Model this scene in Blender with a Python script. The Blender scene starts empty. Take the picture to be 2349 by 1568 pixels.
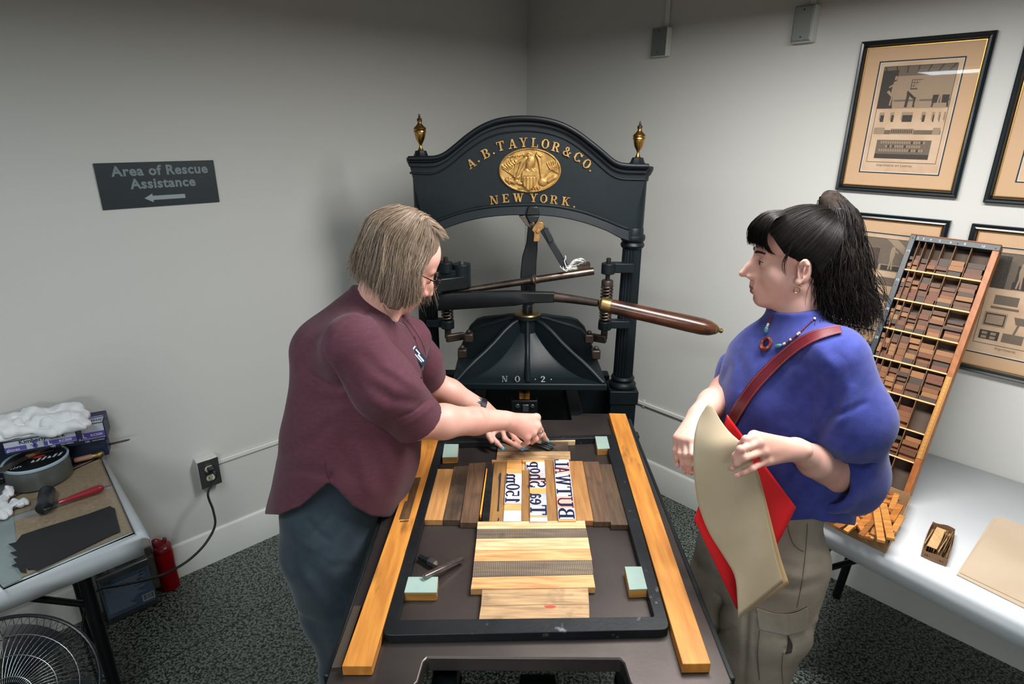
import bpy, bmesh, math, random
import numpy as np
from mathutils import Vector, Matrix
random.seed(7); RNG = np.random.default_rng(11)
SC = bpy.context.scene; COL = SC.collection
V3 = lambda *a: np.array(a, float)
# ---------------------------------------------------------------- camera model (2349 x 1568)
F, TH, RO, HD, HC = 1374.34, 0.341203, 0.00664, 0.810217, 1.85
CAM = V3(0, 0, HC)
FW = V3(0, math.cos(TH), -math.sin(TH)); UP = V3(0, math.sin(TH), math.cos(TH)); RT = V3(1, 0, 0)
CR = RT*math.cos(RO)+UP*math.sin(RO); CU = -RT*math.sin(RO)+UP*math.cos(RO)
def ray(x, y): return FW+CR*(x-1174.5)/F+CU*(784-y)/F
def PZ(x, y, z): d = ray(x, y); return CAM+d*(z-HC)/d[2]
def PY(x, y, Y): d = ray(x, y); return CAM+d*Y/d[1]
def PN(x, y, n, p0): d = ray(x, y); return CAM+d*((np.array(p0)-CAM)@n)/(d@n)
LD = V3(math.sin(HD), math.cos(HD), 0); RD = V3(-math.cos(HD), math.sin(HD), 0)
NL = V3(LD[1], -LD[0], 0); NR = V3(LD[0], LD[1], 0); DL, DR = -2.537, 2.512
def WL(u, o, z): return NL*(DL+o)+LD*u+V3(0, 0, z)      # point by the left wall: along, off, height
def WR(u, o, z): return NR*(DR-o)+RD*u+V3(0, 0, z)      # point by the right wall
CORN = DL*NL+DR*NR
def nrm(v): v = np.array(v, float); return v/max(1e-9, np.linalg.norm(v))
# ---------------------------------------------------------------- materials
MATS = {}
def lin(c):
    if isinstance(c, str):
        c = [int(c[i:i+2], 16)/255 for i in (0, 2, 4)]
    return tuple((x/12.92 if x <= .04045 else ((x+.055)/1.055)**2.4) for x in c)+(1.0,)
def mat(name, base, rough=.5, metal=0., base2=None, nscale=8., ndetail=4., nlo=.35, nhi=.65, stretch=(1, 1, 1), bump=0., bscale=60., bstretch=None,
        base3=None, n3scale=3., n3lo=.55, n3hi=.7, n3st=(1, 1, 1), sheen=0., coat=0., trans=0., alpha=1., ior=1.45, emit=None, estr=0., sss=0., rand=True, voro=False, attr=None, attrmix=None, wave=None, spec=None):
    if name in MATS: return MATS[name]
    m = bpy.data.materials.new(name); m.use_nodes = True; MATS[name] = m
    nt = m.node_tree; N = nt.nodes; L = nt.links; b = N['Principled BSDF']
    I = b.inputs
    I['Base Color'].default_value = lin(base); I['Roughness'].default_value = rough; I['Metallic'].default_value = metal; I['IOR'].default_value = ior
    if spec is not None: I['Specular IOR Level'].default_value = spec
    if sheen: I['Sheen Weight'].default_value = sheen; I['Sheen Roughness'].default_value = .5
    if coat: I['Coat Weight'].default_value = coat; I['Coat Roughness'].default_value = .15
    if trans: I['Transmission Weight'].default_value = trans
    if alpha < 1: I['Alpha'].default_value = alpha
    if sss: I['Subsurface Weight'].default_value = sss; I['Subsurface Radius'].default_value = (.012, .005, .003); I['Subsurface Scale'].default_value = 1.0
    if emit: I['Emission Color'].default_value = lin(emit); I['Emission Strength'].default_value = estr
    tc = N.new('ShaderNodeTexCoord'); vec = tc.outputs['Object']
    if rand:
        oi = N.new('ShaderNodeObjectInfo'); mu = N.new('ShaderNodeMath'); mu.operation = 'MULTIPLY'; mu.inputs[1].default_value = 37.
        L.new(oi.outputs['Random'], mu.inputs[0])
        ad = N.new('ShaderNodeVectorMath'); ad.operation = 'ADD'; L.new(vec, ad.inputs[0]); L.new(mu.outputs[0], ad.inputs[1]); vec = ad.outputs[0]
    def mp(st):
        q = N.new('ShaderNodeMapping'); q.inputs['Scale'].default_value = st; L.new(vec, q.inputs['Vector']); return q.outputs[0]
    def noise(sc, st, det=4.):
        if voro:
            n = N.new('ShaderNodeTexVoronoi'); n.inputs['Scale'].default_value = sc; L.new(mp(st), n.inputs['Vector']); return n.outputs['Color']
        n = N.new('ShaderNodeTexNoise'); n.inputs['Scale'].default_value = sc; n.inputs['Detail'].default_value = det; L.new(mp(st), n.inputs['Vector']); return n.outputs['Fac']
    def ramp(src, lo, hi):
        r = N.new('ShaderNodeMapRange'); r.inputs['From Min'].default_value = lo; r.inputs['From Max'].default_value = hi; L.new(src, r.inputs['Value']); return r.outputs[0]
    def mix(f, a, c):
        x = N.new('ShaderNodeMix'); x.data_type = 'RGBA'
        if hasattr(f, 'links'): L.new(f, x.inputs[0])
        else: x.inputs[0].default_value = f
        for k, v in ((6, a), (7, c)):
            if isinstance(v, (str, tuple)): x.inputs[k].default_value = lin(v) if isinstance(v, str) else v
            else: L.new(v, x.inputs[k])
        return x.outputs[2]
    cur = base if isinstance(base, str) else lin(base)
    if base2: cur = mix(ramp(noise(nscale, stretch, ndetail), nlo, nhi), cur, base2)
    if wave:
        w = N.new('ShaderNodeTexWave'); w.inputs['Scale'].default_value = wave[0]; w.inputs['Distortion'].default_value = wave[1]; w.inputs['Detail'].default_value = 3; w.inputs['Detail Scale'].default_value = 1.2
        L.new(mp(wave[2]), w.inputs['Vector']); cur = mix(ramp(w.outputs['Fac'], .25, 1.), cur, wave[3])
    if base3: cur = mix(ramp(noise(n3scale, n3st, 5.), n3lo, n3hi), cur, base3)
    if attr:
        at = N.new('ShaderNodeAttribute'); at.attribute_name = attr; cur = mix(at.outputs['Fac'], cur, attrmix)
    if not isinstance(cur, (str, tuple)): L.new(cur, I['Base Color'])
    if bump:
        bp = N.new('ShaderNodeBump'); bp.inputs['Strength'].default_value = bump; bp.inputs['Distance'].default_value = .002
        L.new(noise(bscale, bstretch or stretch), bp.inputs['Height']); L.new(bp.outputs[0], I['Normal'])
    return m
# ---------------------------------------------------------------- objects
def T(name, label, cat, loc=(0, 0, 0), group=None, rot=None, kind=None):
    o = bpy.data.objects.new(name, None); COL.objects.link(o); o.empty_display_size = .05
    M = Matrix.Translation(Vector(loc))
    if rot is not None: M = M @ (rot if isinstance(rot, Matrix) else Matrix.Rotation(rot, 4, 'Z'))
    o.matrix_world = M; o['M'] = 0; del o['M']
    return tag(o, label, cat, group, kind)
def tag(o, label=None, cat=None, group=None, kind=None):
    if label: o['label'] = label
    if cat: o['category'] = cat
    if group: o['group'] = group
    if kind: o['kind'] = kind
    return o
def wm(o):
    M = o.matrix_basis.copy(); p = o.parent
    while p: M = p.matrix_basis @ M; p = p.parent
    return M
class B:
    def __init__(s): s.v = []; s.f = []; s.m = []; s.cm = 0
    def add(s, vs, fs, mi=None):
        n = len(s.v); s.v.extend([tuple(map(float, p)) for p in vs]); s.f.extend([tuple(i+n for i in f) for f in fs]); s.m.extend([s.cm if mi is None else mi]*len(fs)); return s
    def hexa(s, bot, top): return s.add(list(bot)+list(top), [(3, 2, 1, 0), (4, 5, 6, 7), (0, 1, 5, 4), (1, 2, 6, 5), (2, 3, 7, 6), (3, 0, 4, 7)])
    def box(s, c, size, R=None):
        c = np.array(c, float); h = np.array(size, float)/2; R = np.eye(3) if R is None else np.array(R)
        P = [c+R@(h*np.array(q)) for q in [(-1, -1, -1), (1, -1, -1), (1, 1, -1), (-1, 1, -1), (-1, -1, 1), (1, -1, 1), (1, 1, 1), (-1, 1, 1)]]
        return s.hexa(P[:4], P[4:])
    def quad(s, c4, dv): c4 = [np.array(p, float) for p in c4]; return s.hexa([p+np.array(dv) for p in c4], c4)
    def prism(s, poly, dv):
        n = len(poly); poly = [np.array(p, float) for p in poly]
        vs = poly+[p+np.array(dv) for p in poly]
        return s.add(vs, [tuple(range(n)), tuple(range(2*n-1, n-1, -1))]+[(i, (i+1) % n, n+(i+1) % n, n+i) for i in range(n)])
    def strip(s, a, b, dv):          # band between two polylines, thickened by dv
        a = [np.array(p, float) for p in a]; b = [np.array(p, float) for p in b]; dv = np.array(dv); n = len(a)
        vs = a+b+[p+dv for p in a]+[p+dv for p in b]; fs = []
        for i in range(n-1):
            fs += [(i, i+1, n+i+1, n+i), (2*n+i, 3*n+i, 3*n+i+1, 2*n+i+1), (i, 2*n+i, 2*n+i+1, i+1), (n+i, n+i+1, 3*n+i+1, 3*n+i)]
        fs += [(0, n, 3*n, 2*n), (n-1, 3*n-1, 4*n-1, 2*n-1)]
        return s.add(vs, fs)
    def tube(s, path, r, seg=10, closed=False, caps=True, flat=None, up=None):
        P = [np.array(p, float) for p in path]; n = len(P)
        rs = r if hasattr(r, '__len__') else [r]*n
        t = [nrm(P[(i+1) % n]-P[i-1]) if closed or 0 < i < n-1 else (nrm(P[1]-P[0]) if i == 0 else nrm(P[-1]-P[-2])) for i in range(n)]
        a = nrm(np.cross(t[0], V3(0, 0, 1) if abs(t[0][2]) < .9 else V3(1, 0, 0))) if up is None else nrm(np.cross(t[0], up))
        vs = []; fs = []
        for i in range(n):
            a = nrm(a-t[i]*(a@t[i])); b = np.cross(t[i], a)
            for k in range(seg):
                q = 2*math.pi*k/seg; ra, rb = (rs[i], rs[i]*(flat or 1))
                vs.append(P[i]+a*math.cos(q)*ra+b*math.sin(q)*rb)
        m = n if closed else n-1
        for i in range(m):
            j = (i+1) % n
            for k in range(seg): fs.append((i*seg+k, i*seg+(k+1) % seg, j*seg+(k+1) % seg, j*seg+k))
        if caps and not closed: fs += [tuple(range(seg-1, -1, -1)), tuple(range((n-1)*seg, n*seg))]
        return s.add(vs, fs)
    def cyl(s, p0, p1, r0, r1=None, seg=20): return s.tube([p0, p1], [r0, r0 if r1 is None else r1], seg)
    def lathe(s, prof, o=(0, 0, 0), ax=(0, 0, 1), seg=24, flute=None):
        o = np.array(o, float); ax = nrm(ax); a = nrm(np.cross(ax, V3(1, 0, 0) if abs(ax[0]) < .9 else V3(0, 1, 0))); b = np.cross(ax, a); n = len(prof); vs = []
        for r, h in prof:
            for k in range(seg):
                q = 2*math.pi*k/seg; rr = r*(1-flute*(k % 2)) if flute else r
                vs.append(o+ax*h+(a*math.cos(q)+b*math.sin(q))*max(rr, 1e-5))
        fs = [(i*seg+k, i*seg+(k+1) % seg, (i+1)*seg+(k+1) % seg, (i+1)*seg+k) for i in range(n-1) for k in range(seg)]
        return s.add(vs, fs+[tuple(range(seg-1, -1, -1)), tuple(range((n-1)*seg, n*seg))])
    def ball(s, c, r, seg=12, ring=8, R=None):
        c = np.array(c, float); r = np.array(r if hasattr(r, '__len__') else (r, r, r), float); R = np.eye(3) if R is None else R; vs = []; fs = []
        for i in range(1, ring):
            th = math.pi*i/ring
            for k in range(seg):
                q = 2*math.pi*k/seg; vs.append(c+R@(r*V3(math.sin(th)*math.cos(q), math.sin(th)*math.sin(q), math.cos(th))))
        vs += [c+R@(r*V3(0, 0, 1)), c-R@(r*V3(0, 0, 1))]; nn = (ring-1)*seg
        for i in range(ring-2):
            for k in range(seg): fs.append((i*seg+k, (i+1)*seg+k, (i+1)*seg+(k+1) % seg, i*seg+(k+1) % seg))
        for k in range(seg): fs += [(nn, k, (k+1) % seg), (nn+1, (ring-2)*seg+(k+1) % seg, (ring-2)*seg+k)]
        return s.add(vs, fs)
    def grid(s, G, thick=None):      # G[i][j] points -> surface, optional thickness vector/normal distance
        G = np.array(G, float); a, b = G.shape[:2]; vs = G.reshape(-1, 3)
        fs = [(i*b+j, i*b+j+1, (i+1)*b+j+1, (i+1)*b+j) for i in range(a-1) for j in range(b-1)]
        if thick is None: return s.add(vs, fs)
        if np.ndim(thick) == 0:
            du = np.gradient(G, axis=0); dw = np.gradient(G, axis=1); n = np.cross(du, dw); n /= np.linalg.norm(n, axis=2, keepdims=True)+1e-12; off = n*thick
        else: off = np.broadcast_to(np.array(thick, float), G.shape)
        vs2 = (G+off).reshape(-1, 3); k = a*b
        fs2 = [tuple(i+k for i in reversed(f)) for f in fs]
        edge = [(0, j) for j in range(b)]+[(i, b-1) for i in range(1, a)]+[(a-1, j) for j in range(b-2, -1, -1)]+[(i, 0) for i in range(a-2, 0, -1)]
        e = [i*b+j for i, j in edge]
        fs3 = [(e[(i+1) % len(e)], e[i], e[i]+k, e[(i+1) % len(e)]+k) for i in range(len(e))]
        return s.add(np.vstack([vs, vs2]), fs+fs2+fs3)
    def obj(s, name, m, parent=None, bev=0., angle=35, smooth=True, label=None, local=False, seg=2, recalc=True, weld=0):
        me = bpy.data.meshes.new(name); vs = s.v
        if parent is not None and not local:
            Mi = wm(parent).inverted(); vs = [tuple(Mi @ Vector(p)) for p in vs]
        me.from_pydata(vs, [], s.f); ms = m if isinstance(m, (list, tuple)) else [m]
        for q in ms: me.materials.append(q)
        if len(ms) > 1: me.polygons.foreach_set('material_index', s.m)
        if recalc or weld:
            bm = bmesh.new(); bm.from_mesh(me)
            if weld: bmesh.ops.remove_doubles(bm, verts=bm.verts, dist=weld)
            bmesh.ops.recalc_face_normals(bm, faces=bm.faces); bm.to_mesh(me); bm.free()
        if smooth:
            me.polygons.foreach_set('use_smooth', [True]*len(me.polygons))
            if angle < 180: me.set_sharp_from_angle(angle=math.radians(angle))
        me.update(); o = bpy.data.objects.new(name, me); COL.objects.link(o)
        if parent is not None: o.parent = parent
        if bev:
            q = o.modifiers.new('bevel', 'BEVEL'); q.width = bev; q.segments = seg; q.limit_method = 'ANGLE'; q.angle_limit = math.radians(40)
        if label: o['label'] = label
        return o
def struct(b, name, m, **k): o = b.obj(name, m, **k); o['kind'] = 'structure'; return o
def clone(o, name=None, parent=None):
    c = o.copy(); COL.objects.link(c)
    if parent is not None: c.parent = parent
    for ch in o.children: clone(ch, None, c)
    return c
def frame(o, x, y, z=None):         # 4x4 from axes
    x = nrm(x); y = nrm(np.array(y)-x*(np.array(y)@x)); z = np.cross(x, y) if z is None else np.array(z)
    M = Matrix.Identity(4)
    for i in range(3): M[i][0], M[i][1], M[i][2], M[i][3] = x[i], y[i], z[i], o[i]
    return M
def text(b, s, O, ex, ey, size, depth=.0008, bold=0., align='CENTER', spacing=1., lift=None):   # built-in font -> mesh added to builder b
    c = bpy.data.curves.new('t', 'FONT'); c.body = s; c.size = size; c.extrude = depth; c.offset = bold; c.align_x = align; c.align_y = 'CENTER'; c.space_character = spacing; c.resolution_u = 3
    o = bpy.data.objects.new('t', c); COL.objects.link(o)
    dg = bpy.context.evaluated_depsgraph_get(); me = bpy.data.meshes.new_from_object(o.evaluated_get(dg))
    ex = nrm(ex); ey = nrm(ey); ez = np.cross(ex, ey)
    if lift is not None: ez = np.array(lift)
    O = np.array(O, float)
    b.add([O+ex*v.co.x+ey*v.co.y+ez*(v.co.z) for v in me.vertices], [tuple(p.vertices) for p in me.polygons])
    bpy.data.objects.remove(o); bpy.data.curves.remove(c); bpy.data.meshes.remove(me)
def smoothpath(pts, n=8, closed=False):
    P = [np.array(p, float) for p in pts]; out = []; m = len(P)
    for i in range(m if closed else m-1):
        p0, p1, p2, p3 = (P[(i+k) % m] if closed else P[min(max(i+k, 0), m-1)] for k in (-1, 0, 1, 2))
        for k in range(n):
            t = k/n; out.append(.5*((2*p1)+(-p0+p2)*t+(2*p0-5*p1+4*p2-p3)*t*t+(-p0+3*p1-3*p2+p3)*t**3))
    if not closed: out.append(P[-1])
    return out
ROTX = lambda a: np.array(Matrix.Rotation(a, 3, 'X')); ROTZ = lambda a: np.array(Matrix.Rotation(a, 3, 'Z')); ROTY = lambda a: np.array(Matrix.Rotation(a, 3, 'Y'))
def axes(x, y):
    x = nrm(x); y = np.array(y, float); y = nrm(y-x*(y@x)); return np.column_stack([x, y, np.cross(x, y)])
# ================================================================ signed-distance modelling: smooth bodies as one continuous surface
class SDF:
    def __init__(s, lo, hi, res):
        s.lo = np.array(lo, float); s.res = res; s.n = np.ceil((np.array(hi)-s.lo)/res).astype(int)+1; s.g = np.full(s.n, .2, np.float32)
    def _sub(s, lo, hi):
        a = np.maximum(np.floor((np.array(lo)-s.lo)/s.res).astype(int), 0); b = np.minimum(np.ceil((np.array(hi)-s.lo)/s.res).astype(int)+1, s.n)
        if np.any(b <= a): return None
        ax = [(s.lo[k]+s.res*np.arange(a[k], b[k])).astype(np.float32) for k in range(3)]
        return (slice(a[0], b[0]), slice(a[1], b[1]), slice(a[2], b[2])), np.meshgrid(*ax, indexing='ij', sparse=True)
    def _op(s, sl, d, k, op):
        g = s.g[sl]
        if op == '+':
            if k > 0: h = np.clip(.5+.5*(g-d)/k, 0, 1); s.g[sl] = g+(d-g)*h-k*h*(1-h)
            else: s.g[sl] = np.minimum(g, d)
        else:
            d = -d
            if k > 0: h = np.clip(.5-.5*(g-d)/k, 0, 1); s.g[sl] = g+(d-g)*h+k*h*(1-h)
            else: s.g[sl] = np.maximum(g, d)
    def cone(s, p0, p1, r0, r1=None, k=.01, op='+'):
        p0, p1 = np.array(p0, float), np.array(p1, float); r1 = r0 if r1 is None else r1; m = max(r0, r1)+k+.012
        q = s._sub(np.minimum(p0, p1)-m, np.maximum(p0, p1)+m)
        if q is None: return s
        sl, (X, Y, Z) = q; d = p1-p0; L2 = max(d@d, 1e-9)
        t = np.clip(((X-p0[0])*d[0]+(Y-p0[1])*d[1]+(Z-p0[2])*d[2])/L2, 0, 1)
        dd = np.sqrt((X-p0[0]-t*d[0])**2+(Y-p0[1]-t*d[1])**2+(Z-p0[2]-t*d[2])**2)-(r0+(r1-r0)*t)
        s._op(sl, dd, k, op); return s
    def chain(s, pts, rs, k=.01, op='+'):
        for i in range(len(pts)-1): s.cone(pts[i], pts[i+1], rs[i], rs[i+1], k, op)
        return s
    def ell(s, c, r, R=None, k=.01, op='+'):
        c = np.array(c, float); r = np.array(r, float); R = np.eye(3) if R is None else np.array(R); e = np.sqrt(((R*r)**2).sum(1))+k+.012
        q = s._sub(c-e, c+e)
        if q is None: return s
        sl, (X, Y, Z) = q; x, y, z = X-c[0], Y-c[1], Z-c[2]
        u = [(x*R[0, i]+y*R[1, i]+z*R[2, i]) for i in range(3)]
        k0 = np.sqrt((u[0]/r[0])**2+(u[1]/r[1])**2+(u[2]/r[2])**2); k1 = np.sqrt((u[0]/r[0]**2)**2+(u[1]/r[1]**2)**2+(u[2]/r[2]**2)**2)
        d = np.where(k1 > 1e-6, k0*(k0-1)/np.maximum(k1, 1e-6), -r.min()); s._op(sl, d.astype(np.float32), k, op); return s
    def loft(s, axis0, axis1, secs, xdir, k=.02, op='+'):
        """tapering trunk: secs = (t along the axis, shift x, shift y, half width x, half depth y); x axis = xdir"""
        a0, a1 = np.array(axis0, float), np.array(axis1, float); L = np.linalg.norm(a1-a0); z = (a1-a0)/L; x = np.array(xdir, float); x = nrm(x-z*(x@z)); y = np.cross(z, x)
        S = np.array(secs, float); m = max(S[:, 3].max(), S[:, 4].max())+abs(S[:, 1:3]).max()+k+.02; P = np.array([a0+z*L*t+x*u+y*v for t, u, v, _, _ in S])
        q = s._sub(P.min(0)-m, P.max(0)+m); sl, (X, Y, Z) = q
        dx, dy, dz = X-a0[0], Y-a0[1], Z-a0[2]; t = (dx*z[0]+dy*z[1]+dz*z[2])/L; u = dx*x[0]+dy*x[1]+dz*x[2]; v = dx*y[0]+dy*y[1]+dz*y[2]
        T_ = np.linspace(S[0, 0], S[-1, 0], 120); C = [np.interp(T_, S[:, 0], S[:, i]) for i in range(1, 5)]
        ker = np.hanning(15); ker /= ker.sum(); C = [np.convolve(np.r_[[c[0]]*7, c, [c[-1]]*7], ker, 'valid') for c in C]
        tc = np.clip(t, S[0, 0], S[-1, 0]); cx, cy, hx, hy = (np.interp(tc, T_, c) for c in C)
        e = np.sqrt(((u-cx)/hx)**2+((v-cy)/hy)**2); d = (e-1)*np.minimum(hx, hy)*np.where(e > 1, 1, 1)
        out = np.abs(t-tc)*L; d = np.where(out > 0, np.sqrt(np.maximum(d, 0)**2+out**2)+np.minimum(d, 0)*0, d); d = np.where((out <= 0), d, d)
        s._op(sl, d.astype(np.float32), k, op); return s
    def plane(s, p, n, k=.0, lo=None, hi=None):      # keep the side n points away from
        n = nrm(n); q = s._sub(s.lo if lo is None else lo, s.lo+s.res*s.n if hi is None else hi); sl, (X, Y, Z) = q
        d = ((X-p[0])*n[0]+(Y-p[1])*n[1]+(Z-p[2])*n[2]).astype(np.float32); g = s.g[sl]; s.g[sl] = np.maximum(g, d); return s
    def fn(s, f, lo, hi):            # g += f(X,Y,Z) inside a box
        q = s._sub(lo, hi)
        if q is None: return s
        sl, (X, Y, Z) = q; g = s.g[sl]; m = np.abs(g) < .035; X, Y, Z = (np.broadcast_to(a, g.shape)[m] for a in (X, Y, Z)); g[m] += f(X, Y, Z).astype(np.float32); return s
    def field(s, p, fall=True): pass
    def mesh(s):
        g = s.g; n = s.n; sg = g < 0; out = []
        c = [sg[i:n[0]-1+i, j:n[1]-1+j, k:n[2]-1+k] for i in (0, 1) for j in (0, 1) for k in (0, 1)]
        al = c[0].copy(); an = c[0].copy()
        for q in c[1:]: al &= q; an |= q
        act = an & ~al; idx = np.argwhere(act); vid = np.full(act.shape, -1, np.int32); vid[act] = np.arange(len(idx))
        val = np.stack([g[idx[:, 0]+i, idx[:, 1]+j, idx[:, 2]+k] for i in (0, 1) for j in (0, 1) for k in (0, 1)], 1)
        cor = np.array([(i, j, k) for i in (0, 1) for j in (0, 1) for k in (0, 1)], float); ac = np.zeros((len(idx), 3)); ct = np.zeros(len(idx))
        for a in range(8):
            for b_ in range(a+1, 8):
                if np.abs(cor[a]-cor[b_]).sum() != 1: continue
                m = (val[:, a] < 0) != (val[:, b_] < 0); t = val[m, a]/(val[m, a]-val[m, b_]); ac[m] += cor[a]+(cor[b_]-cor[a])*t[:, None]; ct[m] += 1
        V = s.lo+s.res*(idx+ac/ct[:, None]); F_ = []
        for ax in range(3):
            sl0 = [slice(None)]*3; sl1 = [slice(None)]*3; sl0[ax] = slice(0, -1); sl1[ax] = slice(1, None)
            ch = np.argwhere(sg[tuple(sl0)] != sg[tuple(sl1)]); o1, o2 = [k for k in range(3) if k != ax]
            ch = ch[(ch[:, o1] > 0) & (ch[:, o2] > 0) & (ch[:, o1] < n[o1]-1) & (ch[:, o2] < n[o2]-1)]
            fl = sg[ch[:, 0], ch[:, 1], ch[:, 2]]; q = []
            for da, db in ((0, 0), (-1, 0), (-1, -1), (0, -1)): e = ch.copy(); e[:, o1] += da; e[:, o2] += db; q.append(vid[e[:, 0], e[:, 1], e[:, 2]])
            q = np.stack(q, 1); flip = fl if ax != 1 else ~fl; q[~flip] = q[~flip][:, ::-1]; F_.append(q)
        return V, np.concatenate(F_)
def smooth_verts(V, Fq, it, lam=.5):
    E = np.concatenate([Fq[:, [0, 1]], Fq[:, [1, 2]], Fq[:, [2, 3]], Fq[:, [3, 0]]]); E = np.concatenate([E, E[:, ::-1]]); cnt = np.bincount(E[:, 0], minlength=len(V))[:, None]
    for _ in range(it):
        S = np.stack([np.bincount(E[:, 0], weights=V[E[:, 1], k], minlength=len(V)) for k in range(3)], 1)/np.maximum(cnt, 1); V = V+(S-V)*lam
    return V
def sdf_obj(s, name, m, parent=None, it=2, paint=None, label=None, post=None):
    V, Fq = s.mesh(); V = smooth_verts(V, Fq, it)
    if post is not None: V = post(V)
    if parent is not None: Mi = np.array(wm(parent).inverted()); V = V@Mi[:3, :3].T+Mi[:3, 3]
    me = bpy.data.meshes.new(name); me.vertices.add(len(V)); me.vertices.foreach_set('co', V.astype(np.float32).ravel())
    me.loops.add(len(Fq)*4); me.loops.foreach_set('vertex_index', Fq.astype(np.int32).ravel()); me.polygons.add(len(Fq)); me.polygons.foreach_set('loop_start', np.arange(len(Fq), dtype=np.int32)*4)
    me.update(calc_edges=True); me.validate()
    ms = m if isinstance(m, (list, tuple)) else [m]
    for q in ms: me.materials.append(q)
    me.polygons.foreach_set('use_smooth', [True]*len(me.polygons))
    if paint:
        W_ = V if parent is None else V@np.array(wm(parent))[:3, :3].T+np.array(wm(parent))[:3, 3]; C = W_[Fq].mean(1); mi = np.zeros(len(Fq), np.int32)
        for c, r, R, k in paint:
            u = (C-np.array(c))@np.array(np.eye(3) if R is None else R)/np.array(r); mi[(u*u).sum(1) < 1] = k
        if len(me.polygons) == len(mi): me.polygons.foreach_set('material_index', mi)
    me.update(); o = bpy.data.objects.new(name, me); COL.objects.link(o)
    if parent is not None: o.parent = parent
    if label: o['label'] = label
    return o
def wob(sc, amp, seed=0):            # cheap smooth 3-D noise field for cloth folds
    r = np.random.default_rng(seed); K = r.normal(size=(7, 3)); K = K/np.linalg.norm(K, axis=1, keepdims=True)*sc*r.uniform(.6, 1.5, (7, 1)); ph = r.uniform(0, 6.28, 7)
    return lambda X, Y, Z: amp/2.6*sum(np.sin(K[i, 0]*X+K[i, 1]*Y+K[i, 2]*Z+ph[i]) for i in range(7))
# ================================================================ setting
m_wall = mat('wall_paint', 'bfbfbb', .75, rand=False)
m_trimw = mat('trim_paint', 'c9cbc6', .45, rand=False)
m_ceil = mat('ceiling_paint', 'b9b2a4', .9, rand=False)
m_floor = mat('terrazzo', '252d2b', .34, base2='6c746b', nscale=120., ndetail=3., nlo=.46, nhi=.53, base3='0d1415', n3scale=70., n3lo=.56, n3hi=.59, rand=False)
def wallslab(p0, p1, nin, z0, z1, name, m, th=.12):
    b = B(); n = np.array(nin)*-th
    b.quad([p0+V3(0, 0, z0), p1+V3(0, 0, z0), p1+V3(0, 0, z1), p0+V3(0, 0, z1)], n)
    return struct(b, name, m, smooth=False)
c0 = V3(CORN[0], CORN[1], 0); HT = 3.0; W1L = 4.6; W2L = 4.6
wallslab(c0-LD*W1L, c0+LD*.12, NL, 0, HT, 'wall_left', m_wall)
wallslab(c0-RD*W2L, c0+RD*.12, -NR, 0, HT, 'wall_right', m_wall)
wallslab(c0-LD*W1L-RD*W2L, c0-LD*W1L, LD, 0, HT, 'wall_back', m_wall)
wallslab(c0-RD*W2L-LD*W1L, c0-RD*W2L, RD, 0, HT, 'wall_front', m_wall)
b = B(); b.quad([c0, c0-LD*W1L, c0-LD*W1L-RD*W2L, c0-RD*W2L], (0, 0, -.1)); struct(b, 'floor', m_floor, smooth=False)
b = B(); b.quad([p+V3(0, 0, HT+.1) for p in (c0, c0-LD*W1L, c0-LD*W1L-RD*W2L, c0-RD*W2L)], (0, 0, -.1)); struct(b, 'ceiling', m_ceil, smooth=False)
def baseb(f, u0, u1, name, z=.162):
    b = B()
    pr = [(0, 0), (.013, 0), (.013, z-.012), (.009, z-.004), (.004, z), (0, z)]
    b.prism([f(u0, o, h) for o, h in pr], np.array(f(u1, 0, 0))-np.array(f(u0, 0, 0))); struct(b, name, m_trimw, angle=30)
uLc = float(c0@LD); uRc = float(c0@RD)
baseb(WL, uLc-W1L, uLc-.001, 'baseboard_left'); baseb(WR, uRc-W2L, uRc-.014, 'baseboard_right')
# floor divider strips
m_div = mat('zinc_strip', '2b3331', .5, .2, rand=False)
b = B(); q = PZ(505, 1480, 0.0); b.box((q[0]-.1, q[1], .0004), (.004, 3.2, .0008), ROTZ(-.78)); struct(b, 'trim_1', m_div)
# wire raceways
m_race = mat('raceway', 'cdcec8', .4, rand=False)
def raceway(pts, name, label):
    b = B(); b.box(*pts); o = b.obj(name, m_race, bev=.003); tag(o, label, 'raceway'); return o
RL = lambda f, d, n: np.column_stack([d, n, V3(0, 0, 1)])
zc = .478
uo = .64
raceway(((WL((uo+uLc-.006)/2, .006, zc)), (uLc-.006-uo, .0116, .02), RL(0, LD, NL)), 'wire_raceway', 'white surface wire raceway running right from the outlet box on left wall')
b = B(); b.box(WR((uRc-.0125+.5)/2, .006, zc), (uRc-.0125-.5, .0116, .02), RL(0, RD, -NR)); b.box(WR(1.615, .004, zc+.014), (.014, .007, .016), RL(0, RD, -NR)); b.box(WR(1.615, .004, zc-.014), (.014, .007, .016), RL(0, RD, -NR))
tag(b.obj('wire_raceway', m_race, bev=.003), 'white surface wire raceway along right wall behind the standing woman', 'raceway')
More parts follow.
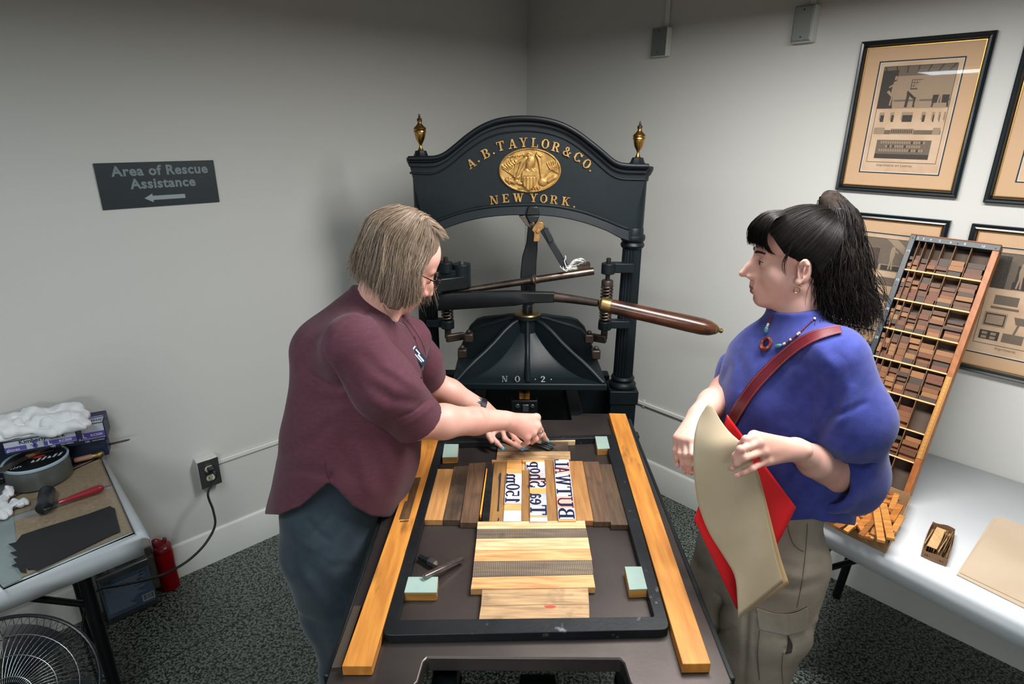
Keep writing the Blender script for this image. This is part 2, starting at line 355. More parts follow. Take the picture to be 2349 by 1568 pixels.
# outlet box
m_steel = mat('brushed_steel', '7d8280', .32, .9, bump=.05, bscale=200., stretch=(1, 1, 20))
m_steel_d = mat('satin_steel', '5d6668', .38, .85)
m_blk = mat('black_plastic', '10171a', .38)
m_ivory = mat('ivory_plastic', 'cfc6ae', .4)
t = T('outlet_box', 'white outlet box with steel cover plate on left wall, black plug in it', 'outlet', WL(.597, 0, .4))
b = B(); b.box(WL(.597, .0235, .463), (.084, .047, .13), RL(0, LD, NL)); b.obj('box_housing', m_race, t, bev=.004)
b = B(); b.box(WL(.597, .0485, .463), (.082, .003, .127), RL(0, LD, NL)); b.obj('cover_plate', m_steel, t, bev=.001)
for dz in (.022, -.021):
    b = B(); R = RL(0, LD, NL)
    b.prism([WL(.597+.017*math.cos(a)*1.0, .0495, .463+dz+max(-.013, min(.013, .017*math.sin(a)))) for a in np.linspace(0, 2*math.pi, 24, endpoint=False)], NL*.0025)
    f = b.obj('socket', m_ivory, t)
    b = B()
    for du in (-.006, .006): b.box(WL(.597+du, .0522, .463+dz+.002), (.0022, .0008, .008), R)
    b.ball(WL(.597, .052, .463+dz-.007), .0022, 8, 6); b.obj('slot', m_blk, f)
b = B(); b.ball(WL(.597, .051, .4635), .003, 10, 6); b.obj('screw', m_steel, t)
# plug + cord (own thing)
cordpts = [WL(.604, .066, .487), WL(.607, .085, .482), WL(.609, .094, .455), PY(477, 1130, 2.09), PY(489, 1170, 2.03), PY(493, 1205, 1.97), PY(472, 1245, 1.90), PY(438, 1280, 1.84), PY(400, 1305, 1.80), PY(362, 1322, 1.76), PY(320, 1333, 1.70), PY(270, 1343, 1.66), PY(225, 1353, 1.60), PY(200, 1385, 1.56), PY(190, 1440, 1.52), PY(200, 1490, 1.50)]
q = cordpts[-1]; cordpts += [V3(q[0]+.02, q[1]-.05, .005), V3(q[0]-.1, q[1]-.25, .005), V3(q[0]-.3, q[1]-.2, .005)]
t = T('power_cord', 'black power cord drooping from the outlet to below the left table', 'cord', WL(.6, .1, 0))
b = B(); b.tube(smoothpath(cordpts, 8), .0046, 8); b.obj('cable', m_blk, t, angle=60)
b = B(); b.box(WL(.600, .066, .487), (.026, .028, .02), RL(0, LD, NL)); b.tube([WL(.604, .072, .487), WL(.607, .085, .481), WL(.609, .092, .462)], [.008, .0075, .006], 10); b.obj('plug', m_blk, t, bev=.004)
# steel blank plates with vertical raceways, right wall
def blank(uc, wid, z0, z1, dep, rz, label, bevel):
    t = T('junction_box', label, 'wall box', WR(uc, 0, z0), group=None); R = RL(0, RD, -NR)
    b = B(); b.box(WR(uc, dep/2, (z0+z1)/2), (wid, dep, z1-z0), R); b.obj('box_housing', m_race, t, bev=.003)
    m_pl = mat('plate_steel_bright', '9a9e9b', .35, .55) if bevel else mat('plate_steel_dull', '737876', .5, .5)
    b = B(); z2 = (z0+z1)/2
    fr = [(-1, -1), (1, -1), (1, 1), (-1, 1)]
    w, h = wid*.98/2, (z1-z0)*.98/2; i = .006 if bevel else .001
    b.hexa([WR(uc+a*w, dep, z2+c*h) for a, c in fr], [WR(uc+a*(w-i), dep+.005, z2+c*(h-i)) for a, c in fr]); b.obj('cover_plate', m_pl, t)
    for dz in (h*.75, -h*.75):
        b = B(); b.cyl(WR(uc, dep+.004, z2+dz), WR(uc, dep+.007, z2+dz), .0035, .003, 12); b.obj('screw', m_steel_d, t)
    b = B(); b.box(WR(uc-.01, .006, (z1+HT)/2), (.02, .012, HT-z1-.001), R); o = b.obj('wire_raceway', m_race, bev=.003)
    return o
o = blank(1.675, .075, 2.157, 2.272, .04, 0, 'small grey steel blank wall box nearest the room corner, flat dull cover', False)
tag(o, 'white vertical raceway rising from the dull wall box nearest the corner', 'raceway')
o = blank(1.055, .075, 2.16, 2.283, .045, 0, 'shiny steel blank wall box left of the upper framed engraving', True)
tag(o, 'white vertical raceway rising from the shiny steel wall box near the frames', 'raceway')
# rescue sign
m_sign = mat('sign_plastic', '16242a', .42)
m_sgt = mat('sign_letter', '6f7c80', .5)
t = T('wall_sign', 'dark Area of Rescue Assistance sign with left arrow on left wall', 'sign', WL(.6235, 0, 1.57))
b = B(); b.box(WL(.6235, .0035, 1.652), (.391, .007, .157), RL(0, LD, NL)); b.obj('sign_panel', m_sign, t, bev=.001)
b = B(); text(b, 'Area of Rescue', WL(.634, .0072, 1.700), LD, (0, 0, 1), .047, .0006, .0015, spacing=1.08); b.obj('lettering', m_sgt, t, smooth=False, label='grey raised first line of the sign')
b = B(); text(b, 'Assistance', WL(.634, .0072, 1.655), LD, (0, 0, 1), .047, .0006, .0015, spacing=1.08); b.obj('lettering', m_sgt, t, smooth=False, label='grey raised second line of the sign')
b = B(); b.prism([WL(.6235+x, .0072, 1.605+y) for x, y in [(-.062, 0), (-.034, .0155), (-.034, .0075), (.075, .0075), (.075, -.0075), (-.034, -.0075), (-.034, -.0155)]], NL*.0008); b.obj('arrow', mat('sign_arrow', '8b979b', .5), t, smooth=False)
# ================================================================ framed engravings on the right wall
def panemat(name, ior=1.5, tint=(1, 1, 1, 1), rough=.02):
    if name in MATS: return MATS[name]
    m = bpy.data.materials.new(name); m.use_nodes = True; MATS[name] = m; nt = m.node_tree; nt.nodes.remove(nt.nodes['Principled BSDF'])
    fr = nt.nodes.new('ShaderNodeFresnel'); fr.inputs[0].default_value = ior; ge = nt.nodes.new('ShaderNodeNewGeometry'); bf = nt.nodes.new('ShaderNodeMath'); bf.operation = 'MULTIPLY_ADD'; nt.links.new(ge.outputs['Backfacing'], bf.inputs[0]); bf.inputs[1].default_value = -1.; bf.inputs[2].default_value = 1.; ml = nt.nodes.new('ShaderNodeMath'); ml.operation = 'MULTIPLY'; nt.links.new(fr.outputs[0], ml.inputs[0]); nt.links.new(bf.outputs[0], ml.inputs[1]); a = nt.nodes.new('ShaderNodeBsdfTransparent'); a.inputs[0].default_value = tint
    g = nt.nodes.new('ShaderNodeBsdfGlossy'); g.inputs['Roughness'].default_value = rough; x = nt.nodes.new('ShaderNodeMixShader')
    nt.links.new(ml.outputs[0], x.inputs[0]); nt.links.new(a.outputs[0], x.inputs[1]); nt.links.new(g.outputs[0], x.inputs[2]); nt.links.new(x.outputs[0], nt.nodes['Material Output'].inputs[0])
    return m
m_pane = panemat('picture_glass')
m_frame = mat('ebony_frame', '0c161b', .3, coat=.3)
m_gold = mat('gilt_lip', 'b58a45', .35, .8)
m_mat = mat('tan_matboard', 'c3a17f', .85)
m_matline = mat('navy_matline', '1d2a35', .7)
m_bevel = mat('mat_bevel', 'e5ddcf', .8)
m_print = mat('aged_print_paper', 'c9ae93', .85, base2='bb9d80', nscale=14)
m_ink = [mat('engraving_light', 'a18c76', .9, base2='8d7964', nscale=500, stretch=(1, 1, 6)), mat('engraving_mid', '776a5b', .9, base2='5d5449', nscale=400, stretch=(1, 1, 5)), mat('engraving_dark', '4a443d', .9, base2='38342f', nscale=400), mat('engraving_line', '3f3a34', .9)]
def picture(ul, z0, w, h, label, kind):
    P = lambda x, y, o=0.: WR(ul-x, o, z0+y)
    X = -RD; Zv = V3(0, 0, 1); t = T('framed_engraving', label, 'picture', P(w/2, 0), 'framed engravings on the right wall'); nn = -NR
    prof = [(0, 0), (0, .018), (.004, .022), (.010, .019), (.015, .021), (.0185, .012), (.021, .010), (.021, .002), (.019, 0)]
    b = B(); cor = [(0, 0, 1, 1), (w, 0, -1, 1), (w, h, -1, -1), (0, h, 1, -1)]; n = len(prof)
    vs = [P(cx+sx*d, cy+sy*d, o) for cx, cy, sx, sy in cor for d, o in prof]; fs = [(i*n+k, i*n+(k+1) % n, ((i+1) % 4)*n+(k+1) % n, ((i+1) % 4)*n+k) for i in range(4) for k in range(n)]
    b.add(vs, fs); b.obj('frame_moulding', m_frame, t, angle=25)
    def ring(a0, a1, o, th, nm, m, bb=None):
        q = B(); vs = [P(cx+sx*d, cy+sy*d, o+e) for cx, cy, sx, sy in cor for d, e in ((a0, 0), (a0, th), (a1, th), (a1, 0))]
        q.add(vs, [(i*4+k, i*4+(k+1) % 4, ((i+1) % 4)*4+(k+1) % 4, ((i+1) % 4)*4+k) for i in range(4) for k in range(4)]); return q.obj(nm, m, t, smooth=False)
    ring(.0205, .0235, .003, .0065, 'gilt_lip', m_gold)
    mt = ring(.0225, .0685, .003, .002, 'mat_board', m_mat)
    q = ring(.0665, .0705, .0045, .001, 'mat_line', m_matline); ring(.070, .0722, .0035, .001, 'mat_bevel', m_bevel)
    b = B(); b.box(P(w/2, h/2, .0025), (w-.03, .001, h-.03), np.column_stack([X, nn, Zv])); pr = b.obj('print_sheet', m_print, t, smooth=False)
    b = B(); m0 = .085; iw, ih = w-2*m0, h-.085-.105
    def R(x0, y0, x1, y1, c, o=.0031): b.cm = c; b.quad([P(m0+x*iw, .105+y*ih, o) for x, y in ((x0, y0), (x1, y0), (x1, y1), (x0, y1))], nn*.0002)
    def G(pts, c, o=.0035): b.cm = c; b.prism([P(m0+x*iw, .105+y*ih, o) for x, y in pts], nn*.0002)
    def L(x0, y0, x1, y1, wd=.006, c=3, o=.0036):
        d = nrm((x1-x0, y1-y0, 0)); px, py = -d[1]*wd, d[0]*wd*.8; G([(x0+px, y0+py), (x1+px, y1+py), (x1-px, y1-py), (x0-px, y0-py)], c, o)
    def man(x, y, s, fl=1):
        G([(x-.02*s, y), (x-.03*s, y+.06*s), (x-.02*s, y+.13*s), (x+.02*s, y+.14*s), (x+.035*s, y+.06*s), (x+.02*s, y)], 0, .0038)
        G([(x+.018*s*math.cos(a), y+.165*s+.022*s*math.sin(a)) for a in np.linspace(0, 6.28, 9)[:-1]], 0, .0038)
        L(x, y+.11*s, x+fl*.07*s, y+.08*s, .010*s, 0, .0039); L(x-.008*s, y, x-.02*s, y-.09*s, .010*s, 0, .0038); L(x+.012*s, y, x+.02*s, y-.09*s, .010*s, 0, .0038)
    for a in ((0, 0, 1, 0), (0, 1, 1, 1), (0, 0, 0, 1), (1, 0, 1, 1)): L(*a, wd=.003)
    if kind == 0:
        R(0, .57, 1, 1, 1, .0030); R(0, .57, .22, .96, 2, .0033); R(.22, .66, 1, .90, 0, .0033); R(.22, .57, 1, .64, 0, .0033)
        for k in range(7): L(.06+k*.14, .93, .02+k*.16, 1, .008, 2)
        R(.43, .76, .58, .86, 3, .0034)
        for i in range(4):
            for j in range(3): R(.44+i*.034, .77+j*.03, .468+i*.034, .795+j*.03, 0, .0037)
        for x in (.2, .56, .86): man(x, .70, 1.1, -1 if x < .8 else 1)
        G([(.10, .74), (.18, .69), (.22, .70), (.13, .76)], 0); L(.15, .70, .14, .59, .012, 2); G([(.40, .75), (.52, .68), (.50, .66), (.39, .72)], 2); L(.42, .72, .41, .58, .02, 2); L(.52, .68, .52, .58, .015, 2); R(.76, .62, .98, .70, 2, .0036); L(.78, .62, .77, .58, .012, 2); L(.97, .62, .98, .58, .012, 2)
        for x, wd in ((.06, .09), (.22, .07), (.38, .2), (.66, .07), (.80, .05), (.89, .035), (.96, .03)): R(x, .45, x+wd*.8, .53, 0, .0032); R(x+.02, .43, x+wd*.8, .50, 2, .0034)
        R(.02, .30, .97, .345, 1, .0032); R(.27, .30, .6, .36, 0, .0034); R(.02, .30, .18, .37, 0, .0033); R(.86, .30, .96, .37, 0, .0034)
        for i in range(12): R(.28+i*.026, .31, .295+i*.026, .35, 2, .0036)
        R(.1, .04, .88, .24, 1, .0031); R(.1, .04, .88, .09, 2, .0033)
        for j, (x0, x1) in enumerate(((.16, .8), (.24, .74), (.15, .78))):
            x = x0
            while x < x1: R(x, .20-j*.042, x+.022, .228-j*.042, 0 if random.random() < .8 else 3, .0036); x += .034
        cap = 'Imprimerie en Lettres,'
    else:
        R(0, .62, 1, 1, 1, .0030); R(.3, .62, 1, .70, 0, .0032); R(.02, .62, .2, .97, 2, .0033); G([(.55, 1), (1, .75), (1, .83), (.72, 1)], 0, .0033)
        R(.30, .70, .48, .88, 2, .0034); R(.28, .63, .5, .71, 3, .0036); R(.54, .63, .86, .69, 3, .0036)
        for x in ((.66, .36, .78) if kind == 2 else (.68,)): man(x, .75, 1.2, 1)
        L(.32, .64, .32, .56 if kind == 1 else .63, .01, 2); R(.12, .45, .42, .55, 1, .0034); R(.52, .45, .84, .55, 1, .0034); R(.10, .40, .45, .425, 1, .0034)
        R(.05, .20, .34, .36, 0, .0032); R(.07, .215, .32, .345, 3, .0033); R(.085, .23, .305, .33, 0, .0034); G([(.42, .34), (.95, .34), (.90, .26), (.46, .26)], 1); L(.5, .27, .46, .12, .014, 1); L(.88, .27, .92, .12, .014, 1)
        R(.05, .05, .3, .15, 2, .0034); R(.34, .05, .6, .15, 1, .0034); R(.64, .05, .95, .15, 2, .0034)
        for i in range(3): R(.66+i*.1, .065, .74+i*.1, .135, 0, .0036)
        for i in range(2):
            for j in range(2): R(.08+i*.11, .06+j*.045, .15+i*.11, .09+j*.045, 0, .0036)
        cap = 'Imprimerie,'
    b.obj('engraving', m_ink, pr, smooth=False)
    b = B(); text(b, cap, P(w*.46, .0945, .0031), X+Zv*.0, Zv+X*.25, .0125, .0001); b.obj('caption', m_ink[3], pr, smooth=False)
    b = B(); b.box(P(w/2, h/2, .0085), (w-.036, .0012, h-.036), np.column_stack([X, nn, Zv])); b.obj('glass_pane', m_pane, t, smooth=False)
picture(.851, 1.642, .385, .504, 'black framed engraving of men at work benches, upper left of the four', 0)
picture(.392, 1.634, .385, .504, 'black framed engraving cut by the right edge of the photo, top row', 0)
picture(.850, 1.064, .385, .502, 'black framed engraving half hidden behind the brown ponytail and the type case', 1)
picture(.405, 1.064, .385, .500, 'black framed engraving directly behind the right side of leaning type case', 2)
# ================================================================ slab letter shapes (unit height), list of polygons
def _rect(x0, y0, x1, y1): return [(x0, y0), (x1, y0), (x1, y1), (x0, y1)]
def _ring(cx, cy, rx, ry, tx, ty, a0, a1, n=20):
    A = [math.radians(a0+(a1-a0)*i/n) for i in range(n+1)]; out = []
    for p, q in zip(A[:-1], A[1:]):
        out.append([(cx+rx*math.cos(p), cy+ry*math.sin(p)), (cx+rx*math.cos(q), cy+ry*math.sin(q)), (cx+(rx-tx)*math.cos(q), cy+(ry-ty)*math.sin(q)), (cx+(rx-tx)*math.cos(p), cy+(ry-ty)*math.sin(p))])
    return out
def _dg(x0, y0, x1, y1, w): return [(x0-w/2, y0), (x0+w/2, y0), (x1+w/2, y1), (x1-w/2, y1)]
def glyph(c, s=.19, t=.085):
    R, G, D = _rect, _ring, _dg
    if c == 'B': return .80, [R(.1, 0, .1+s, 1), R(0, 0, .45, t), R(0, 1-t, .45, 1), R(.3, .46, .45, .46+t)]+G(.43, .75, .28, .25, s, t, -90, 90)+G(.45, .26, .33, .26, s, t, -90, 90)
    if c == 'U': return .84, [R(.1, .28, .1+s, 1), R(.64, .28, .64+t, 1), R(0, 1-t, .4, 1), R(.52, 1-t, .84, 1)]+G(.41, .3, .315, .3, s, t, 180, 270)+G(.41, .3, .315, .3, t, t, 270, 360)
    if c == 'T': return .80, [R(.4-s/2, 0, .4+s/2, 1), R(.2, 0, .6, t), R(0, 1-t, .8, 1), R(0, .72, t, 1), R(.8-t, .72, .8, 1)]
    if c == 'W': return 1.15, [D(.36, 0, .16, 1, s), D(.36, 0, .56, 1, t), D(.78, 0, .56, 1, s), D(.78, 0, 1.0, 1, t), R(0, 1-t, .34, 1), R(.42, 1-t, .7, 1), R(.86, 1-t, 1.15, 1)]
    if c == 'A': return .90, [D(.16, 0, .44, 1, t), D(.72, 0, .46, 1, s), R(.24, .3, .62, .3+t), R(0, 0, .34, t), R(.54, 0, .9, t)]
    if c == 'L': return .72, [R(.1, 0, .1+s, 1), R(0, 1-t, .42, 1), R(0, 0, .72, t), R(.72-t, 0, .72, .32)]
    if c == 'E': return .74, [R(.1, 0, .1+s, 1), R(0, 0, .72, t), R(0, 1-t, .7, 1), R(.2, .46, .5, .46+t), R(.7-t, .72, .7, 1), R(.72-t, 0, .72, .28), R(.46, .38, .46+t*.8, .64)]
    if c == 'N': return .90, [R(.1, 0, .1+t, 1), R(.72, 0, .72+t, 1), D(.68, 0, .18, 1, s), R(0, 0, .3, t), R(0, 1-t, .24, 1), R(.58, 1-t, .9, 1)]
    if c == 'Y': return .86, [R(.43-s/2, 0, .43+s/2, .45), D(.4, .4, .16, 1, s), D(.46, .4, .7, 1, t), R(.24, 0, .62, t), R(0, 1-t, .34, 1), R(.54, 1-t, .86, 1)]
    if c == 'R': return .86, [R(.1, 0, .1+s, 1), R(0, 0, .42, t), R(0, 1-t, .45, 1), R(.3, .44, .45, .44+t), D(.72, 0, .48, .46, s*.9), R(.56, 0, .86, t)]+G(.43, .735, .3, .265, s, t, -90, 90)
    if c == 'K': return .88, [R(.1, 0, .1+s, 1), R(0, 0, .4, t), R(0, 1-t, .4, 1), D(.26, .42, .68, 1, t), D(.70, 0, .40, .56, s*.9), R(.54, 1-t, .84, 1), R(.54, 0, .88, t)]
    if c == 'O': return .82, [[(.02+o*.0+x*.78, y) for x, y in q] for q in [((0, .28), (0, .72), (.24, .72), (.24, .28)), ((.76, .28), (.76, .72), (1, .72), (1, .28)), ((.32, 0), (.68, 0), (.68, .09), (.32, .09)), ((.32, .91), (.68, .91), (.68, 1), (.32, 1)), ((0, .28), (.32, 0), (.4, .09), (.24, .3)), ((.68, 0), (1, .28), (.76, .3), (.6, .09)), ((1, .72), (.68, 1), (.6, .91), (.76, .7)), ((.32, 1), (0, .72), (.24, .7), (.4, .91))] for o in (0,)]
    if c == 'C': return .80, [q for q in glyph('O')[1][0:1]+glyph('O')[1][2:5]+glyph('O')[1][5:6]+glyph('O')[1][6:8]]+[R(.70, .68, .79, 1), R(.70, 0.06, .79, .3)]
    if c == '&': return .86, G(.36, .76, .22, .24, s*.8, t, 0, 360)+G(.34, .27, .33, .27, s*.9, t, 60, 330)+[D(.74, 0, .30, .62, s*.8), D(.56, .08, .76, .46, t), R(.62, .44, .86, .44+t), R(.6, 0, .84, t)]
    if c == '.': return .22, [R(.03, 0, .2, .17)]
    if c == 'e': return .62, G(.31, .33, .31, .34, s, t, 0, 330)+[R(.1, .31, .56, .31+t)]
    if c == 'a': return .66, [R(.38, 0, .38+s, .5), R(.5, 0, .66, t)]+G(.28, .2, .26, .2, s*.8, t, 0, 360)+G(.32, .46, .25, .22, s, t, 0, 160)
    if c == 'o': return .64, G(.32, .33, .32, .34, s, t, 0, 360)
    if c == 'h': return .76, [R(.1, 0, .1+s, 1), R(0, 1-t, .29, 1), R(0, 0, .36, t), R(.5, 0, .5+s, .44), R(.44, 0, .76, t)]+G(.42, .4, .27, .27, s, t, 0, 150)
    if c == 'm': return 1.1, [R(.1, 0, .1+s, .66), R(0, .66-t, .29, .66), R(0, 0, .34, t), R(.46, 0, .46+s, .44), R(.4, 0, .7, t), R(.82, 0, .82+s, .44), R(.76, 0, 1.1, t)]+G(.42, .4, .23, .27, s, t, 0, 140)+G(.78, .4, .23, .27, s, t, 0, 140)
    if c == 'p': return .70, [R(.1, -.3, .1+s, .66), R(0, .66-t, .29, .66), R(0, -.3, .38, -.3+t)]+G(.38, .33, .3, .34, s, t, -130, 130)
    if c == 'S': return .70, G(.35, .73, .33, .27, s, t, 20, 270)+G(.35, .27, .35, .27+t, s, t, -160, 90)+[R(.6, .68, .68, 1), R(.02, 0, .1, .32)]
    if c == '1': return .52, [R(.26-s/2, 0, .26+s/2, 1), R(.04, 0, .48, t), D(.06, .72, .2, .98, t)]
    if c == '5': return .68, [R(.1, .5, .1+t, 1), R(.1, 1-s*.7, .62, 1)]+G(.33, .31, .33, .32, s, t, -150, 140)
    if c == '0': return .70, G(.35, .5, .35, .5, s, t, 0, 360)
    if c == '2': return .68, G(.33, .7, .32, .30, s, t, -30, 180)+[D(.12, .08, .52, .6, s*.8), R(.04, 0, .66, s*.7)]
    return .4, []
def putglyph(b, c, O, ex, ey, size, lift, center=True, sx=1., bold=None):
    w, P = glyph(c, *(bold or (.19, .085))); O = np.array(O, float); ox = w/2 if center else 0; oy = .5 if center else 0
    for i, q in enumerate(P): b.prism([O+ex*(x-ox)*size*sx+ey*(y-oy)*size for x, y in q], np.array(lift)*(1+.012*i))
# ================================================================ the iron hand press
m_iron = mat('black_iron_paint', '0c1418', .45, base2='10191d', nscale=6, spec=.3, bump=.08, bscale=180., rand=False)
m_iron2 = mat('worn_iron', '191f21', .42, .35, base2='101415', nscale=5, bump=.1, bscale=120., rand=False)
m_bedm = mat('bed_steel', '57504d', .36, .75, base2='413b3a', nscale=3.5, ndetail=6, bump=.04, bscale=140., rand=False)
m_raw = mat('raw_iron', '6f6359', .34, .9, base2='4a3f37', nscale=18, bump=.1, bscale=90., rand=False)
m_rust = mat('rusty_iron', '4d423a', .45, .7, base2='302a27', nscale=14, rand=False)
m_brass = mat('polished_brass', 'b98f50', .28, 1., rand=False)
m_brassd = mat('aged_brass', '8a744c', .38, .9, rand=False)
m_goldp = mat('gold_paint', 'b58f52', .42, .45, base2='8c6a38', nscale=40, rand=False)
m_handle = mat('varnished_handle_wood', '5b3320', .3, base2='351d13', nscale=5, stretch=(1, 6, 6), coat=.4, base3='22120c', n3scale=9, rand=False)
m_plank = mat('rail_plank_wood', 'c58437', .5, base2='a96a2a', nscale=10, stretch=(6, .6, 3), base3='4a3019', n3scale=4.5, n3lo=.60, n3hi=.74, n3st=(5, 1.1, 1), bump=.06, bscale=90, rand=True)
YF = 2.25
A = lambda x, y, Y=YF: PY(x, y, Y)
Z2 = lambda x, y, Y=YF: PY(900+x/3.789, 230+y/3.789, Y)
Z3 = lambda x, y, Y=YF: PY(960+x/3.2625, 470+y/3.2625, Y)
def resamp(p, n):
    p = np.array(smoothpath(p, 6)); d = np.r_[0, np.cumsum(np.linalg.norm(np.diff(p, axis=0), axis=1))]; t = np.linspace(0, d[-1], n); return np.stack([np.interp(t, d, p[:, k]) for k in range(p.shape[1])], 1)
PRESS = T('hand_printing_press', 'black cast iron hand printing press with gold eagle emblem in room corner', 'printing press', (.063, 1.7, 0))
topc = [(135, 500), (330, 497), (400, 488), (470, 455), (560, 385), (650, 310), (760, 235), (880, 182), (1000, 156), (1120, 148), (1250, 153), (1380, 175), (1500, 217), (1620, 285), (1720, 360), (1820, 440), (1900, 510), (1960, 546), (2050, 562), (2230, 566)]
lowc = [(150, 640), (330, 648), (420, 622), (520, 555), (640, 455), (780, 358), (920, 300), (1060, 277), (1200, 273), (1350, 292), (1480, 332), (1600, 402), (1720, 500), (1820, 590), (1900, 655), (1980, 688), (2060, 695), (2200, 698)]
arch = [(300, 1185), (395, 1140), (600, 1065), (800, 1020), (1000, 1000), (1160, 998), (1280, 1000), (1450, 1016), (1650, 1060), (1850, 1130), (1975, 1195), (2060, 1225)]
rib = [(300, 1085), (395, 1045), (600, 972), (800, 930), (1000, 912), (1160, 908), (1280, 908), (1450, 925), (1650, 968), (1850, 1038), (1975, 1090), (2060, 1120)]
N_ = 60; tc, lc, ac, rc = (resamp(q, N_) for q in (topc, lowc, arch, rib))
w2 = lambda q, Y: [Z2(x, y, Y) for x, y in q]
b = B(); b.strip(w2(tc, YF), w2(ac, YF), (0, .10, 0)); panel = b.obj('arch_panel', m_iron, PRESS, angle=30)
b = B(); b.strip(w2(tc, YF-.022), w2(tc+(lc-tc)*.28, YF-.022), (0, .15, 0)); b.strip(w2(tc+(lc-tc)*.28, YF-.012), w2(tc+(lc-tc)*.55, YF-.012), (0, .03, 0)); b.strip(w2(lc+(tc-lc)*.12, YF-.006), w2(lc, YF-.006), (0, .02, 0))
b.tube(w2(tc+(0, 6), YF-.022), .009, 10); b.obj('cornice_moulding', m_iron, PRESS, bev=.004, angle=40)
b = B(); b.strip(w2(rc, YF-.010), w2(ac, YF-.018), (0, .13, 0)); b.tube(w2(rc, YF-.008), .007, 8); b.obj('arch_rib', m_iron, PRESS, bev=.003, angle=40)
# lettering
EX, EZ, FL = V3(1, 0, 0), V3(0, 0, 1), V3(0, -.005, 0)
ab = B(); bb = B()
names = [('A', 685, 548, 32), ('.', 748, 522, 28), ('B', 812, 462, 25), ('.', 880, 452, 20), ('T', 940, 397, 13), ('A', 1043, 377, 9), ('Y', 1140, 365, 3), ('L', 1237, 368, -3), ('O', 1330, 378, -7), ('R', 1422, 405, -13), ('&', 1520, 445, -20), ('C', 1613, 492, -28), ('O', 1690, 550, -33), ('.', 1722, 605, -36)]
def arcput(lst, size, sx):
    for c, x, y, an in lst:
        a = math.radians(an); ex = V3(math.cos(a), 0, math.sin(a)); ez = V3(-math.sin(a), 0, math.cos(a)); y2 = y
        bu = B(); putglyph(bu, c, Z2(x, y2, YF-.0005) if c != '.' else Z2(x, y, YF-.0005)+ez*.010, ex, ez, size, FL, sx=sx); bu.obj('raised_letter', m_goldp, panel, angle=20, recalc=True)
arcput(names, .0315, 1.08)
arcput([('N', 885, 864, 6), ('E', 985, 850, 5), ('W', 1095, 844, 1), ('Y', 1228, 846, -2), ('O', 1315, 853, -4), ('R', 1405, 862, -5), ('K', 1508, 876, -7), ('.', 1580, 918, -8)], .0300, 1.12)
# eagle emblem: relief over an oval
ec = Z2(1195, 610, YF); ea, eb = .0695*1.0, .0485*1.0
pxm = np.linalg.norm(Z2(1295, 610)-Z2(1195, 610))/100
ea, eb = 270*pxm, 186*pxm
gx, gy = np.meshgrid(np.linspace(-1.02, 1.02, 150), np.linspace(-1.02, 1.02, 110), indexing='ij')
PX, PYY = gx*270, -gy*186     # zoom pixel offsets from the centre (y down)
hgt = np.zeros_like(gx)
def el(cx, cy, rx, ry, h, an=0, p=1.):
    global hgt
    a = math.radians(an); dx, dy = PX-cx, PYY-cy; u = (dx*math.cos(a)+dy*math.sin(a))/rx; v = (-dx*math.sin(a)+dy*math.cos(a))/ry
    hgt = np.maximum(hgt, h*np.clip(1-(u*u+v*v), 0, 1)**(.5*p))
def seg_(x0, y0, x1, y1, w, h):
    global hgt
    d = np.array([x1-x0, y1-y0]); L2 = d@d; t = np.clip(((PX-x0)*d[0]+(PYY-y0)*d[1])/L2, 0, 1); dd = np.hypot(PX-x0-t*d[0], PYY-y0-t*d[1]); hgt = np.maximum(hgt, h*np.sqrt(np.clip(1-(dd/w)**2, 0, 1)))
el(5, -60, 40, 72, .9, 15); el(-15, -128, 24, 18, .95); seg_(-32, -130, -48, -120, 6, .8); seg_(-5, -110, 0, -80, 20, .9)
for k in range(9): seg_(-25+k*-6, -105+k*3, -62-k*9, -60+k*20, 8, .55+.02*(k % 2)*4)
for k in range(9): seg_(50+k*4, -130+k*4, 78+k*3, -100+k*22, 8, .55+.02*(k % 2)*4)
seg_(-35, -110, -120, -60, 10, .6); seg_(-120, -60, -140, 50, 9, .55); seg_(60, -140, 95, -120, 12, .6); seg_(95, -120, 90, 10, 9, .55)
el(-30, 0, 26, 22, .85); el(25, 0, 26, 22, .85)
sh = (np.abs(PX+5) < 65*np.clip(1-((PYY-75)/95)**2*np.where(PYY > 75, 1, .15), 0, 1)) & (PYY > 0) & (PYY < 170); hgt = np.maximum(hgt, np.where(sh, .78+.12*np.sin(PX*.22)*(PYY > 55), 0)); hgt = np.where(sh & (np.abs(PYY-48) < 4), .6, hgt)
for k in range(6): seg_(-235+k*14, -20+k*-14, -120, 60+k*6, 5, .4); seg_(-240+k*22, -40-k*8, -215+k*22, -20-k*8, 8, .42)
for k in range(5): seg_(150+k*18, -60-k*6, 175+k*16, -15+k*8, 8, .42); seg_(120, 60, 230-k*20, -60+k*20, 5, .38)
el(115, 95, 42, 36, .75, 10); seg_(160, 88, 215, 55, 20, .6); el(-110, 60, 22, 22, .55); el(-118, 90, 26, 22, .55); el(-80, 110, 36, 16, .5, 12); seg_(-200, 80, -130, 100, 18, .5); seg_(-180, 70, -180, 105, 14, .5)
for k in range(8): el(5+k*12, 152-(k % 2)*12, 9, 9, .55)
for k in range(4): el(-95+k*16, 152, 8, 7, .45)
for k in range(10): seg_(-190+k*20, -110-k*3+(k % 2)*6, -180+k*20, -112-k*3, 5, .3)
rr = gx**2+gy**2; rim = np.clip(1-np.abs(np.sqrt(rr)-.965)/.035, 0, 1)**.5*.5
hh = np.maximum(np.where(rr < .93, hgt, 0), rim)*.011+.004
b = B(); idx = -np.ones(gx.shape, int); vs = []
inside = rr <= 1.0
for i in range(gx.shape[0]):
    for j in range(gx.shape[1]):
        if inside[i, j]: idx[i, j] = len(vs); vs.append(ec+V3(gx[i, j]*ea, -hh[i, j], gy[i, j]*eb))
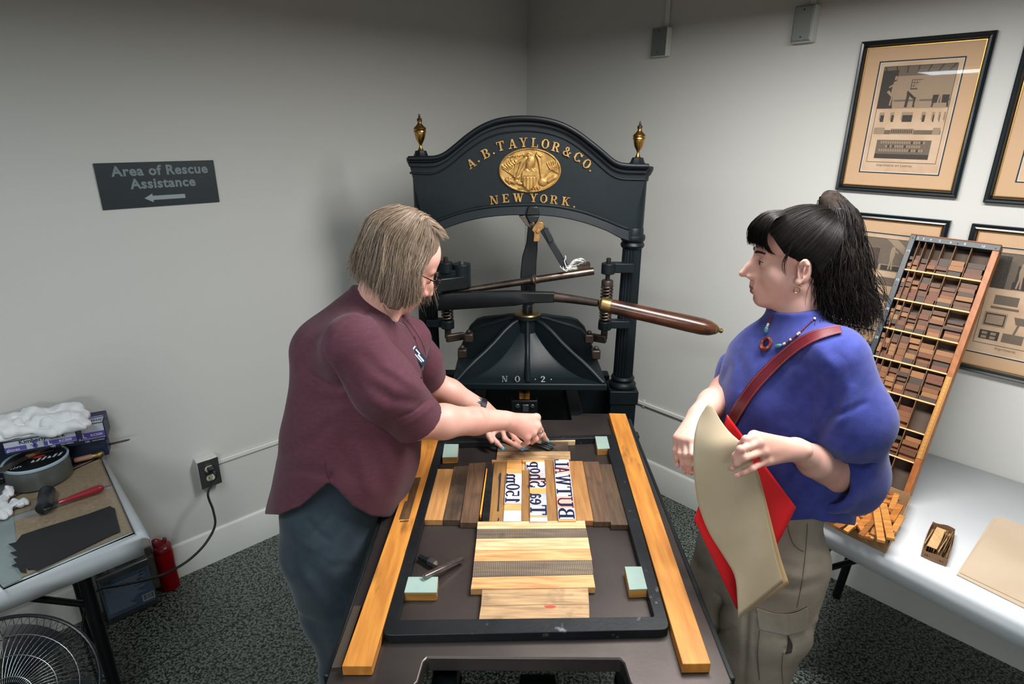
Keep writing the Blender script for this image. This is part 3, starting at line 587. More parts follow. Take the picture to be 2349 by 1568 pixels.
fs = [(idx[i, j], idx[i+1, j], idx[i+1, j+1], idx[i, j+1]) for i in range(gx.shape[0]-1) for j in range(gx.shape[1]-1) if min(idx[i, j], idx[i+1, j], idx[i+1, j+1], idx[i, j+1]) >= 0]
b.add(vs, fs); b.prism([ec+V3(ea*math.cos(a)*1.0, -.0035, eb*math.sin(a)) for a in np.linspace(0, 2*math.pi, 64, endpoint=False)], (0, .006, 0))
b.obj('eagle_emblem', m_goldp, panel, angle=60)
# columns, finials
def zat(y, x=1450, Y=YF): return PY(x, y, Y)[2]
for sx, xc, dz, fx, fy in ((-1, -.336, .012, 247, 437), (1, .461, 0, 2133, 497)):
    yc = 2.30
    zt = Z2(0, 500 if sx < 0 else 566)[2]; zr0, zr1 = zat(543)+dz, zat(571)+dz; zb0, zb1 = zat(868, Y=2.25), zat(896, Y=2.25)
    b = B(); b.lathe([(.036, zr0-.001), (.036, zt-.055), (.041, zt-.05), (.042, zt-.035), (.048, zt-.03), (.053, zt-.018), (.056, zt-.012), (.056, zt-.002), (.052, zt)], (xc, yc, 0), seg=32); b.obj('column_cap', m_iron, PRESS, angle=30)
    b = B(); b.lathe([(.0405, zb0), (.0365, zr1)], (xc, yc, 0), seg=40, flute=.09); b.obj('fluted_column', m_iron, PRESS, angle=20)
    b = B(); b.lathe([(.037, zr1-.006), (.043, zr1), (.046, zr1+.008), (.043, zr1+.016), (.039, zr1+.02), (.045, zr1+.026), (.0475, zr1+.036), (.045, zr1+.046), (.039, zr1+.05), (.038, zr1+.07), (.036, zr1+.074)], (xc, yc, 0), seg=32); b.obj('column_ring', m_iron, PRESS, angle=40)
    b = B(); b.lathe([(.052, zb1), (.056, zb1+.006), (.056, zb1+.016), (.050, zb1+.024), (.044, zb1+.028), (.045, zb1+.034), (.049, zb1+.04), (.045, zb1+.048), (.040, zb1+.052)], (xc, yc, 0), seg=32); b.obj('column_base', m_iron, PRESS, angle=40)
    b = B(); b.box((xc, yc, zb1-.03), (.118, .12, .06)); b.box((xc, yc, (zb1-.06)/2), (.105, .11, zb1-.06)); b.obj('pedestal', m_iron, PRESS, bev=.004)
    f0 = Z2(fx, fy, 2.30); k = .00029*1.0; zf = Z2(fx, 497 if sx < 0 else 555, 2.30)[2]
    pz = abs(Z2(fx, 100, 2.30)[2]-Z2(fx, 200, 2.30)[2])/100
    b = B(); b.lathe([(.030, zf-.012), (.030, zf+.004), (.026, zf+.008), (.020, f0[2])], (f0[0], 2.30, 0), seg=8); fin = b.obj('finial', m_iron, PRESS, angle=30)
    urn = [(26, 0), (28, 4), (24, 10), (18, 24), (13, 40), (14, 52), (17, 60), (26, 76), (40, 100), (48, 130), (52, 150), (52, 160), (59, 166), (58, 176), (54, 182), (60, 192), (54, 205), (38, 218), (26, 232), (20, 244), (18, 252), (25, 258), (26, 264), (19, 270)]
    b = B(); b.lathe([(r*pz, h*pz) for r, h in urn], (f0[0], 2.30, f0[2]), seg=28); b.obj('brass_urn', m_brass, fin, angle=35)
    b = B(); b.lathe([(22*pz, 0), (25*pz, 6*pz), (22*pz, 14*pz), (12*pz, 22*pz), (9*pz, 30*pz), (12*pz, 34*pz), (8*pz, 40*pz), (8*pz, 52*pz), (3*pz, 56*pz)], (f0[0], 2.30, f0[2]+268*pz), seg=16); b.obj('finial_tip', m_rust, fin, angle=40)
# toggle under the arch
b = B(); b.quad([Z2(1160, 1000, YF-.03), Z2(1180, 922, YF-.03), Z2(1268, 922, YF-.03), Z2(1282, 1000, YF-.03)], (0, .12, 0)); b.quad([Z2(1160, 1000, YF-.03), Z2(1282, 1000, YF-.03), Z2(1258, 1060, YF-.03), Z2(1195, 1075, YF-.03)], (0, .1, 0)); b.obj('toggle_block', m_iron2, PRESS, bev=.004)
b = B(); c = Z2(1221, 1075, YF-.04); b.cyl(c, c+V3(0, .1, 0), .0075); b.quad([Z2(1100, 1005, YF-.02), Z2(1160, 1000, YF-.02), Z2(1215, 1120, YF-.02), Z2(1160, 1085, YF-.02)], (0, .03, 0)); b.obj('knuckle_pin', m_raw, PRESS, bev=.002)
b = B(); b.prism([Z2(x, y, YF-.03) for x, y in ((1225, 1100), (1262, 1050), (1312, 1062), (1318, 1110), (1285, 1140), (1282, 1228), (1226, 1228), (1232, 1150), (1212, 1130))], (0, .035, 0)); c = Z2(1266, 1138, YF-.034); b.cyl(c, c+V3(0, .01, 0), .008); b.obj('bronze_toggle', mat('toggle_bronze', 'a98050', .4, .5, base2='7d5c38', nscale=30, rand=False), PRESS, bev=.002)
b = B(); b.prism([Z3(x, y, YF+.015) for x, y in ((822, 150), (892, 190), (892, 330), (884, 420), (876, 640), (866, 745), (772, 745), (762, 540), (776, 400), (808, 290))], (0, .04, 0)); b.obj('toggle_lever', m_iron2, PRESS, bev=.003)
b = B()
p, q = Z3(925, 170, YF-.01), Z3(1098, 462, YF-.03); R = axes(q-p, V3(0, 1, 0)); b.box((p+q)/2, (np.linalg.norm(q-p), .016, .024), R)
p2, q2 = Z3(950, 175, YF-.03), Z3(995, 275, YF-.036); R = axes(q2-p2, V3(0, 1, 0)); b.box((p2+q2)/2, (np.linalg.norm(q2-p2), .02, .02), R); b.obj('diagonal_link', m_iron2, PRESS, bev=.002)
b = B()
cc = Z3(1140, 455, YF-.03)
for k in range(5):
    pts = [Z3(1060+k*14, 470-(k % 2)*10, YF-.05), Z3(1100+k*8, 490-k*4, YF-.058), Z3(1150+k*6, 430-k*5, YF-.054), Z3(1215+k*6, 400+k*5, YF-.03), Z3(1245-k*3, 425+k*4, YF+.01), Z3(1180, 462+k*3, YF+.01), Z3(1100+k*4, 455+k*6, YF-.0)]
    b.tube(smoothpath([p+V3(.004*math.sin(k*2.1+i), -.002*(k%3), .005*math.cos(k*1.7+i*1.3)) for i, p in enumerate(pts)], 6, True), .0011, 6, closed=True)
b.tube(smoothpath([Z3(1110, 470, YF-.05), Z3(1092, 420, YF-.045), Z3(1102, 400, YF-.045), Z3(1098, 378, YF-.045)], 6), .0016, 6)
o = b.obj('white_string', mat('cotton_string', 'd8d6d2', .9), None, angle=180); tag(o, 'white string tied in loops round the diagonal link of the press', 'string')
b = B(); p, q = Z3(215, 657, YF+.005), Z3(1312, 494, YF-.01); d = nrm(q-p); L_ = np.linalg.norm(q-p)
b.lathe([(.009, 0), (.013, L_*.3), (.0145, L_*.57), (.016, L_*.58), (.0215, L_*.59), (.0215, L_*.60), (.016, L_*.612), (.0145, L_*.63), (.0145, L_-.002), (.0135, L_)], p, d, 20); b.box(Z3(1235, 455, YF+.02), (.05, .03, .02), axes(d, (0, 1, 0))); b.obj('pull_rod', m_raw, PRESS, angle=30)
# bar and wooden handle
pa = [A(998, 692, 2.215), A(1090, 687, 2.20), A(1182, 683, 2.19), A(1215, 681, 2.185), A(1272, 681, 2.175), A(1320, 687, 2.155), A(1372, 695, 2.12)]
b = B(); U = V3(0, 0, 1)
hs = [.033, .031, .027, .021, .0185]; ws = [.016, .016, .016, .015, .014]
secs = []
for k in range(5):
    t_ = nrm(pa[min(k+1, 4)]-pa[max(k-1, 0)]); n_ = nrm(np.cross(t_, U)); u_ = np.cross(n_, t_)
    secs.append([pa[k]+n_*ws[k]*i+u_*hs[k]*j for i, j in ((-1, -.8), (-1, .8), (-.8, 1), (.8, 1), (1, .8), (1, -.8), (.8, -1), (-.8, -1))])
b.add([p for s_ in secs for p in s_], [(i*8+k, i*8+(k+1) % 8, i*8+8+(k+1) % 8, i*8+8+k) for i in range(4) for k in range(8)]+[tuple(range(7, -1, -1)), tuple(range(32, 40))])
b.obj('press_bar', m_iron2, PRESS, angle=30)
b = B(); b.tube(smoothpath(pa[4:], 8), [.0185-.0055*i/16 for i in range(17)], 16); barn = b.obj('bar_neck', m_rust, PRESS)
h0, h1 = A(1374, 696, 2.12), A(1657, 759, 2.03); d = nrm(h1-h0); L_ = np.linalg.norm(h1-h0)
b = B(); b.lathe([(.014, .0), (.022, .006), (.0265, .008), (.0275, .012), (.0275, .042), (.0262, .044)], h0, d, 28); b.obj('brass_ferrule', m_brassd, PRESS, angle=30)
b = B(); b.lathe([(.0265, .043), (.0272, .10), (.029, L_*.55), (.0305, L_*.72), (.0305, L_*.84), (.027, L_*.90), (.021, L_*.935), (.019, L_*.94)], h0, d, 32); b.obj('wooden_handle', m_handle, PRESS, angle=40)
b = B(); b.lathe([(.0195, L_*.935), (.018, L_*.95), (.012, L_*.965), (.0075, L_*.972), (.0065, L_*.98), (.009, L_*.984), (.008, L_), (.003, L_+.003)], h0, d, 20); b.obj('brass_tip', m_brassd, PRESS, angle=40)
# spring posts
def springpost(xt, ytop, s, full):
    Y = 2.235; X0 = A(xt, 650, Y)[0]
    z = lambda y: PY(1450, 470+y/3.2625, Y)[2]
    cx = .461 if s > 0 else -.336
    for y0, y1 in ((435, 515), (868, 930)):
        zz0, zz1 = z(y1), z(y0); b = B(); b.cyl((X0, Y, zz0), (X0, Y, zz1), .026, seg=20); b.box(((X0+cx)/2, Y+.02, (zz0+zz1)/2), (abs(cx-X0), .04, (zz1-zz0)*.9)); b.obj('spring_bracket', m_iron, PRESS, bev=.003)
    b = B(); b.lathe([(.0085, z(960)), (.0085, z(420)), (.009, z(415)), (.009, z(400)), (.005, z(396))], (X0, Y, 0), seg=14); b.lathe([(.017, z(610)), (.0225, z(605)), (.0225, z(570)), (.02, z(562)), (.010, z(560))], (X0, Y, 0), seg=20); b.obj('spring_rod', m_rust, PRESS, angle=40)
    z0_, z1_ = z(868), z(605); n = 11
    b = B(); b.tube([(X0+.0205*math.cos(2*math.pi*n*i/220), Y+.0205*math.sin(2*math.pi*n*i/220), z0_+(z1_-z0_)*i/220) for i in range(221)], .0042, 6); b.obj('coil_spring', m_raw, PRESS, angle=180)
    b = B(); zz = z(975); b.box((X0, Y, zz+.01), (.024, .024, .05)); b.box((X0-s*.03, Y-.02, zz-.005), (.075, .02, .03), ROTZ(-s*.5)); b.obj('hook', m_rust, PRESS, bev=.004)
springpost(1393, 592, 1, True); springpost(1024, 592, -1, True)
b = B(); p = A(1058, 604, 2.25); b.cyl((p[0], p[1], p[2]-.09), (p[0], p[1], p[2]), .036, seg=28); b.box((p[0]-.04, p[1], p[2]-.05), (.09, .06, .06)); b.obj('fulcrum_block', m_iron, PRESS, bev=.003)
b = B(); b.cyl(p, p+V3(0, 0, .012), .0095, seg=6); b.obj('hinge_bolt', m_steel, PRESS)
b = B(); p = A(1020, 650, 2.2); b.box(p, (.16, .05, .05), ROTZ(.5)); b.obj('bar_link', m_iron2, PRESS, bev=.004)
# platen
PX0, PX1, PY0, PY1 = -.222, .352, 2.03, 2.47; pzb = PY(1200, 895, PY0)[2]; pzt = pzb+.026
hub = A(1210, 722, 2.265); hz = hub[2]-.004; hx, hy = hub[0], 2.265; hr = .05
b = B(); b.box(((PX0+PX1)/2, (PY0+PY1)/2, (pzb+pzt)/2), (PX1-PX0, PY1-PY0, pzt-pzb)); platen = b.obj('platen', m_iron, PRESS, bev=.004)
b = B(); nR, nA = 14, 64; vs = []; fs = []
for i in range(nR+1):
    s_ = i/nR
    for k in range(nA):
        a = 2*math.pi*k/nA; ca, sa = math.cos(a), math.sin(a)
        ex_ = (PX1-.02-hx if ca > 0 else hx-PX0-.02); ey_ = (PY1-.02-hy if sa > 0 else hy-PY0-.02); m_ = max(abs(ca)/ex_, abs(sa)/ey_); ro = 1/m_
        r = hr*.8+(ro-hr*.8)*s_; h = (1-s_)**2.4*.75
        vs.append((hx+ca*r, hy+sa*r, pzt-.004+(hz-pzt)*h))
for i in range(nR):
    for k in range(nA): fs.append((i*nA+k, i*nA+(k+1) % nA, (i+1)*nA+(k+1) % nA, (i+1)*nA+k))
b.add(vs, fs); b.lathe([(hr*.9, hz-.10), (hr*.9, hz-.004), (hr*1.12, hz-.004), (hr*1.12, hz+.006), (hr*.9, hz+.008)], (hx, hy, 0), seg=40); b.obj('platen_web', m_iron, PRESS, angle=50)
def ribb(x1, y1, prof, w=.016):
    a = V3(hx, hy, 0); e = V3(x1, y1, 0); d = nrm(e-a); L_ = np.linalg.norm(e-a); n_ = np.cross(d, V3(0, 0, 1))*w/2; q = B()
    top = [a+d*(hr*.8+(L_-hr*.8)*u)+V3(0, 0, pzt+(hz-pzt)*h) for u, h in prof]; bot = [V3(p[0], p[1], pzt-.005) for p in top]
    q.strip([p-n_ for p in top], [p-n_ for p in bot], n_*2); q.tube([p for p in top], .0095, 8); q.obj('platen_rib', m_iron, PRESS, angle=50)
S1 = [(0, .96), (.12, .90), (.25, .78), (.4, .60), (.55, .45), (.7, .32), (.85, .17), (.95, .05), (1, .0)]
S2 = [(0, .97), (.15, .93), (.3, .86), (.45, .80), (.6, .74), (.72, .66), (.84, .48), (.93, .22), (1, .0)]
S0 = [(0, .96), (.1, .6), (.2, .4), (.35, .26), (.5, .16), (.7, .08), (.9, .03), (1, .0)]
ribb(hx, PY0+.008, S0, .02); ribb(hx, PY1-.01, S0, .02)
for x_ in (PX0+.012, PX1-.012): ribb(x_, PY0+.012, S1); ribb(x_, PY1-.012, S2); ribb(x_, hy+.03, S2)
b = B(); b.lathe([(hr*1.0, hz+.004), (hr*1.05, hz+.010), (hr*.98, hz+.015), (.02, hz+.016)], (hx, hy, 0), seg=40); b.obj('brass_hub_plate', m_brassd, PRESS, angle=40)
b = B(); b.lathe([(.021, hz+.013), (.021, hz+.042), (.018, hz+.046), (.0085, hz+.047), (.0085, hz+.12)], (hx, hy, 0), seg=24); b.obj('spindle', m_iron2, PRESS, angle=40)
for x_, s in ((PX0+.055, -1), (PX1-.055, 1)):
    for yy in (0, .06):
        z_ = pzt+.145-yy*.7; b = B(); b.box((x_+s*yy*.35, 2.19-yy, z_-.02), (.034, .034, .036)); b.cyl((x_+s*yy*.35, 2.185-yy, z_-.005), (x_+s*yy*.35, 2.185-yy, z_+.012), .011, seg=6); b.obj('hook_clamp', m_rust, PRESS, bev=.006)
b = B()
for c, x in (('N', 645), ('O', 740), ('.', 872), ('2', 930), ('.', 990)):
    b = B(); g = Z3(x, 1330, PY0+.03); putglyph(b, c, V3(g[0], PY0+.024, pzt+.009 if c != '.' else pzt+.018), EX, V3(0, .72, .69), .024, V3(0, -.0012, .0012)); b.obj('raised_letter', mat('worn_letter_edge', '4a5052', .4, .5, rand=False), platen, angle=20)
# base body below the platen
b = B(); b.box((.063, 2.42, .45), (.72, .06, .8)); b.obj('back_plate', m_iron, PRESS, bev=.004)
b = B(); b.box((.063, 2.30, .17), (.75, .12, .12)); b.obj('lower_tie', m_iron, PRESS, bev=.006)
for x_ in (-.13, .25): b = B(); b.box((x_, 1.62, .79), (.05, 1.62, .07)); b.obj('bed_track', m_iron2, PRESS, bev=.004)
for x_ in (-.13, .25): b = B(); b.lathe([(.035, 0), (.03, .03), (.02, .06), (.018, .5), (.022, .70), (.03, .757)], (x_, .95, 0), seg=20); b.obj('front_leg', m_iron, PRESS)
b = B(); b.cyl((-.2, .95, .70), (.32, .95, .70), .018); b.cyl((.02, .95, .70), (.1, .95, .70), .05); b.obj('girth_drum', m_iron2, PRESS, bev=.003)
for y_, nm in ((2.05, 0),):
    q = A(1203, 920, 2.07); b = B(); b.box((q[0], 2.07, q[2]-.02), (.1, .03, .06)); kb = b.obj('gallows_bracket', m_iron2, PRESS, bev=.004)
    b = B(); b.cyl((q[0]-.026, 2.05, q[2]-.012), (q[0]-.026, 2.057, q[2]-.012), .009); b.cyl((q[0]+.03, 2.05, q[2]-.012), (q[0]+.03, 2.057, q[2]-.012), .008); b.box((q[0]+.004, 2.052, q[2]-.02), (.024, .006, .03)); b.obj('bracket_bolt', m_steel_d, kb, bev=.002)
    b = B(); b.box((q[0], 2.08, q[2]+.022), (.04, .03, .024)); b.obj('wood_stop', m_plank, PRESS, bev=.002)
# bed
ZB = .897
bp = lambda x, y, z=ZB: PZ(x, y, z)
nl, nr_ = bp(973, 1507), bp(1427, 1501); YFr = .815
bx0, bx1 = -.335, .408
outl = [(bx0, YFr), (nl[0]-.012, YFr), (nl[0]-.004, YFr+.01), (nl[0], nl[1]-.01), (nl[0]+.006, nl[1]), (nr_[0]-.006, nl[1]), (nr_[0], nl[1]-.01), (nr_[0]+.004, YFr+.01), (nr_[0]+.012, YFr), (bx1-.012, YFr), (bx1, YFr+.012),
        (bx1, 1.918), (bx1-.012, 1.93), (.262, 1.93), (.236, 1.913), (.21, 1.913), (.21, 1.878), (-.15, 1.878), (-.15, 1.913), (-.18, 1.913), (-.2, 1.93), (bx0+.012, 1.93), (bx0, 1.918)]
b = B(); b.prism([V3(x, y, ZB-.035) for x, y in outl], (0, 0, .035)); bed = b.obj('press_bed', m_bedm, PRESS, bev=.003)
b = B(); b.box((bx1+.006, 1.37, ZB-.02), (.012, 1.06, .03)); b.obj('bed_lip', m_iron2, PRESS, bev=.003)
b = B(); b.box((bx0-.006, 1.37, ZB-.02), (.012, 1.06, .03)); b.obj('bed_lip', m_iron2, PRESS, bev=.003)
b = B(); b.box((bx1+.014, 1.80, ZB-.03), (.014, .03, .04)); b.obj('bed_lug', m_iron2, PRESS, bev=.003)
for x0, x1 in ((.245, .30), (-.235, -.165)): b = B(); b.box(((x0+x1)/2, YFr+.0, ZB-.022), (x1-x0, .02, .024)); b.obj('corner_ledge', m_iron2, PRESS, bev=.003)
ro0, ro1 = PY(1541, 1556, .79), PY(1664, 1556, .79)
zr = ZB-.030; yr = .782
xa = lambda x: PZ(x, 1556, zr)[0]
b = B(); b.cyl((xa(720), yr, zr), (xa(1664), yr, zr), .0125, seg=20); b.box(((xa(720)+xa(1664))/2, yr+.008, zr-.02), (xa(1664)-xa(720), .016, .02)); hr_ = b.obj('hinge_bar', m_iron, PRESS, bev=.002)
for x0, x1 in ((1541, 1600), (760, 853)):
    b = B(); b.cyl((xa(x0), yr, zr), (xa(x1), yr, zr), .0168, seg=28); b.obj('hinge_collar', mat('collar_steel', '2a2f33', .18, .8, rand=False), PRESS, bev=.002)
b = B(); b.cyl((xa(1602), yr, zr), (xa(1664), yr, zr), .0165, seg=28); b.obj('hinge_collar', m_iron, PRESS, bev=.002)
# gutter planks on the bed rails
ZP = .9205
def plank(q4, z, th, m, name, label, cat, group=None, bev=.0012):
    c = [PZ(x, y, z) for x, y in q4]; b = B(); b.quad(c, (0, 0, -th)); o = b.obj(name, m, None, bev=bev, smooth=True); return tag(o, label, cat, group)
plank([(784, 1527), (852.5, 1527), (1020, 957), (985, 957)], ZP, .0225, m_plank, 'rail_plank', 'orange wood plank along the left edge of the press bed beside trousers', 'plank', 'wooden rail planks on the press bed')
plank([(1566, 1522), (1631, 1521), (1435, 948), (1397, 947)], ZP, .0225, m_plank, 'rail_plank', 'orange wood plank along the right edge of the press bed, dark stains', 'plank', 'wooden rail planks on the press bed')
m_dkpl = mat('dark_inked_wood', '3a2f25', .55, base2='241f1b', nscale=6, stretch=(5, .8, 2))
b = B(); b.quad([PZ(760, 1530, .905), PZ(783, 1528, .905), PZ(829, 1388, .905), PZ(811, 1388, .905)], (0, 0, -.012)); b.obj('side_board', m_dkpl, PRESS, bev=.001)
# ================================================================ chase and the forme locked up in it
m_chase = mat('chase_iron', '1d2023', .42, .6, base2='2a2c2e', nscale=9, base3='6a6d70', n3scale=34, n3lo=.66, n3hi=.76, bump=.12, bscale=130, rand=False)
def W(name, base, base2, st, b3=None, lo=.58, hi=.72, **k): return mat(name, base, .55, base2=base2, nscale=13, ndetail=7, stretch=st, base3=b3, n3scale=k.pop('n3', 9.), n3lo=lo, n3hi=hi, bump=.08, bscale=140, **k)
hX, vY = (.8, 9, 4), (9, .8, 4)
m_lx = W('maple_across', 'd9b88f', 'b98f63', hX); m_ox = W('golden_maple_across', 'cda06c', 'a9794a', hX); m_ly = W('maple_along', 'd9b17c', 'c2935a', vY)
m_rib = W('grooved_grey_wood', '85715b', '5f5245', hX, '2c2825', .62, .74, wave=(75, .4, (1, 0, 0), '3f362d')); m_stx = W('stained_maple', 'b8956b', '8c6f50', hX, '37302b', .52, .68)
m_my = W('brown_wood_along', '8f6839', '7a5630', vY, '3b2d20', .66, .76); m_my2 = W('mid_wood_along', '9c6f40', '84592f', vY); m_dy = W('dark_wood_along', '54402e', '3e2f23', vY, '2a211a', .55, .7); m_dy2 = W('dark_red_wood_along', '624734', '4a3626', vY, '2d231b', .6, .72); m_ly2 = W('old_maple_along', 'b88550', 'a1703f', vY, '4d3824', .66, .76)
m_oran = mat('orange_strip', 'ef9a3a', .5); m_gauge = mat('inked_steel', '2a2f33', .3, .8, base2='3d4347', nscale=30)
ZF, ZT = .9135, .9203
gF = 'wooden furniture locked in the chase'
def furn(q, m, label, z=ZF, name='furniture_block', cat='wood block', bev=.0006, grp=gF, bot=ZB+.0004):
    b = B(); b.quad([PZ(x, y, z) for x, y in q], (0, 0, bot-z)); return tag(b.obj(name, m, None, bev=bev, seg=1), label, cat, grp)
# chase
zc_ = .918; o4 = [(876, 1457), (1538, 1443), (1411, 995), (1004, 1008)]; i4 = [(912, 1421), (1501, 1413.5), (1387, 1003.5), (1020, 1015)]
O = [PZ(*p, zc_) for p in o4]; I_ = [PZ(*p, zc_) for p in i4]
def rc(P, r, n=6):
    out = []
    for k in range(4):
        p = P[k]; a = p+nrm(P[k-1]-p)*r; c = p+nrm(P[(k+1) % 4]-p)*r
        for i in range(n+1): t_ = i/n; out.append((1-t_)**2*a+2*t_*(1-t_)*p+t_*t_*c)
    return out
Oo, Ii = rc(O, .02), rc(I_, .006); n = len(Oo); dz = V3(0, 0, ZB+.0004-zc_)
b = B(); b.add(Oo+Ii+[p+dz for p in Oo]+[p+dz for p in Ii], [f for k in range(n) for j in [(k+1) % n] for f in ((k, j, n+j, n+k), (k, 2*n+k, 2*n+j, j), (n+k, n+j, 3*n+j, 3*n+k), (2*n+k, 3*n+k, 3*n+j, 2*n+j))])
tag(b.obj('chase', m_chase, None, bev=.0012), 'black iron chase frame lying on the press bed around the wood type', 'chase')
# bars of furniture across
E_ = 'pale wood bar across the forme, '
H = [((1095.7, 1195.5), (1341.6, 1193.5)), ((1094.3, 1212.6), (1344.3, 1211)), ((1092.7, 1235), (1349, 1232)), ((1090, 1261.7), (1353.4, 1258.5)), ((1087, 1287), (1358.3, 1283.8)), ((1083.7, 1323), (1360.8, 1317.3)), ((1079.6, 1350.8), (1365.7, 1346.7))]
HM = [(m_lx, 'pale wood bar directly below the wood type columns, small dark nail mark', ZF), (m_rib, 'grooved grey wood bar with black ink stain, second below the type', ZF-.001), (m_lx, 'cleanest pale maple bar, third below the type columns', ZF), (m_ox, 'golden maple bar, fourth below the type columns', ZF-.0005), (m_rib, 'wide grooved grey wood bar, fifth below the type columns', ZF-.001), (m_ox, 'widest golden wood bar, sixth below the type columns', ZF)]
for k, (m, l, z) in enumerate(HM):
    a, c = H[k], H[k+1]; e = .5; furn([a[0], a[1], (c[1][0], c[1][1]-e), (c[0][0], c[0][1]-e)], m, l, z)
furn([(1106, 1351.5), (1349.3, 1348), (1351.4, 1384.3), (1103.3, 1388.4)], m_stx, 'stained pale wood bar, second from the front end of the forme', ZF-.002)
q = [(1103, 1389), (1351.5, 1385), (1352.2, 1419), (1098, 1423)]
fb = furn(q, m_stx, 'front-most stained wood bar with a red ink spot, against the chase', ZF-.002)
b = B(); c = PZ(1262, 1391, ZF-.0019); b.prism([c+V3(.012*math.cos(a)*(1+.2*math.sin(3*a)), .004*math.sin(a), 0) for a in np.linspace(0, 6.28, 15)[:-1]], (0, 0, .0003)); b.obj('ink_spot', mat('red_ink', 'b3392c', .5), fb, smooth=False)
furn([(1140.5, 1036), (1307.8, 1034.5), (1308.6, 1053), (1138.5, 1054)], m_stx, 'stained wood bar just above the wood type columns')
furn([(1143, 1011), (1302.7, 1010), (1304, 1034), (1141, 1035.5)], W('black_stained_wood', '6b553f', '4a3c30', hX, '1e1c1b', .5, .64), 'blackened wood bar under the working hands', ZF-.001)
furn([(1146, 1004.8), (1319, 1004.5), (1319.6, 1011), (1145, 1011.5)], m_lx, 'thin pale wood bar farthest back, against the chase', ZF)
# columns at the sides
furn([(1003.7, 1074.8), (1040.2, 1074.8), (1015.4, 1191.8), (973.4, 1191.8)], m_ly2, 'light wood block leftmost beside the left chase bar')
furn([(1041, 1070), (1075, 1067), (1055, 1192), (1016.5, 1192)], m_dy, 'dark brown wood block second from left inside the chase')
furn([(1075.8, 1062), (1114, 1060), (1096.5, 1198), (1055.8, 1198)], m_dy2, 'dark reddish wood block left of the orange strip')
furn([(1337, 1058), (1373.5, 1058), (1401, 1196), (1362.6, 1196)], m_dy2, 'dark reddish wood block second from the right chase bar', ZF-.001)
furn([(1374.3, 1064), (1408, 1064), (1444, 1203), (1402, 1203)], m_dy, 'dark brown wood block with black ink mark, against right chase bar', ZF-.001)
furn([(1304.8, 1056.6), (1336.3, 1056.6), (1361.6, 1193.5), (1321.5, 1193.5)], m_my2, 'mid brown wood block right of the BUTWAL type column')
furn([(1115.4, 1074), (1118, 1074), (1104, 1179), (1100.4, 1179)], m_oran, 'thin bright orange strip beside the black steel gauge', ZF+.003, 'reglet', 'strip')
t = furn([(1118.3, 1067), (1133, 1067), (1121.4, 1194.3), (1105.5, 1194.3)], m_gauge, 'black inked steel bar with a hole, left of the numeral column', ZF+.002, 'steel_bar', 'steel bar')
b = B(); c = PZ(1119, 1125, ZF+.002); b.cyl(c, c+V3(0, 0, .0006), .0035, seg=14); b.obj('hole', m_blk, t, smooth=False)
f = furn([(1133.6, 1058), (1162.3, 1058), (1153.6, 1194.6), (1122, 1194.6)], m_my, 'brown wood block with long black ink stroke, left of numeral column')
b = B(); b.prism([PZ(1080+x/7.34, 1030+y/7.34, ZF+.0001) for x, y in ((485, 400), (515, 400), (505, 560), (480, 850), (475, 1045), (440, 1045), (460, 850), (470, 560), (465, 470))], (0, 0, .0003)); b.obj('ink_stroke', mat('dried_ink', '20242c', .45), f, smooth=False)
b = B(); b.prism([PZ(1080+x/7.34, 1030+y/7.34, ZF+.0001) for x, y in ((462, 1150), (480, 1165), (470, 1205), (445, 1205))], (0, 0, .0003)); b.obj('ink_stroke', MATS['dried_ink'], f, smooth=False)
furn([(1127.8, 1053.8), (1163, 1054.2), (1163, 1057.8), (1128.6, 1058)], m_ox, 'thin golden strip at the top left of the type area', ZF)
Z5 = lambda x, y, z: PZ(1080+x/7.34, 1030+y/7.34, z)
def q5(a, b_, c, d): return [(1080+x/7.34, 1030+y/7.34) for x, y in (a, b_, c, d)]
furn(q5((861, 350), (988, 352), (994, 1207), (850, 1207)), m_my, 'brown wood block between the numeral column and the Tea Shop column', ZF)
furn(q5((863, 243), (924, 243), (922, 346), (860, 346)), m_ox, 'small square wood block at the head of the numeral gap', ZF+.001)
furn(q5((1243, 175), (1393, 172), (1474, 1205), (1294, 1205)), m_my, 'brown wood block between the Tea Shop column and the BUTWAL column', ZF)
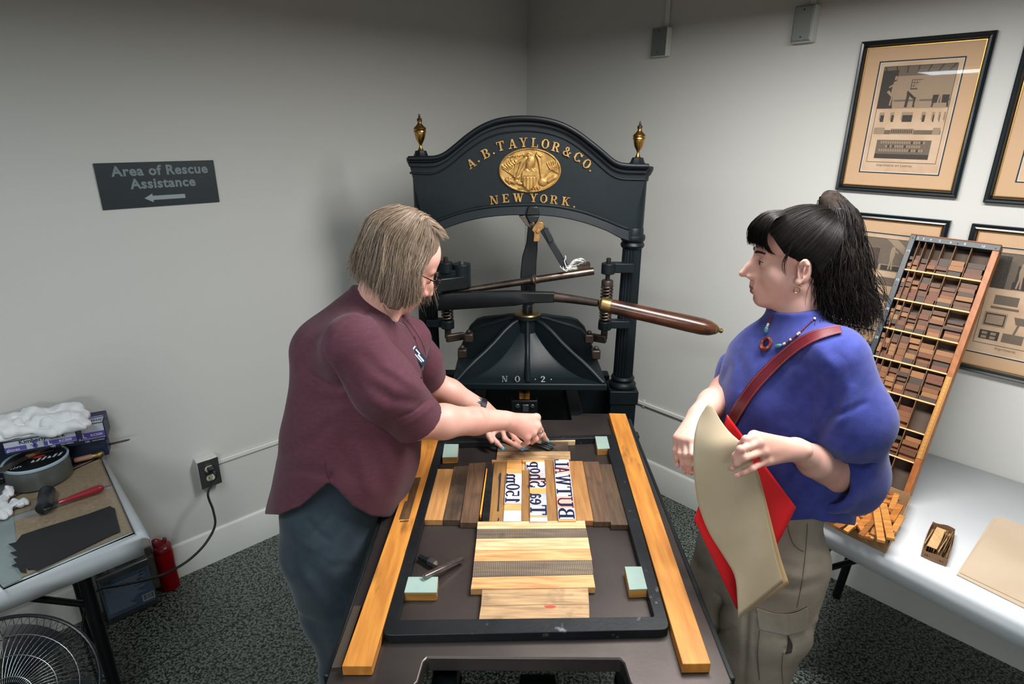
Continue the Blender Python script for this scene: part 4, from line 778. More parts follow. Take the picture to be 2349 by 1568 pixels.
# wood type
m_face = [mat('type_face_white', 'd9d3d6', .45, base2='c3b9bd', nscale=22), mat('type_face_coral', 'df8f80', .45, base2='d9b6b0', nscale=14), mat('type_face_grey', 'bdbcc2', .45, base2='8f95a0', nscale=18, base3='d06a62', n3scale=16, n3lo=.62, n3hi=.7), mat('spacer_orange', 'd8a063', .5, base2='c98a4a', nscale=14, stretch=hX), mat('type_side', 'c79d6c', .55)]
m_navy = mat('navy_type_ink', '141b36', .35)
def edge(xl0, yl0, xl1, yl1): return lambda y: xl0+(xl1-xl0)*(y-yl0)/(yl1-yl0)
cols = {1: (edge(610, 175, 545, 1210), edge(860, 175, 848, 1210)), 2: (edge(990, 340, 997, 1210), edge(1242, 175, 1293, 1210)), 3: (edge(1396, 170, 1476, 1205), edge(1652, 175, 1772, 1205))}
def sort(col, y0, y1, fm, label, ch=None, x0=None, h=.84, off=.09, name=None, z=ZT, cat=None, ad=.02):
    L_, R_ = cols[col]; l0, l1 = (L_(y0), L_(y1)) if x0 is None else (x0, x0)
    TLp, TRp, BRp, BLp = (l0, y0), (R_(y0), y0), (R_(y1), y1), (l1, y1)
    P4 = [Z5(x, y, z) for x, y in (TLp, TRp, BRp, BLp)]; b = B(); b.quad(P4, (0, 0, ZB+.0004-z))
    o = tag(b.obj(name or ('wood_type' if ch else 'spacer_block'), m_face[fm], None, bev=.0004, seg=1), label, cat or ('type' if ch else 'spacer'), 'wood type and spacers in the forme')
    if ch:
        ex = nrm((P4[0]-P4[3])+(P4[1]-P4[2])); ey = nrm((P4[1]-P4[0])+(P4[2]-P4[3])); wid = np.linalg.norm(P4[0]-P4[3]); hh = np.linalg.norm(P4[1]-P4[0])
        w, _ = glyph(ch); s_ = hh*h; base = P4[3]*(1-off)+P4[2]*off; base = base+ex*(wid*ad)
        b = B(); sx = wid*(1-2*ad)/(w*s_)
        for i, q in enumerate(glyph(ch)[1]): b.prism([base+ex*(x*s_*sx)+ey*(y*s_)+V3(0, 0, .0002) for x, y in q], (0, 0, .0006+.000012*i))
        b.obj('letter_face', m_navy, o, smooth=False)
    return o
sort(1, 178, 318, 3, 'square stained wood spacer at the top of the numeral column', z=ZF)
sort(1, 322, 404, 3, 'thin orange wood spacer above the letter m', z=ZF)
sort(1, 406, 578, 0, 'wood type letter m at the top of the numeral column', 'm', h=.86, off=.02, ad=.01)
sort(1, 580, 690, 0, 'wood type numeral 0 below the m', '0', h=.86, off=.04)
sort(1, 692, 806, 0, 'wood type numeral 5 between the 0 and the 1', '5', h=.84, off=.04)
sort(1, 808, 904, 0, 'wood type numeral 1 at the foot of the numeral column', '1', h=.86, off=.04)
sort(1, 907, 1022, 3, 'golden wood spacer below the numeral 1', z=ZF+.002)
sort(1, 1025, 1209, 0, 'large blank white wood block at the foot of numeral column', z=ZF+.003)
sort(2, 176, 206, 3, 'thin blank spacer at the head of the Tea Shop column', x0=868, z=ZT-.001)
sort(2, 208, 318, 0, 'wood type letter p at the head of the Tea Shop column', 'p', x0=926, h=.62, off=.22, ad=.01)
sort(2, 321, 410, 2, 'wood type letter o between the p and the h', 'o', h=1.0, off=.02, ad=.01)
sort(2, 413, 532, 1, 'wood type letter h above the large S', 'h', h=1.0, off=.0, ad=.01)
sort(2, 535, 646, 0, 'wood type capital S in the Tea Shop column', 'S', h=.98, off=.02)
sort(2, 649, 738, 3, 'orange wood word space between Tea and Shop', z=ZT-.002)
sort(2, 741, 832, 2, 'wood type letter a, smudged red and blue, above the e', 'a', h=1.0, off=.01, ad=.01)
sort(2, 835, 934, 2, 'wood type letter e between the a and the T', 'e', h=1.0, off=.01, ad=.01)
sort(2, 937, 1110, 2, 'wood type capital T at the foot of the Tea Shop column', 'T', h=.96, off=.02)
sort(2, 1112, 1143, 3, 'thin tan spacer below the capital T', z=ZT-.002)
sort(2, 1146, 1209, 0, 'blank white spacer at the foot of the Tea Shop column', z=ZT-.001)
sort(3, 172, 288, 0, 'wood type capital L at the head of the BUTWAL column', 'L', h=.92, off=.03)
sort(3, 290, 416, 1, 'coral faced wood type capital A in the BUTWAL column', 'A', h=.92, off=.03)
sort(3, 418, 622, 0, 'wood type capital W in the BUTWAL column', 'W', h=.92, off=.03)
sort(3, 625, 792, 0, 'wood type capital T in the BUTWAL column', 'T', h=.92, off=.03)
sort(3, 795, 984, 1, 'coral faced wood type capital U in the BUTWAL column', 'U', h=.92, off=.03)
sort(3, 987, 1172, 0, 'wood type capital B at the foot of the BUTWAL column', 'B', h=.92, off=.03)
sort(3, 1174, 1204, 3, 'thin spacer at the very foot of the BUTWAL column', z=ZT-.003)
# corner bearer blocks
m_green = mat('sage_linoleum', '8fa39a', .5, base2='82968e', nscale=12, base3='4f5f5e', n3scale=18, n3lo=.68, n3hi=.76)
m_blkwd = mat('bearer_wood', 'b9843f', .55, base2='8f602b', nscale=8, stretch=(1, 1, 6))
def bearer(q, label):
    t = [PZ(x, y, .9203) for x, y in q]; b = B(); b.quad([p-V3(0, 0, .003) for p in t], (0, 0, ZB+.0004-.9173)); o = tag(b.obj('bearer_block', m_blkwd, None, bev=.0008, seg=1), label, 'wood block', 'sage topped corner blocks')
    b = B(); b.quad(t, (0, 0, -.0031)); b.obj('linoleum_top', m_green, o, bev=.0006)
bearer([(1019, 1017.7), (1052, 1017.7), (1049.3, 1047), (1014.5, 1048)], 'sage green topped block in the back left corner of the chase')
bearer([(1365, 1000), (1392.4, 1000), (1399, 1027.5), (1370.6, 1029)], 'sage green topped block in the back right corner of the chase')
bearer([(936.6, 1322), (1005, 1322), (1002, 1357.8), (927, 1357.8)], 'sage green topped block front left, under the end of steel bar')
bearer([(1433, 1298.5), (1472, 1298.5), (1485, 1349.6), (1444, 1351.6)], 'sage green topped block front right beside the right chase bar')
# loose tools on the bed
m_tool = mat('tool_steel', '8d8784', .28, .9, base2='6c6461', nscale=40)
p, q = PZ(972, 1322, .929), PZ(1061, 1281, .908); R = axes(q-p, V3(0, 0, 1)); b = B(); b.box((p+q)/2+R[:, 2]*0, (np.linalg.norm(q-p), .012, .010), axes(q-p, np.cross(V3(0, 0, 1), q-p))); t = tag(b.obj('steel_bar', m_tool, None, bev=.002), 'shiny square steel bar leaning on the front left sage block', 'tool')
p, q = PZ(962, 1276, ZB+.010), PZ(1004, 1297, ZB+.010); d = nrm(q-p); L_ = np.linalg.norm(q-p)
t = T('quoin_key', 'short dark steel quoin key lying behind the steel bar', 'tool', (p[0], p[1], ZB)); b = B(); b.lathe([(.0062, 0), (.0062, L_*.35), (.0078, L_*.4), (.0078, L_*.5)], p, d, 16); b.obj('key_shaft', m_gauge, t, angle=30)
b = B(); b.lathe([(.0078, L_*.5), (.0095, L_*.56), (.0095, L_*.86), (.007, L_*.93), (.003, L_)], p, d, 8); b.obj('key_head', m_tool, t, angle=30)
# leads held by the woman
ld = []
m_lead = mat('type_metal', '5a6063', .4, .7, base2='454a4d', nscale=30)
for k in range(4):
    a = PZ(1228-k*4.0, 1002+k*3.2, .936-k*.0028); c = PZ(1275-k*4.5, 1020+k*3.3, .928-k*.0028); a = a+(a-c)*1.0
    b = B(); b.box((a+c)/2, (np.linalg.norm(c-a), .0085, .0022), axes(c-a, np.cross(V3(0, 0, 1), c-a)))
    tag(b.obj('metal_lead', m_lead, None, bev=.0004, seg=1), ['topmost grey metal lead of the bundle in the right hand', 'second grey metal lead from the top of the held bundle', 'third grey metal lead from the top of the held bundle', 'lowest grey metal lead of the bundle in the right hand'][k], 'lead', 'metal leads held over the forme')
# crumbs on the bed
for x, y, s_ in ((1429, 1398, .0018), (952, 1390, .0016), (1345, 1359, .0014), (1418, 1241, .0012)):
    pass

# ink stains soaked into the rail planks
m_stain = mat('plank_stain', '5b3d22', .6, base2='412d1c', nscale=16, stretch=(5, .7, 2)); m_stain2 = mat('plank_stain_black', '33281e', .6, base2='4a3522', nscale=20, stretch=(5, .6, 2))
rp = [o for o in COL.objects if o.name.startswith('rail_plank')]
def stain(par, pts, m): b = B(); b.prism([PZ(x, y, ZP+.0001) for x, y in pts], (0, 0, .0002)); b.obj('ink_stain', m, par, smooth=False)
stain(rp[0], [(946, 1096), (966, 1094), (938, 1190), (915, 1191), (928, 1150), (934, 1148)], m_stain); stain(rp[0], [(918, 1194), (938, 1193), (937, 1196), (917, 1197)], m_stain2)
# ================================================================ tables
m_paper = mat('white_table_paper', 'ccd0d4', .42, base2='c3c8cd', nscale=3, bump=.05, bscale=8, coat=.15)
m_leg = mat('black_steel_tube', '0d1214', .4, .3)
def tablecover(f, u0, u1, o0, o1, z, hang, label, end_u0=None, rag=0.):
    # f(u, o, z); front edge at o1, sheet rolled over a rounded edge
    prof = [(o0, z)]
    r = .022
    for i in range(0, 10): a = math.pi/2*i/9; prof.append((o1-r+r*math.sin(a), z-r+r*math.cos(a)))
    prof += [(o1+.001, z-r-.01), (o1+.0, z-hang)]
    U = np.linspace(u0, u1, 25); G = [[f(u, o, zz+.0006*math.sin(u*9+o*5)) for o, zz in prof] for u in U]; return G
zt = .71
TL = T('folding_table', 'folding table with black legs along the left wall under white paper', 'table', WL(-.4, .4, 0))
b = B(); b.quad([WL(u, o, zt-.002) for u, o in ((.205, .085), (-1.3, .085), (-1.3, .685), (.205, .685))], (0, 0, -.035)); b.obj('tabletop', mat('grey_laminate', '6b6e6c', .5), TL, bev=.008)
def leg(P, name='leg', r=.014): b = B(); b.tube(smoothpath(P, 6), r, 12); return b
lt, lb = PZ(228, 1312, .672), PZ(275, 1568, .28); lb2 = lt+(lb-lt)*(.672-.004)/(lt[2]-lb[2])
for o_ in (.65, .15):
    leg([WL(.075, o_, .672), WL(.072, o_, .004)], r=.018).obj('leg', m_leg, TL)
b = B(); b.tube([WL(.074, .15, .2), WL(.074, .65, .2)], .012, 10); b.obj('leg_crossbar', m_leg, TL)
b = B(); b.tube([WL(.074, .64, .50), WL(-.14, .62, .665)], .010, 10); b.obj('leg_brace', m_leg, TL)
for o_ in (.63, .15): leg([WL(-1.15, o_, .672), WL(-1.15, o_, .004)], r=.018).obj('leg', m_leg, TL)
G = tablecover(WL, -1.32, .225, .075, .70, zt, .075, '')
Ge = []
b = B(); b.grid(np.array(G), None)
prof = np.array(G[-1]); rr_ = .022; rows = []
for i in range(0, 9):
    a = math.pi/2*i/8; rows.append([p+LD*(rr_*math.sin(a))+V3(0, 0, -rr_+rr_*math.cos(a)) for p in prof[:10]])
rows.append([p+LD*rr_+V3(0, 0, -.06+.012*math.sin(j*1.7)) for j, p in enumerate(prof[:10])])
b.grid(np.array(rows)); cov = b.obj('paper_cover', m_paper, None, recalc=True, angle=180, weld=.0004); sm = cov.modifiers.new('s', 'SOLIDIFY'); sm.thickness = .0012; sm.offset = 1
tag(cov, 'white paper cover folded over the left table edge', 'table cover')
TR = T('folding_table', 'folding table with black legs along the right wall under white paper', 'table', WR(0, .4, 0))
b = B(); b.quad([WR(u, o, zt-.002) for u, o in ((.60, .015), (-1.4, .015), (-1.4, .72), (.60, .70))], (0, 0, -.035)); b.obj('tabletop', MATS['grey_laminate'], TL if 0 else TR, bev=.008)
for o_ in (.62, .12):
    leg([WR(.52, o_, .672), WR(.50, o_, .35), WR(.52, o_, .004)], r=.016).obj('leg', m_leg, TR)
    leg([WR(-1.25, o_, .672), WR(-1.25, o_, .004)], r=.016).obj('leg', m_leg, TR)
b = B(); b.tube([WR(.50, .12, .45), WR(.50, .62, .45)], .011, 10); b.obj('leg_crossbar', m_leg, TR)
b = B(); b.tube([WR(.50, .56, .40), WR(.25, .56, .66)], .010, 10); b.obj('leg_brace', m_leg, TR)
def WR2(u, o, z): return WR(u, o+(.46-u)*.10*(o/.75), z)
G = tablecover(WR2, .62, -1.42, .004, .735, zt, .078, '')
b = B(); b.grid(np.array(G)); cov = b.obj('paper_cover', m_paper, None, angle=180); sm = cov.modifiers.new('s', 'SOLIDIFY'); sm.thickness = .0012; sm.offset = 1
tag(cov, 'white glossy paper cover rolled over the front of the right table', 'table cover')
# ---------------------------------------------------------------- things on the right table
def TZ(x, y, z=zt+.0015): return PZ(x, y, z)
m_card = mat('tan_cardboard', 'a07d59', .8, base2='8e6c4a', nscale=20); m_cardin = mat('cardboard_inside', '866545', .85); m_kraft = mat('buff_paper', 'b7a58f', .8, base2='b09d86', nscale=5)
# sheet stacks at the right edge
for k, (q, dz) in enumerate((([(2194, 1318), (2277, 1189), (2640, 1340), (2560, 1500)], 0), ([(2200, 1316), (2290, 1186), (2650, 1330), (2566, 1490)], .003))):
    b = B(); c4 = [TZ(x, y, zt+.002) for x, y in q]; b.quad([p+V3(0, 0, dz+.003) for p in c4], (0, 0, -.003)); tag(b.obj('paper_stack', m_kraft, None, bev=.0003, seg=1), ['lower stack of buff paper sheets at right table edge', 'upper stack of buff paper sheets at right table edge'][k], 'paper', 'buff paper stacks')
def carton(c4, h, th, label, m, mi, flare=.0, name='cardboard_box'):
    t = T(name, label, 'box', sum(c4)/4); C_ = sum(c4)/4
    b = B(); b.quad([p+V3(0, 0, .002) for p in c4], (0, 0, -.0018)); b.obj('box_bottom', mi, t, smooth=False)
    for k in range(4):
        a, c = c4[k], c4[(k+1) % 4]; n_ = nrm(np.cross(c-a, V3(0, 0, 1))); n_ = n_ if n_@((a+c)/2-C_) > 0 else -n_
        hk = h*(1, .92, 1.05, .95)[k]; b = B(); m_ = [(a+(c-a)*s_+n_*.003*math.sin(s_*3.1)) for s_ in np.linspace(0, 1, 7)]
        b.strip(m_, [p+V3(0, 0, hk*(1-.08*math.sin(i*1.3+k)))+n_*flare for i, p in enumerate(m_)], -n_*th); b.obj('box_side', m, t, smooth=False)
    return t
# big box of loose wooden pieces
f0, f1 = TZ(2031, 1269), TZ(1911, 1209); r1 = TZ(2081, 1148+14)
dx_ = nrm(f1-f0); dr_ = nrm(r1-f0); wB, dB = .245, np.linalg.norm(r1-f0)*.97
c4 = [f0, f0+dx_*wB, f0+dx_*wB+dr_*dB, f0+dr_*dB]
carton(c4, .048, .002, 'open tan cardboard box full of loose wooden pieces on the right table', m_card, m_cardin, .004)
m_loose = [mat('loose_wood_'+n, a, .5, base2=b_, nscale=10, stretch=(1.5, 8, 8)) for n, a, b_ in (('amber', 'b9763a', '9c5e29'), ('gold', 'c58a49', 'a86f35'), ('brown', '96602f', '7a4a23'))]
pc = []
rs = random.Random(5); lab = ['across the middle of the pile', 'at the left rim of the box', 'at the right rim of the box', 'at the near corner of the box', 'at the far side of the box', 'standing on end near the front', 'leaning on the front side', 'half buried in the pile']
pcs = [((2010, 1160), (2022, 1237), .02, 1), ((2026, 1152), (2044, 1232), .021, 1), ((1960, 1178), (1990, 1228), .018, 0), ((1935, 1195), (1985, 1160), .015, 0), ((1918, 1205), (1952, 1190), .02, 2), ((1975, 1225), (2010, 1185), .014, 2), ((2045, 1190), (2066, 1155), .018, 0), ((2050, 1215), (2070, 1180), .016, 1), ((1950, 1172), (1992, 1186), .013, 0), ((2000, 1140), (2045, 1150), .017, 0), ((1985, 1150), (2030, 1128), .016, 1), ((1930, 1180), (1960, 1210), .014, 2), ((2035, 1135), (2062, 1140), .015, 0), ((1998, 1232), (2012, 1200), .014, 1), ((2030, 1238), (2060, 1205), .014, 2), ((1965, 1150), (2000, 1132), .014, 2), ((1940, 1215), (1965, 1195), .014, 1), ((2045, 1165), (2058, 1130), .016, 1), ((2005, 1175), (1975, 1200), .02, 0), ((2020, 1150), (2050, 1175), .013, 2)]
ords = ['long upright amber', 'second upright', 'broad slanting', 'long diagonal', 'short leftmost', 'low front', 'right edge', 'lower right edge', 'thin crossing', 'far crossing', 'far slanting', 'left slanting', 'far right', 'front buried', 'near right corner', 'far left', 'near left', 'right upright', 'middle slanting', 'middle thin']
for k, (a, c, w_, mi) in enumerate(pcs):
    lay = .0575-.0045*(k % 5) if k > 3 else .060-.004*k; zc2 = zt+lay
    p, q = PZ(*a, zc2+rs.uniform(-.006, .006)), PZ(*c, zc2+rs.uniform(-.006, .006)); b = B(); b.box((p+q)/2-V3(0, 0, .006), (np.linalg.norm(q-p), w_, .009), axes(q-p, np.cross(V3(0, 0, 1), q-p)))
    tag(b.obj('wooden_offcut', m_loose[mi], None, bev=.0006, seg=1), ords[k]+' wooden offcut in the open cardboard box of loose pieces', 'offcut', 'loose offcuts in the cardboard box')
for k in range(14):
    s_, r_ = rs.uniform(.12, .88), rs.uniform(.15, .85); p = c4[0]+(c4[1]-c4[0])*s_+(c4[3]-c4[0])*r_+V3(0, 0, .008+.011*(k % 3)); an = rs.uniform(0, 3.1); L_ = min(.085, 2*min(s_, 1-s_)*wB, 2.0*min(r_, 1-r_)*dB+.03)
    b = B(); b.box(p, (L_, .019, .009), ROTZ(an)); tag(b.obj('wooden_offcut', m_loose[k % 3], None, bev=.0006, seg=1), 'half buried wooden offcut in the bottom layers of the cardboard box', 'offcut', 'buried offcuts in the cardboard box')
# small box with thin strips
q4 = [TZ(2112, 1275), TZ(2170, 1299), TZ(2187, 1228), TZ(2135, 1212)]
t = carton(q4, .024, .0015, 'small brown box of thin strips on the white table, handwriting on front', mat('brown_box', '7f6045', .7, base2='6f5038', nscale=20, base3='3c3330', n3scale=40, n3lo=.66, n3hi=.7), m_cardin, 0, 'small_box')
exs, eys = nrm(q4[1]-q4[0]), nrm(q4[3]-q4[0])
ns_ = nrm(np.cross(exs, V3(0, 0, 1)))
b = B(); c_ = (q4[0]+q4[1])/2+ns_*.0024+V3(0, 0, .011)
for k in range(9): u0 = (k-4)*.0052; b.tube([c_+exs*(u0+.0018*math.cos(a+k))+V3(0, 0, .0026*math.sin(a*1.0)*(1.5 if k % 4 == 1 else 1)) for a in np.linspace(0, 4.4, 7)], .0005, 4)
b.obj('handwriting', mat('pen_ink', '2a2420', .6), t, smooth=False)
wS, dS = np.linalg.norm(q4[1]-q4[0]), np.linalg.norm(q4[3]-q4[0])
m_thin = [mat('thin_strip_'+n, a, .55, base2=b_, nscale=14, stretch=(8, 1.5, 8)) for n, a, b_ in (('pale', 'c6a478', 'b58f60'), ('dark', '5b4330', '3d2e24'), ('mid', '94704b', '7a5938'))]
b = B(); b.box(q4[0]+exs*wS*.36+eys*dS*.52+V3(0, 0, .0245), (.024, dS*.72, .002), np.column_stack([exs, nrm(np.cross(V3(0, 0, 1), exs)), V3(0, 0, 1)])); tag(b.obj('wood_splint', m_thin[0], None), 'wide pale wooden strip on top of the small brown box', 'strip', 'thin strips in the small box')
for k in range(15):
    fx = .07+.86*k/14; b = B(); up = rs.uniform(.018, .026) if not .2 < fx < .55 else .019
    b.box(q4[0]+exs*wS*fx+eys*dS*(.5+rs.uniform(-.06, .06))+V3(0, 0, up/2+.002), (.0017, dS*rs.uniform(.6, .84), up), np.column_stack([exs, nrm(np.cross(V3(0, 0, 1), exs)), V3(0, 0, 1)])@ROTZ(rs.uniform(-.06, .06)))
    tag(b.obj('wood_splint', m_thin[(0, 1, 2, 1, 2)[k % 5]], None), 'thin wooden strip standing on edge in the small brown box', 'strip', 'edge-on strips in the small box')
# ================================================================ things on and under the left table
ZB_ = zt+.0016
m_chip = mat('chipboard_sheet', 'a58f77', .85, base2='97826a', nscale=90); m_gpap = mat('grey_newsprint', '8d989b', .85)
m_slab = panemat('ink_slab_glass', 1.45, (.985, .99, .985, 1), .08); m_inkf = mat('wet_ink', '0b0f15', .4, base2='13141b', nscale=8)
m_glassedge = mat('glass_edge', '0e1c1c', .2)
def sheet(q, z, th, m, name, label, cat, grp=None):
    b = B(); b.quad([PZ(x, y, z) for x, y in q], (0, 0, -th)); return tag(b.obj(name, m, None, bev=0, smooth=False), label, cat, grp)
sheet([(-90, 1215), (30, 1178), (50, 1326), (8, 1345), (-40, 1350)], ZB_+.0012, .001, m_gpap, 'paper_sheet', 'grey paper under the left end of the ink slab glass', 'paper')
sheet([(33, 1193), (258, 1117), (304, 1217), (48, 1323)], ZB_+.0032, .0018, m_chip, 'chipboard', 'brown chipboard sheet under the inked front half of the slab', 'board', 'brown chipboard sheets')
sheet([(-10, 1148), (20, 1183), (256, 1111), (228, 1046), (60, 1080)], ZB_+.0032, .0018, m_chip, 'chipboard', 'brown chipboard sheet under the grey ink tin', 'board', 'brown chipboard sheets')
gq = [PZ(x, y, ZB_+.0085) for x, y in ((-140, 1215), (230, 1047), (307, 1221), (8, 1348))]
b = B(); b.quad(gq, (0, 0, -.0048)); t = tag(b.obj('ink_slab', m_slab, None, smooth=False), 'clear glass ink slab over brown boards on the left table', 'glass slab')
b = B(); b.tube([p-V3(0, 0, .0025) for p in gq], .0026, 6, closed=True); b.obj('slab_edge', m_glassedge, t)
zg = ZB_+.0092
rs = random.Random(3)
top = [(37, 1243), (50, 1226), (95, 1212), (150, 1194), (205, 1178), (252, 1160), (255, 1163), (263, 1166), (266, 1182), (272, 1203), (275, 1220), (266, 1222), (255, 1228)]
bot = [(215, 1246), (160, 1272), (110, 1296), (84, 1309), (78, 1304), (62, 1306), (58, 1298)]
jag = [(60, 1314), (46, 1311), (40, 1300), (26, 1297), (38, 1290), (30, 1281), (42, 1276), (22, 1268), (38, 1262), (27, 1252), (18, 1248)]
b = B(); b.prism([PZ(x+rs.uniform(-1, 1), y+rs.uniform(-1, 1), zg) for x, y in top+bot+jag], (0, 0, .0005)); tag(b.obj('ink_film', m_inkf, None, smooth=False), 'rolled out patch of black ink on the glass slab', 'ink')
# brayer
zr_ = zg+.021
a, c = PZ(110, 1117, zr_+.004), PZ(98, 1172, zr_+.004); d = nrm(V3(*(c-a)[:2], 0)); a[2] = c[2] = zg+.0225; m0 = (a+c)/2; a, c = m0-d*.052, m0+d*.052
t = T('ink_brayer', 'red handled ink brayer with black roller resting on the glass slab', 'ink roller', (m0[0], m0[1], zg))
b = B(); b.lathe([(.008, -.004), (.0215, 0), (.0225, .003), (.0225, .101), (.0215, .104), (.008, .108)], a, d, 28); b.obj('roller', mat('black_rubber', '10161a', .3, coat=.3), t, angle=40)
h0, h1 = PZ(133, 1153, zg+.014), PZ(239, 1116, zg+.013); hd = nrm(h1-h0); L_ = np.linalg.norm(h1-h0)
b = B(); b.tube(smoothpath([c+d*.006, c+d*.012+hd*.006, (c+h0)/2+d*.012, h0-hd*.03, h0+hd*.01], 6), .003, 8); b.tube(smoothpath([a-d*.006, a-d*.010+hd*.012, h0-hd*.03, h0], 6), .003, 8); b.obj('wire_frame', m_steel_d, t)
b = B(); b.lathe([(.006, 0), (.0075, .004), (.0078, L_*.2), (.0105, L_*.5), (.0125, L_*.8), (.0125, L_*.9), (.0095, L_*.97), (.003, L_)], h0, hd, 20); b.obj('handle', mat('red_lacquer', '8e1f2b', .3, coat=.4), t, angle=60)
# ink tin
tc0 = PZ(81, 1050, zt+.088); rT = .5*np.linalg.norm(PZ(3, 1068, zt+.088)-PZ(159, 1040, zt+.088)); zt0 = zg; hT = zt+.088-zg
t = T('ink_tin', 'large grey ink tin with black printed lid and pale blue rim', 'tin', (tc0[0], tc0[1], zt0))
b = B(); b.lathe([(rT*.96, 0), (rT*.975, .003), (rT*.975, hT-.012), (rT*.99, hT-.010), (rT*.99, hT-.004), (rT*.95, hT-.004)], (tc0[0], tc0[1], zt0), seg=56); b.obj('tin_body', mat('tin_grey', '6f7472', .4, .6), t, angle=30)
b = B(); b.lathe([(rT*.99, hT-.008), (rT*1.0, hT-.004), (rT*1.0, hT), (rT*.965, hT+.002), (rT*.93, hT), (rT*.92, hT-.004)], (tc0[0], tc0[1], zt0), seg=56); b.obj('rim', mat('pale_blue_rim', '9fb2c0', .4), t, angle=40)
b = B(); b.lathe([(rT*.93, hT-.006), (rT*.93, hT-.003), (.001, hT-.0028)], (tc0[0], tc0[1], zt0), seg=56); lid = b.obj('lid', mat('black_lid', '15191c', .35), t, angle=40)
ta = nrm(PZ(160, 1030, zt0)-PZ(10, 1070, zt0)); tb = np.cross(V3(0, 0, 1), ta); zl = V3(tc0[0], tc0[1], zt0+hT-.0024)
m_wht = mat('white_print', 'c6ccd0', .5)
def marks(bb, c, u, v, n, w_, h_, sl):      # short illegible printed strokes
    for k in range(n):
        o_ = c+u*((k-(n-1)/2)*w_*1.35); q_ = [(-.5, 0), (.2, 0), (.5, 1), (-.1, 1)] if k % 3 else [(-.4, .1), (.5, 0), (.45, .45), (-.2, .9)]
        bb.prism([o_+u*(x*w_+y*h_*sl)+v*((y-.5)*h_) for x, y in q_], (0, 0, .0003))
b = B(); marks(b, zl+ta*.026-tb*.014, ta, tb, 6, .011, .020, .35); b.obj('lid_lettering', m_wht, lid, smooth=False)
b = B(); marks(b, zl-ta*.055-tb*.03, ta, tb, 4, .006, .010, .3); b.obj('lid_lettering', m_wht, lid, smooth=False)
b = B(); marks(b, zl+ta*.02+tb*.030, ta, tb, 16, .0028, .005, .1); b.obj('lid_lettering', m_wht, lid, smooth=False)
b = B(); b.prism([zl+ta*(.01+.018*math.cos(q))+tb*(.010+.008*math.sin(q)) for q in np.linspace(0, 6.28, 17)[:-1]], (0, 0, .0003)); b.obj('red_mark', mat('lid_red', 'b8322c', .4), lid, smooth=False)
# knives
m_kw = mat('knife_handle_wood', '75543b', .55, base2='5a3f2b', nscale=12, stretch=(2, 8, 8)); m_kst = mat('knife_steel', '73706b', .35, .85, base2='5c5751', nscale=30)
def knife(h0, h1, tip, wh, wb0, wb1, label, tang=0., mh=None, up=V3(0, 0, 1), name='putty_knife'):
    hd = nrm(h1-h0); L_ = np.linalg.norm(h1-h0); R = axes(hd, np.cross(up, hd)); t = T(name, label, 'knife', (h0[0], h0[1], h0[2]))
    s_ = R[:, 1]; b = B(); prof = [(0, .7), (.12, 1), (.5, .85), (.85, 1), (1, .8)]
    b.strip([h0+hd*L_*u+s_*wh*w-up*.007 for u, w in prof], [h0+hd*L_*u-s_*wh*w-up*.007 for u, w in prof], up*.014); b.obj('handle', mh or m_kw, t, bev=.004)
    bd = nrm(tip-h1); sb = nrm(np.cross(up, bd)); b = B(); b.strip([h1-bd*.01+sb*wb0, h1+bd*.03+sb*wb0*1.05, tip-bd*.012+sb*wb1, tip+sb*wb1*.55], [h1-bd*.01-sb*wb0, h1+bd*.03-sb*wb0*1.05, tip-bd*.012-sb*wb1, tip-sb*wb1*.55], up*.0014); b.obj('blade', m_kst, t, smooth=False)
    if tang: b = B(); b.strip([h0-hd*tang+s_*wh*.5, h0+s_*wh*.8], [h0-hd*tang-s_*wh*.7, h0-s_*wh*.8], up*.002); b.obj('tang', m_kst, t, smooth=False)
    b = B(); [b.cyl(h0+hd*L_*u+up*.006, h0+hd*L_*u+up*.0078, .0028, seg=10) for u in (.2,)]; b.obj('rivet', m_brassd, t)
    return t
zk = zt0+hT+.009
knife(PZ(134, 1008, zk+.006), PZ(62, 1048, zk), PZ(-8, 1084, zk-.004), .011, .012, .019, 'wooden handled putty knife lying across the top of the ink tin', .03)
knife(PZ(196, 1032, zg+.006), PZ(216, 1027, zg+.008), PZ(298, 1008, zg+.02), .010, .0085, .008, 'palette knife with long flexible steel blade pointing at the wall', name='palette_knife')
a, c = PZ(170, 1056, zg+.009), PZ(222, 1043, zg+.009); d = nrm(c-a); L_ = np.linalg.norm(c-a)
t = T('wooden_tool', 'short wooden tool handle with brass capped end near the table edge', 'tool', (a[0], a[1], zg)); b = B(); b.lathe([(.0085, 0), (.0095, .004), (.0095, L_)], a, d, 16); b.obj('handle', mat('pale_tool_wood', 'a27c62', .5, base2='8c674e', nscale=20), t, angle=40)
b = B(); b.lathe([(.0102, L_*.8), (.0105, L_), (.0135, L_+.006), (.0135, L_+.014), (.009, L_+.021), (.002, L_+.023)], a, d, 18); b.obj('end_cap', m_brassd, t, angle=50)
a, c = PZ(160, 1044, zg+.011), PZ(192, 1034, zg+.011); d = nrm(c-a); L_ = np.linalg.norm(c-a); b = B(); b.lathe([(.004, -.008), (.004, 0), (.011, .006), (.011, L_-.01), (.0115, L_)], a, d, 18); tag(b.obj('ink_tube', mat('blue_tube', '2c4a78', .35, base2='1b3050', nscale=30), None, angle=40), 'small dark blue ink tube behind the grey tin', 'tube')
a = PZ(166, 1060, zg); b = B(); b.lathe([(.0115, 0), (.0125, .002), (.0125, .016), (.008, .019), (.008, .024)], a, seg=20); tag(b.obj('ink_bottle', mat('ink_bottle_glass', '101a2c', .2, coat=.5), None, angle=40), 'tiny dark ink bottle beside the wooden tool', 'bottle')
